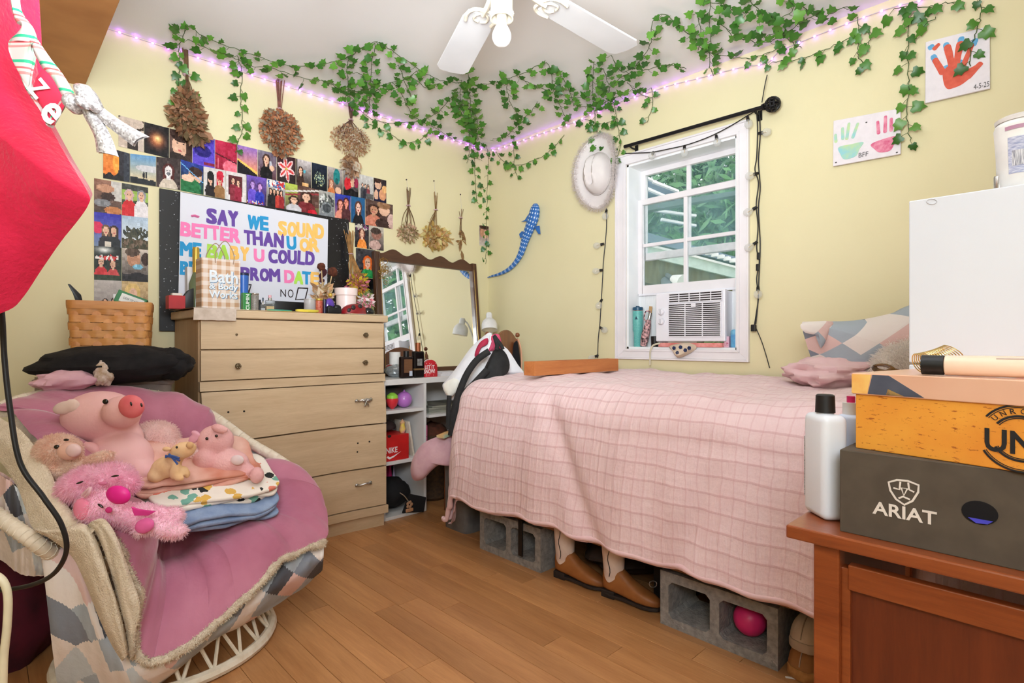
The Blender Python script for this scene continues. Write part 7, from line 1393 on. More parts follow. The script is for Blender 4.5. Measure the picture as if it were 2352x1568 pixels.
lu = tc_.math('ABSOLUTE', tc_.math('SUBTRACT', tc_.math('FRACT', tc_.math('ADD', tc_.math('MULTIPLY', sc_.outputs[0], 18.0), wob)), .5)); lv = tc_.math('ABSOLUTE', tc_.math('SUBTRACT', tc_.math('FRACT', tc_.math('ADD', tc_.math('MULTIPLY', sc_.outputs[1], 26.0), tc_.math('MULTIPLY', wob, 2.2))), .5))
gu = tc_.math('LESS_THAN', lu, .065); gv = tc_.math('LESS_THAN', lv, .06); base = tc_.ramp(tc_.noise(vn, 14, 4), [(.3, lin4((240, 212, 213))), (.7, lin4((234, 202, 204)))])
c1 = tc_.mix(tc_.math('MULTIPLY', gu, .5), base, lin4((208, 158, 162))); c2 = tc_.mix(tc_.math('MULTIPLY', gv, .30), c1, lin4((214, 164, 168))); tc_.l(c2, tc_.b.inputs['Base Color']); tc_.b.inputs['Roughness'].default_value = .85; tc_.b.inputs['Sheen Weight'].default_value = .2
mpc = tc_.n('ShaderNodeMapping'); mpc.inputs['Scale'].default_value = (9, 70, 1); tc_.l(uc.outputs[0], mpc.inputs[0]); crk = mpc.outputs[0]
hgt = tc_.math('ADD', tc_.math('MULTIPLY', tc_.math('MINIMUM', tc_.math('MULTIPLY', lu, 4.0), 1.0), .22), tc_.math('ADD', tc_.math('MULTIPLY', tc_.math('MINIMUM', tc_.math('MULTIPLY', lv, 4.0), 1.0), .35), tc_.math('ADD', tc_.math('MULTIPLY', tc_.noise(vn, 70, 3), .4), tc_.math('MULTIPLY', tc_.noise(crk, 1.0, 4, .6), 1.1)))); tc_.bump(hgt, .5, .008)
m_waf = tc_.m; m_pinkplain = mk('pink_cotton', (238, 204, 206), .9, (230, 192, 196), 14, bump=.3, bscale=60)
cf = thing('comforter', 'pale pink grid puckered comforter spread over the bed', 'comforter', (-.6, -1.9, .3))
U0, V0, R0, ZTOP = .90, 1.98, .16, .835      # across from the wall, along from the head end
def comf(uu, vv):
    du, dv = max(0, uu - U0), max(0, vv - V0); d = min(math.hypot(du, dv * .92), .80); x = -.03 - min(uu, U0); y = BY0 - .02 + min(vv, V0)
    if d > 1e-6:
        ax_, ay_ = du / max(d, 1e-6), dv * .92 / max(d, 1e-6); q = R0 * pi / 2
        if d < q: h, z = R0 * sin(d / R0), R0 * (1 - cos(d / R0))
        else: h, z = R0 + .06 * (1 - math.exp(-(d - q) * 4)), R0 + (d - q)
    else: ax_ = ay_ = h = z = 0
    p = Vector((x - ax_ * h, y + ay_ * h, ZTOP - z)); k = min(1, d * 3)
    flat = 1 - k
    p.z += flat * (fz((uu * 5, vv * 4, 1), 1, .018) + fz((uu * 14, vv * 12, 4), 1, .010)) - .02 * flat * max(0, uu - .3)
    if du > 0:
        w = fz((vv * 4.2, 2, 0), 1, 1.0) * .5 + fz((vv * 9, uu * 2, 3), 1, .35); p.x -= k * .035 * w * min(1, du * 2.4); p.z += (.05 * fz((vv * 3, 7, 0), 1, 1) + .03 * fz((vv * 9, 2, 0), 1, 1)) * max(0, du - .4) * 2
        fo = math.exp(-((vv - (1.56 - (du) * .55)) / .05) ** 2); p.x += .03 * fo * k
        fo = math.exp(-((vv - (.62 + (du) * .35)) / .05) ** 2) * min(1, max(0, du - .3) * 4); p.x += .03 * fo
    if dv > 0: p.y += k * .02 * fz((uu * 6, 3, vv), 1, 1)
    return p
UT, VT = U0 + .665, V0 + .62
def cgrid(u, v): return comf(u * UT, v * VT)
mb = MB().grid(cgrid, 110, 150, uvs=lambda u, v: (u * UT, v * VT)); part('comforter_face', mb, m_waf, cf, 60)
mb = MB().grid(lambda u, v: cgrid(u, v) + Vector((.022 if u * UT > U0 else 0, -.022 if v * VT > V0 else 0, -.02)), 55, 75); part('comforter_lining', mb, m_pinkplain, cf, 60)
hemp = [cgrid(1, v) + Vector((.010, 0, 0)) for v in np.linspace(0, 1, 120)] + [cgrid(u, 1) + Vector((0, -.010, 0)) for u in np.linspace(1, 0, 60)[1:]]
part('rolled_hem', MB().tube(hemp, [.012 + .004 * fz((i * .3, 0, 0), 1, 1) for i in range(len(hemp))], 10), m_pinkplain, cf, 60)
single('bedding_bunch', heap(at(1900, 856, 2.15), (.17, .15, .055), 6, .38), m_pinkplain, 'bunched pink bedding in front of the geometric pillow', 'bedding', smooth=60)
gp = thing('geometric_pillow', 'grey pink and white geometric print pillow propped against the wall', 'pillow', at(1960, 850, 2.2)); part('pillow', puffy([(1842, 748), (1860, 738), (1960, 736), (2060, 716), (2140, 690), (2180, 800), (2140, 880), (1990, 880), (1880, 870), (1862, 820)], 2.30, .09, 4, 8, tilt=lambda x, y: -(x - 1842) * .0009, uvk=11), m_geo, gp, 60)
part('folded_flap', puffy([(1838, 748), (1852, 740), (1912, 738), (1906, 762), (1886, 800), (1880, 772), (1850, 764)], 2.2, .012, 3, uvk=11), m_geo, gp, 60)
fpw = puffy([(1998, 852), (2024, 812), (2060, 785), (2110, 760), (2130, 860), (2060, 868)], 2.05, .05, 4); t = thing('fuzzy_pillow', 'small white fuzzy pillow leaning on the geometric pillow', 'pillow', at(2060, 866, 2.05)); part('pillow', fpw, mk('fuzzy_base', (232, 226, 220), .95), t, 60); part('fuzz', fur_on(fpw, 7000, .022, .0012, 4, .3, 1.2), furmat('fuzz_white', (255, 250, 244), (244, 238, 232)), t, 0, kind='stuff')
single('sunglasses', MB().tube(cat([at(2008, 840, 1.75), at(2030, 838, 1.72), at(2050, 846, 1.7), at(2036, 854, 1.7), at(2014, 850, 1.73)], 4, True), .008, 8, closed=True, flat=.5).tube([at(2050, 846, 1.7), at(2066, 851, 1.69)], .003, 6), mk('tortoise', (120, 80, 34), .25, (70, 44, 20), 40), 'tortoiseshell sunglasses lying on the bed behind the shoe boxes', 'sunglasses')
# long wooden box on the bed
a = Vector((-.907, -1.345, .84)); bxr = thing('long_wooden_box', 'long shallow orange wood box lying across the bed', 'box', a); m_pine = wood('orange_pine', (206, 132, 74), (180, 104, 54), .5, 'x', 1, .08)
L_, W_, H_ = .665, .072, .066
for c, d in (((L_ / 2, .005, H_ / 2), (L_, .010, H_)), ((L_ / 2, W_ - .005, H_ / 2), (L_, .010, H_)), ((.005, W_ / 2, H_ / 2), (.010, W_ - .02, H_)), ((L_ - .005, W_ / 2, H_ / 2), (.010, W_ - .02, H_))): part('side_board', MB().box(a + Vector(c), d), m_pine, bxr, 0, .0015)
part('base_board', MB().box(a + Vector((L_ / 2, W_ / 2, .004)), (L_ - .02, W_ - .02, .006)), m_pine, bxr, 0)
# ================================================================ cinder blocks
m_cin = mk('concrete', (158, 152, 146), .95, (128, 124, 122), 50, bump=.8, bscale=140, bdist=.006)
def block(label, y0, x0=-1.02, ln=.40, dp=.20, h=.19, rz=0):
    t = thing('cinder_block', label, 'cinder block', (x0, y0, 0), rz, group='cinder blocks under the bed'); M = wm(t); w = .032; mb = MB()
    ys = [0, w, ln / 2 - w / 2, ln / 2 + w / 2, ln - w, ln]; zs = [0, w, h - w, h]
    def ring(x): return None
    mb.box((dp / 2, -ln / 2, w / 2), (dp, ln, w), M).box((dp / 2, -ln / 2, h - w / 2), (dp, ln, w), M)
    for yc in (w / 2, ln / 2, ln - w / 2): mb.box((dp / 2, -yc, h / 2), (dp, w, h - 2 * w), M)
    for yc in (w, ln / 2 - w / 2, ln / 2 + w / 2, ln - w):
        sgn = 1 if yc in (w, ln / 2 + w / 2) else -1
        for zc, sz in ((w, 1), (h - w, -1)): mb.add([(0, -yc, zc), (0, -(yc + sgn * .014), zc), (0, -yc, zc + sz * .014), (dp, -yc, zc), (dp, -(yc + sgn * .014), zc), (dp, -yc, zc + sz * .014)], [(0, 1, 2), (5, 4, 3), (1, 4, 5, 2)], 0, M)
    part('block', mb, m_cin, t, 0); part('lug', MB().box((dp / 2, .004, h / 2), (dp * .5, .012, h * .9), M), m_cin, t, 0); return t
block('grey cinder block under the foot end of the bed, with a black strap over it', -1.085); block('grey cinder block under the bed with a pink ball inside', -2.066)
single('black_strap', MB().box((-1.028, -1.372, .125), (.006, .026, .16)).box((-.98, -1.372, .2), (.10, .026, .005)), m_black, 'black webbing strap hanging over the cinder block', 'strap', bevel=.001)
c = onx(1752, 1432, -.93); single('pink_ball', MB().sph((-.93, -2.345, .032 + .052), .052, 22, 16), mk('pink_rubber', (226, 48, 120), .4), 'bright pink ball inside the cinder block', 'ball')
# ================================================================ boots
m_tan_l = mk('tan_leather', (168, 108, 58), .5, (142, 84, 40), 14, bump=.15, bscale=40); m_wht_l = mk('white_leather', (232, 212, 200), .5, (216, 190, 178), 20, bump=.2, bscale=50); m_sole = mk('boot_sole', (46, 36, 32), .7)
def boot(label, heel, toe, lean=0.0):
    hx = Vector((heel[0], heel[1], 0)); d = Vector((toe[0] - heel[0], toe[1] - heel[1], 0)).normalized(); s = Vector((-d.y, d.x, 0)); t = thing('cowboy_boot', label, 'boot', hx, group='cowboy boots in front of the bed'); LN = .285
    M = frame(hx, d, s) @ Matrix.Scale(.80, 4)
    def loop(secs, n=20):
        mb = MB()
        for (x, w, z0, z1, ex) in secs:
            for j in range(n):
                a = 2 * pi * j / n; ca, sa = cos(a), sin(a); y = math.copysign(abs(ca) ** ex, ca) * w; z = (z0 + z1) / 2 + math.copysign(abs(sa) ** ex, sa) * (z1 - z0) / 2; mb.v.append(M @ Vector((x, y, z)))
        k = len(secs)
        for i in range(k - 1):
            for j in range(n): a = i * n + j; b = i * n + (j + 1) % n; mb.f.append((a, b, b + n, a + n)); mb.mi.append(0)
        mb.f.append(tuple(reversed(range(n)))); mb.f.append(tuple((k - 1) * n + j for j in range(n))); mb.mi += [0, 0]; return mb
    foot = loop([(x_, w_2, a_2, b_2 * 1.12, e_2) for (x_, w_2, a_2, b_2, e_2) in [(-.006, .018, .045, .10, .8), (.0, .03, .034, .128, .8), (.03, .036, .03, .142, .8), (.075, .037, .026, .145, .8), (.105, .038, .022, .125, .8), (.14, .041, .018, .10, .8), (.18, .046, .015, .082, .8), (.22, .046, .015, .068, .8), (.255, .037, .017, .056, .8), (.278, .022, .02, .046, .8), (.286, .008, .026, .038, .8)]])
    part('foot', foot, m_tan_l, t, 60)
    sole = [(-.008, -.026), (.03, -.034), (.10, -.032), (.16, -.041), (.21, -.050), (.25, -.045), (.28, -.028), (.292, 0), (.28, .028), (.25, .045), (.21, .050), (.16, .041), (.10, .032), (.03, .034), (-.008, .026)]
    part('sole', MB().ext(sole, .014, M, z0=.008), m_sole, t, 0, .002); part('heel', MB().ext([(-.012, -.028), (.06, -.032), (.06, .032), (-.012, .028)], .036, M, z0=0), m_sole, t, 0, .003)
    def shaft(u, v):
        a = 2 * pi * u; z0_ = .128 - .040 * abs(sin(a)) ** 2.5 + .022 * max(0, cos(a)); z = z0_ + v * (.40 - z0_); r1, r2 = .046 + .020 * v, .0415 + .018 * v; return M @ Vector((.040 + cos(a) * r1 - .004 * v + lean * v + .012 * max(0, cos(a)) * (1 - v), sin(a) * r2, z + .004 * sin(v * 20 + a)))
    part('shaft', MB().grid(shaft, 36, 14, closeu=True).grid(lambda u, v: shaft(u, v).lerp(M @ Vector((.04, 0, .25)), .05), 36, 14, closeu=True), m_wht_l, t, 60)
    part('piping', MB().tube([M @ Vector((.042 + .006 * sin(k * 1.1), -.0445 - .0009 * k, .115 + k * .02)) for k in range(12)], .0016, 5), m_black, t)
boot('tan cowboy boot with a white shaft standing next to the cinder block', (-.985, -1.555), (-.955, -1.80)); boot('tan cowboy boot with a white shaft standing ahead of the other boot', (-.98, -1.80), (-.945, -2.06))
single('storage_bag', heap(Vector((-.62, -1.72, .09)), (.30, .20, .09), 15, .15), mk('dark_brown_bag', (70, 52, 42), .8, (50, 38, 32), 8), 'dark brown storage bag pushed under the bed', 'bag')
rgm = MB().tube([at(1500, 1341, 2.03) + RIGHT * .014 * cos(a) + UP * .012 * sin(a) for a in np.linspace(0, 2 * pi, 16)[:-1]], .002, 6, closed=True); single('metal_ring', rgm, m_steel, 'small silver metal ring lying under the bed', 'ring')
single('dark_case', MB().box((-.66, -2.0, .07), (.4, .12, .14)), mk('under_bed_dark', (40, 32, 30), .8), 'dark flat case under the bed behind the boots', 'case', bevel=.004)
# grey bin, mauve bundle and books at the foot of the bed
t = thing('fabric_bin', 'grey fabric storage bin at the foot of the bed', 'bin', (-.82, -.80, 0)); part('bin_body', MB().grid(lambda u, v: (-.835 + math.copysign(abs(cos(2 * pi * u)) ** .3, cos(2 * pi * u)) *   .125 * (.94 + .06 * v), -.80 + math.copysign(abs(sin(2 * pi * u)) ** .3, sin(2 * pi * u)) * .10, v * .37), 32, 6, closeu=True), mk('bin_grey', (112, 108, 106), .9, (96, 92, 90), 20), t, 40); part('bin_lid', MB().box((-.835, -.80, .372), (.25, .20, .012)), mk('bin_grey', (112, 108, 106)), t, 0, .004)
single('mauve_throw', puffy([(1042, 1000), (1008, 1002), (972, 1018), (950, 1048), (943, 1078), (950, 1102), (972, 1100), (992, 1080), (1012, 1066), (1046, 1064)], 2.84, .055, 4, tilt=lambda x, y: .0), mk('mauve_throw', (206, 168, 176), .9, (186, 142, 154), 9, bump=.4, bscale=30), 'rolled mauve throw blanket on the grey bin', 'blanket', smooth=60)
single('rainbow_booklet', MB().box((0, 0, 0), (.085, .05, .012), TR(at(1024, 998, 2.80), (0, -.12, .2))), mk('rainbow_card', (240, 170, 90), .5, (90, 190, 180), 8), 'small colourful booklet on the mauve throw', 'booklet')
# ================================================================ chair with backpack and bag
m_ch = wood('chair_wood', (140, 82, 44), (110, 60, 32), .35, 'z', 1, .1, coat=.3)
pa, pb = Vector((-.673, -.75, 0)), Vector((-.30, -.615, 0)); dv = (pb - pa).normalized(); nv = Vector((-dv.y, dv.x, 0)); wd = (pb - pa).length
cr = thing('wooden_chair', 'brown wooden chair with an arched back and ball finials', 'chair', (pa + pb) / 2 + nv * .2); zb = 1.047
for p in (pa, pb):
    q = part('back_post', MB().lathe([(.016, 0), (.02, .02), (.018, .4), (.02, .46), (.016, .9), (.019, .94), (.012, .97), (.014, .985), (.009, 1.0), (.006, 1.02)], 16, TR(p)), m_ch, cr); part('ball_finial', MB().sph(p + Vector((0, 0, zb - .006)), .0155, 16, 12), m_ch, q)
ap = [(0, .80), (wd, .80), (wd, .93)] + [(wd * (1 - k / 16), .935 + .135 * max(0, sin(pi * k / 16)) ** .8) for k in range(1, 16)] + [(0, .93)]
part('arched_back', MB().ext(ap, .018, frame(pa + nv * -.009 + Vector((0, 0, 0)), dv, UP)), m_ch, cr, 0, .003); part('lower_rail', MB().box((wd / 2, .62, .009), (wd, .06, .018), frame(pa - nv * .009, dv, UP)), m_ch, cr, 0, .003)
for k in range(4): part('spindle', MB().tube([pa + dv * wd * (k + 1) / 5 + Vector((0, 0, .64)), pa + dv * wd * (k + 1) / 5 + Vector((0, 0, .81))], .008, 8), m_ch, cr)
part('seat', MB().box((wd / 2, .15, .45), (wd + .04, .3, .03), frame(pa, dv, nv)), m_ch, cr, 0, .008)
for s2 in (0, wd): part('leg', MB().tube([pa + dv * s2 + nv * .27 + Vector((0, 0, .44)), pa + dv * s2 + nv * .28], [.018, .013], 12), m_ch, cr)
DB = 2.93
t = thing('plastic_bag', 'white plastic shopping bag hanging from the chair back', 'bag', at(1090, 915, DB)); part('bag', puffy([(1128, 764), (1108, 774), (1080, 800), (1055, 835), (1026, 872), (1016, 886), (1030, 912), (1062, 920), (1110, 900), (1160, 866), (1202, 858), (1190, 838), (1166, 802), (1146, 792), (1134, 800)], DB + .03, .06, 3), mk('plastic_white', (236, 236, 240), .3, (226, 226, 232), 10, bump=.5, bscale=14, bdist=.02), t, 60)
part('square_item', puffy([(1018, 884), (1042, 868), (1056, 878), (1048, 900), (1034, 912), (1028, 908)], DB - .035, .012, 2), mk('bag_corner', (242, 238, 228), .5), t, 60); part('handle', MB().tube(cat([at(1128, 770, DB - .02), at(1124, 790, DB - .04), at(1110, 820, DB - .05)], 4), .008, 8, flat=.4), mk('plastic_white', (236, 236, 240)), t)
t = thing('backpack', 'black backpack with long straps slung over the chair back', 'backpack', at(1060, 990, 2.80)); m_bp2 = mk('backpack_black', (24, 24, 25), .75, (34, 34, 35), 40)
part('pack', puffy([(1138, 800), (1158, 806), (1170, 830), (1168, 852), (1150, 868), (1110, 884), (1074, 912), (1050, 950), (1040, 990), (1046, 1010), (1100, 1000), (1060, 960), (1076, 900), (1104, 860), (1122, 826)], 2.84, .05, 3), m_bp2, t, 60)
for pts, w in (([(1136, 772), (1142, 792), (1140, 802)], .011), ([(1134, 770), (1148, 788), (1156, 802)], .009), ([(1124, 806), (1096, 826), (1074, 856), (1058, 892), (1046, 930), (1036, 980)], .017), ([(1032, 908), (1030, 940), (1030, 985)], .012), ([(1120, 848), (1090, 880), (1062, 910), (1046, 950), (1036, 1000)], .017)): part('strap', MB().tube(cat([at(x, y, 2.77) for x, y in pts], 5), w, 8, flat=.35, upv=-FWD), m_bp2, t)
single('crimson_scarf', puffy([(1120, 776), (1104, 784), (1094, 800), (1090, 818), (1098, 816), (1106, 798), (1120, 790)], 2.90, .014, 3), mk('crimson', (176, 34, 70), .7), 'crimson scarf end draped over the chair post', 'scarf'); single('pink_pouch', puffy([(1128, 772), (1146, 768), (1152, 790), (1150, 802), (1126, 806), (1118, 812)], 2.905, .016, 3), mk('pink_cloth2', (206, 74, 110), .7), 'pink cloth pouch hanging beside the backpack loop', 'pouch')
single('orange_lanyard', MB().tube(cat([at(1190, 778, 3.42), at(1196, 800, 3.42), at(1198, 830, 3.42), at(1196, 862, 3.42)], 5), .005, 6), mk('peach_strap', (236, 176, 140), .6), 'peach coloured lanyard hanging from the far chair post', 'lanyard')
single('dark_jacket', puffy([(1186, 782), (1192, 800), (1196, 840), (1198, 868), (1188, 862), (1174, 824), (1172, 804)], 3.38, .02, 3), m_blackc, 'black jacket edge hanging inside the chair back', 'jacket')
# ================================================================ desk lamp
ml = mk('lamp_white', (236, 234, 232), .4); c = Vector((-.20, -.26, KZ)); lm = thing('desk_lamp', 'white desk lamp with a bell shaped shade on the desk corner', 'lamp', c); sp_ = at(1124, 742, 3.80)
part('base', MB().lathe([(.065, 0), (.068, .006), (.06, .016), (.015, .022), (0, .022)], 28, TR(c)), ml, lm); part('stem', MB().tube(cat([c + Vector((0, 0, .02)), c + Vector((.04, .05, .2)), c + Vector((.03, .03, .36)), sp_ + Vector((.004, .01, .07))], 6), .006, 10), ml, lm)
dz = (UP * .95 + FWD * .30 + RIGHT * -.04).normalized(); Ms = Matrix.Translation(sp_) @ dz.to_track_quat('Z', 'Y').to_matrix().to_4x4()
sh_ = part('shade', MB().lathe([(.055, -.05), (.055, -.012), (.048, .012), (.03, .03), (.022, .034), (.022, .066), (.016, .076), (0, .078), ], 28, Ms).lathe([(.053, -.05), (.052, -.012), (.045, .010), (.01, .026)], 28, Ms), ml, lm); part('bulb', MB().sph(Ms @ Vector((0, 0, -.015)), .018, 12, 8), mk('bulb_warm', (250, 240, 200), .3, emit=(255, 226, 150), estr=3.0), sh_)
# ================================================================ foreground desk
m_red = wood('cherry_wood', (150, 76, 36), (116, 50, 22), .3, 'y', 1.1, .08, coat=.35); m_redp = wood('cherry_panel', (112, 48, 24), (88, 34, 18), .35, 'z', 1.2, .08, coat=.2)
FX0, FX1, FY0, FY1, FZ = -1.742, -1.16, -2.742, -3.75, .68
fd_ = thing('cherry_desk', 'reddish brown wooden desk with worn edges carrying shoe boxes', 'desk', ((FX0 + FX1) / 2, (FY0 + FY1) / 2, 0)); yc = (FY0 + FY1) / 2; ly = FY0 - FY1
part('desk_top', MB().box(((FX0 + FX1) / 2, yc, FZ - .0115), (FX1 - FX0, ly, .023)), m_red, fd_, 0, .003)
for x in (-1.705, FX1 + .03): part('leg', MB().box((x, -2.800, (FZ - .023) / 2), (.034, .040, FZ - .023)), m_red, fd_, 0, .003)
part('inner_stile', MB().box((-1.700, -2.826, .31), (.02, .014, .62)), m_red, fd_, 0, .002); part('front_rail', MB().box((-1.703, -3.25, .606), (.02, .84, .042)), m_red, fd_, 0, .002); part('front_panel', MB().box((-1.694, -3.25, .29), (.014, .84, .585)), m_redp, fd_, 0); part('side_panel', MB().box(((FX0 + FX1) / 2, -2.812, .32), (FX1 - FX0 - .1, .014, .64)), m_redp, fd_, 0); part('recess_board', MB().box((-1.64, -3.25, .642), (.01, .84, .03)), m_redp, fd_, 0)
# ---- brown boot box
m_bb = mk('brown_card', (84, 74, 62), .75, (76, 66, 55), 30); m_cw = mk('card_white', (226, 216, 206), .6)
bxx, by0, by1, bz0, bz1 = -1.712, -2.818, -3.19, FZ, .818; bb = thing('brown_boot_box', 'dark brown cardboard boot box with white lettering and a finger hole', 'box', (-1.58, -3.0, FZ))
part('box', MB().box(((bxx - 1.44) / 2, (by0 + by1) / 2, (bz0 + bz1) / 2), (-1.44 - bxx, by0 - by1, bz1 - bz0)), m_bb, bb, 0, .0015); fxp = bxx - .0008
def bp(px, py): return onx(px, py, fxp)
p0, p1, p2 = bp(2004, 1184), bp(2152, 1198), bp(2030, 1160); LY = Vector((0, -1, 0))
part('lettering', text_mb('ARIAT', .02, frame(Vector((fxp, p0.y, bp(2075, 1192).z)), LY, UP), p0.y - p1.y, .0205, .0006), m_cw, bb, 0)
def em(pts, w, closed=True): return MB().tube([bp(*p) for p in pts], w, 6, closed=closed, flat=.3, upv=(1, 0, 0))
part('shield_emblem', em(cat([Vector(p + (0,)) for p in [(2041, 1107), (2062, 1101), (2085, 1104), (2110, 1112), (2108, 1134), (2094, 1152), (2077, 1158), (2060, 1146), (2046, 1128)]], 3, True) and [(2041, 1107), (2060, 1102), (2085, 1104), (2110, 1114), (2109, 1130), (2096, 1150), (2077, 1159), (2058, 1146), (2045, 1126)], .0017), m_cw, bb)
for pts in ([(2052, 1120), (2066, 1124), (2068, 1106)], [(2100, 1130), (2088, 1124), (2086, 1108)], [(2064, 1144), (2074, 1140), (2090, 1147)], [(2070, 1120), (2084, 1122), (2076, 1138)]): part('emblem_stroke', em(pts, .0015, len(pts) == 3 and pts[0] == (2070, 1120)), m_cw, bb)
hc_ = bp(2250, 1177); part('finger_hole', MB().lathe([(.0205, 0), (.0205, .0006), (0, .0007)], 24, TR(hc_, (0, -pi / 2, 0), (.82, 1, 1))), mk('hole_black', (10, 8, 12), .9), bb); part('blue_glint', MB().ext([(-.013, -.009), (.015, -.009), (.009, -.0145), (-.004, -.0155)], .0006, frame(hc_ + Vector((-.0012, 0, 0)), LY, UP)), mk('blue_glint_paint', (70, 70, 200), .5), bb, 0)  # blue glint in the finger hole, painted on as a thin flat piece
# ---- orange shoe box
A_, B_ = onz(1965, 1028, bz1 + .0005), onz(2352, 1086, bz1 + .0005); dy = (B_ - A_).normalized(); ang = math.atan2(dy.y, dy.x)
ob = thing('orange_shoe_box', 'distressed orange shoe box with a pale copper lid and round logo', 'box', A_, ang); ML = wm(ob)       # x along the front, y to the back
to_ = NT('distressed_orange'); v_ = to_.coord('Object'); f1 = to_.noise(v_, 9, 4); r_ = to_.ramp(f1, [(.3, lin4((236, 166, 62))), (.7, lin4((222, 140, 48)))]); sc2 = to_.noise(to_.coord('Object', (60, 60, 240)), 1.0, 6, .7); to_.l(to_.mix(to_.math('GREATER_THAN', sc2, .60), r_, lin4((170, 92, 34))), to_.b.inputs['Base Color']); to_.b.inputs['Roughness'].default_value = .45
BL_, BD_, BH_ = .36, .26, .096; sgn = 1
part('box', MB().box((BL_ / 2, BD_ / 2, BH_ / 2), (BL_, BD_, BH_)), to_.m, ob, 0, .0015, local=True)
m_lid = mk('copper_lid', (240, 196, 170), .28, (232, 180, 150), 5, metal=.25); lz = BH_ - .004
part('lid', MB().box((BL_ / 2, BD_ / 2, lz + .018), (BL_ + .008, BD_ + .008, .036)), m_lid, ob, 0, .0015, local=True)
m_st = mk('lid_slate', (84, 90, 104), .4, (70, 74, 90), 30); m_ylo = mk('lid_yellow', (246, 206, 120), .4, (236, 170, 90), 30)
for poly, mm in (([(.0, .002), (.0, .034), (.03, .034), (.024, .002)], m_ylo), ([(.025, .002), (.032, .034), (.056, .034), (.105, .002)], m_st), ([(.052, .002), (.055, .012), (.078, .002)], m_ylo)): part('lid_print', MB().ext([(x - .004, z) for x, z in poly], .0006, TR((0, -.0041, lz), (pi / 2, 0, 0))), mm, ob, 0, local=True)
m_nv = mk('logo_black', (30, 32, 36), .5)
def lx(px, py):      # point of the front face under a pixel, in box coordinates
    n3 = Vector((dy.y, -dy.x, 0)); v3 = ray(px, py); q3 = CAM + v3 * ((A_ - CAM).dot(n3) / v3.dot(n3)); l3 = ML.inverted() @ q3; return l3
rc_ = (lx(2345, 1010).x, lx(2352, 1008).z)
def lp3(x, z, o=.0008): return Vector((x, -o, z))
u0, u1, u2 = lx(2262, 1034), lx(2262, 982), lx(2352, 1034); lh3 = u1.z - u0.z
part('lettering', text_mb('UNR', .02, Matrix.Translation((0, -.0006, 0)) @ frame((u0.x, 0, u0.z), (1, 0, 0), (0, 0, 1)), lh3 * 2.5, lh3, .0006), m_nv, ob, 0, local=True)
for r, w in ((.046, .0016), (.043, .0006), (.031, .0018), (.028, .0007)):
    for a0, a1 in ((.62, pi - .62), (pi + .5, 2 * pi - .5)): part('logo_ring', MB().tube([lp3(rc_[0] + r * cos(a), rc_[1] + r * sin(a)) for a in np.linspace(a0, a1, 24)], w, 6, flat=.3, upv=(0, 1, 0)), m_nv, ob, local=True)
for i, ch3 in enumerate('UNRO'):
    a = pi - .75 - i * .30; rr3 = .0345; p = lp3(rc_[0] + rr3 * cos(a), rc_[1] + rr3 * sin(a), .0006); th3 = a - pi / 2; X = Vector((cos(th3), 0, sin(th3))); Y = Vector((-sin(th3), 0, cos(th3))); c3 = ch3 if (ch3, 0.0) in TXT else 'O'; part('ring_letter', text_mb(c3, 0.0, frame(p - X * .003, X, Y), .006, .007, .0004), m_nv, ob, 0, local=True)
LT = A_.z + lz + .036
# ---- things on the lid
a = onx(2118, 849, -1.672); b = onx(2352, 858, -1.672); a.z = b.z = LT + .0165; e3 = (b - a).normalized()
tb3 = thing('cream_tube', 'clear tube of pale lotion with a black cap lying on the shoe box', 'tube', a); part('cap', MB().tube([a, a + e3 * .028], .0155, 18), m_black, tb3); part('tube', MB().tube([a + e3 * .028, a + e3 * .03, a + e3 * .16, a + e3 * .24], [.013, .0158, .0155, .008], 20), mk('lotion_tube', (240, 214, 190), .2, (236, 206, 180), 8), tb3); part('printed_text', MB().tube([a + e3 * .09 + Vector((-.0105, 0, .0118)), a + e3 * .13 + Vector((-.0105, 0, .0118))], .0012, 5), mk('tube_print', (206, 186, 176), .6), tb3)
bn = thing('gold_bangles', 'loose coil of thin gold bangles on the shoe box lid', 'bangles', Vector((-1.62, -2.86, LT)))
P0, P1, P2 = onx(2112, 840, -1.635), onx(2150, 828, -1.62), onx(2188, 812, -1.60); P0.z = LT + .0175; P1.z = LT + .022; P2.z = LT + .036
for k in range(16):
    q = k / 15; c = (P0.lerp(P1, q)).lerp(P1.lerp(P2, q), q); ax3 = (P2 - P0).normalized(); u3 = ax3.cross(UP).normalized(); w3 = u3.cross(ax3); ti = Matrix.Rotation(.5 * q, 3, u3); part('bangle', MB().tube([c + ti @ ((u3 * cos(s) + w3 * sin(s)) * .0165) for s in np.linspace(0, 2 * pi, 26)[:-1]], .0009, 5, closed=True), mk('bangle_gold', (226, 200, 130), .22, metal=.85), bn)
for k, (x, y) in enumerate(((2228, 829), (2262, 833))):
    c = onx(x, y, -1.60); c.z = LT + .006; single('finger_ring', MB().tube([c + Vector((cos(s) * .009, sin(s) * .012, .003 * sin(2 * s))) for s in np.linspace(0, 2 * pi, 20)[:-1]], .003 if k == 0 else .0018, 8, closed=True), mk('rose_gold', (206, 150, 130), .25, metal=.8), 'chunky rose gold ring on the shoe box lid' if k == 0 else 'thin rose gold ring on the shoe box lid', 'ring')
c = onx(2352, 826, -1.60); single('pink_cap_bottle', MB().lathe([(.009, 0), (.009, .022), (.007, .024), (0, .024)], 16, TR(Vector((-1.60, c.y, LT)))), mk('pink_cap', (240, 176, 180), .4), 'small pink capped bottle by the white cabinet', 'bottle')
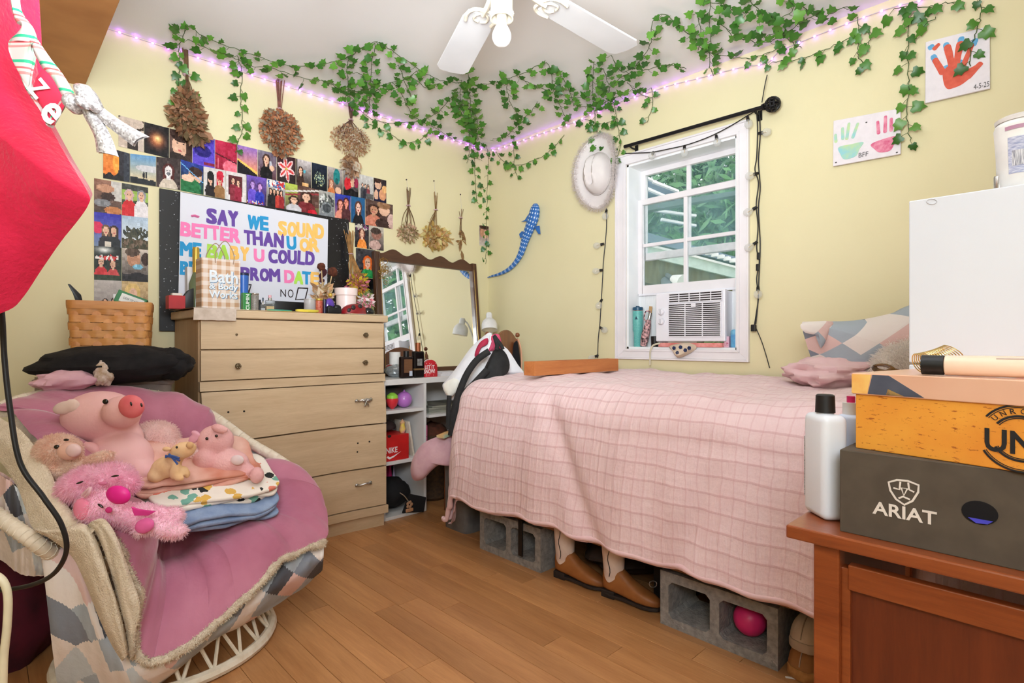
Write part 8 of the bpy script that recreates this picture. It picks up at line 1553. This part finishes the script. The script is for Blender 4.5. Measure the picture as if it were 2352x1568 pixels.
# ---- bottles beside the boxes
c = Vector((-1.640, -2.775, FZ)); t = thing('white_bottle', 'tall translucent white bottle with a black cap on the cherry desk', 'bottle', c, math.radians(46)); Mb = wm(t)
hs_ = 1 - (950 - 784) / 1258 * 1.0 - FZ
part('bottle', MB().box((0, 0, hs_ / 2), (.072, .046, hs_), Mb), mk('white_hdpe', (226, 229, 236), .35, (222, 225, 232), 6), t, 40, .013, bseg=4); part('neck', MB().lathe([(.014, hs_ - .002), (.014, hs_ + .006)], 16, TR(c)), mk('white_hdpe', (240, 242, 246)), t); part('cap', MB().lathe([(.0165, hs_ + .002), (.0155, hs_ + .033), (.013, hs_ + .035), (0, hs_ + .035)], 26, TR(c)), mk('ribbed_black', (26, 25, 26), .5), t); part('back_label', MB().box((.0365, .004, hs_ * .45), (.001, .03, hs_ * .6), Mb), mk('label_print', (226, 226, 228), .5, (110, 108, 112), 160, stretch=(1, .3, 5)), t, 0)
c = Vector((-1.575, -2.80, FZ)); t = thing('small_lotion_bottle', 'small pale blue bottle with a white and pink top behind the white bottle', 'bottle', c); h2 = 1 - (945 - 784) / 1258 * 1.07 - FZ; part('bottle', MB().box(c + Vector((0, 0, h2 / 2)), (.045, .04, h2)), mk('pale_blue_bottle', (206, 216, 236), .35), t, 40, .008, bseg=3); part('white_cap', MB().lathe([(.014, h2 - .002), (.014, h2 + .022), (0, h2 + .022)], 18, TR(c)), ml, t); part('pink_nozzle', MB().lathe([(.007, h2 + .02), (.007, h2 + .034), (0, h2 + .034)], 14, TR(c)), mk('magenta_cap', (214, 40, 110), .4), t)
# ---- white cabinet behind
wx = -1.435; y0_ = onx(2088, 600, wx).y; zt3 = onx(2088, 462, wx).z; zb3 = onx(2250, 836, wx).z; wc = thing('white_cabinet', 'white laminate cabinet standing on the cherry desk behind the boxes', 'cabinet', (wx + .13, y0_ - .3, FZ)); m_lam = mk('white_laminate', (222, 226, 234), .35, (218, 222, 231), 3)
part('body', MB().box((wx + .142, y0_ - .30, (FZ + zt3) / 2), (.25, .594, zt3 - FZ)), m_lam, wc, 0, .001); part('door', MB().box((wx + .007, y0_ - .30, (zb3 + zt3) / 2), (.016, .60, zt3 - zb3)), m_lam, wc, 0, .002); part('lower_door', MB().box((wx + .007, y0_ - .30, (FZ + zb3 - .004) / 2), (.016, .60, zb3 - .004 - FZ)), m_lam, wc, 0, .002)
part('water_mark', MB().tube([onx(2140 + 12 * cos(s), 463 + 6 * sin(s), wx - .002) for s in np.linspace(0, 2 * pi, 14)[:-1]], .0006, 4, closed=True), mk('mark_grey', (206, 206, 212), .5), wc)
p = onx(2346, 400, wx + .06); c = Vector((p.x, p.y, zt3)); h3 = onx(2346, 268, wx + .06).z - zt3; t = thing('lotion_bottle_white', 'white lotion bottle with a grey printed label on the cabinet', 'bottle', c, 0); 
part('bottle', MB().lathe([(.030, 0), (.034, .005), (.036, h3 * .5), (.039, h3 * .85), (.037, h3 * .9), (.034, h3 * .92)], 28, TR(c, (0, 0, 0), (1, 1, 1))), mk('lotion_white', (244, 242, 240), .4), t); part('cap', MB().lathe([(.037, h3 * .92), (.038, h3 * .97), (.03, h3), (0, h3)], 28, TR(c)), mk('lotion_cap', (236, 232, 230), .4), t)
lbl = mk('lotion_label', (150, 158, 196), .5, (222, 224, 236), 90, stretch=(1, 1, 8))
def cyl(a0, a1, z0, z1, r0, r1, mm, nm): part(nm, MB().grid(lambda u, v: c + Vector((cos(a0 + (a1 - a0) * u) * (r0 + (r1 - r0) * v), sin(a0 + (a1 - a0) * u) * (r0 + (r1 - r0) * v), z0 + (z1 - z0) * v)), 12, 2), mm, t)
ca_ = math.atan2(CAM.y - c.y, CAM.x - c.x); cyl(ca_ - .5, ca_ + 1.0, h3 * .2, h3 * .68, .0352, .0382, lbl, 'printed_label'); cyl(ca_ - .35, ca_ + .4, h3 * .3, h3 * .5, .0362, .0372, mk('barcode2', (240, 240, 244), .5, (80, 84, 110), 220, stretch=(9, 9, .05)), 'barcode'); cyl(ca_ - .6, ca_ + .9, h3 * .78, h3 * .83, .0390, .0392, mk('lotion_mauve', (196, 150, 176), .5), 'printed_band')
p = onx(2294, 436, wx + .05); c = Vector((p.x, p.y, zt3)); single('chrome_lipstick', MB().lathe([(.0075, 0), (.0075, .03), (.007, .031), (.007, .032), (0, .032)], 20, TR(c)), m_steel, 'chrome lipstick tube beside the white lotion bottle', 'lipstick')
# ---- shoes by the desk leg
def shoe(name, label, cx, cy_, rx, ry, mat, smat, sole_h, floor_z):
    c = Vector((cx, cy_, 0)); t = thing(name, label, 'shoe', Vector((c.x, c.y, floor_z))); fw = Vector((-.99, .10, 0)).normalized(); s = Vector((-fw.y, fw.x, 0)); M = frame(Vector((c.x, c.y, floor_z)), fw, s)
    out = [(x * rx, y * ry) for x, y in [(1, 0), (.93, .55), (.7, .9), (.2, 1), (-.5, .82), (-1.6, .78), (-2.0, .4), (-2.0, -.4), (-1.6, -.78), (-.5, -.82), (.2, -1), (.7, -.9), (.93, -.55)]]
    part('sole', MB().ext(out, sole_h, M), smat, t, 40, .006); up = MB()
    def f(u, v): a = 2 * pi * u; i = u * len(out); j = int(i) % len(out); q = i - int(i); x = out[j][0] + (out[(j + 1) % len(out)][0] - out[j][0]) * q; y = out[j][1] + (out[(j + 1) % len(out)][1] - out[j][1]) * q; k = math.cos(v * pi / 2) ** .6; return M @ Vector((x * k * .96 - .02 * v, y * k * .93, sole_h + sin(v * pi / 2) * ry * 1.35))
    up.grid(f, 52, 10, closeu=True); part('upper', up, mat, t, 60); part('seam', MB().tube([f(.0, v) + Vector((0, 0, .002)) for v in np.linspace(.05, .8, 8)], .002, 5), mk('seam_tan', (170, 150, 134), .8), t); return t
m_sued = mk('beige_suede', (206, 188, 172), .9, (192, 172, 156), 30); m_cork = mk('cork', (176, 124, 70), .8, (150, 100, 52), 60)
shoe('cork_sandal', 'brown cork soled sandal beneath the beige slipper', -.955, -2.535, .075, .05, mk('brown_suede', (150, 100, 56), .9), m_cork, .035, 0.0); shoe('beige_slipper', 'beige suede slipper stacked on the cork sandal', -.945, -2.535, .075, .048, m_sued, mk('slipper_sole', (186, 166, 150), .8), .03, .082)
shoe('white_sneaker', 'white soled sneaker on the cinder block under the comforter hem', -.92, -2.40, .07, .045, mk('sneaker_tan', (150, 120, 96), .8), mk('sneaker_white', (232, 228, 222), .5), .028, .191)
single('paper_strip', MB().box((0, 0, .001), (.075, .007, .002), TR(onz(1836, 1560, 0), (0, 0, math.radians(-60)))), m_white, 'thin white strip lying on the floor by the desk leg', 'strip')
single('clear_wrapper', heap(onz(1868, 1540, 0) + Vector((.02, .04, .012)), (.05, .03, .012), 33, .4), mk('wrapper', (206, 210, 208), .2, alpha=.5), 'crumpled clear wrapper on the floor beside the desk leg', 'wrapper')
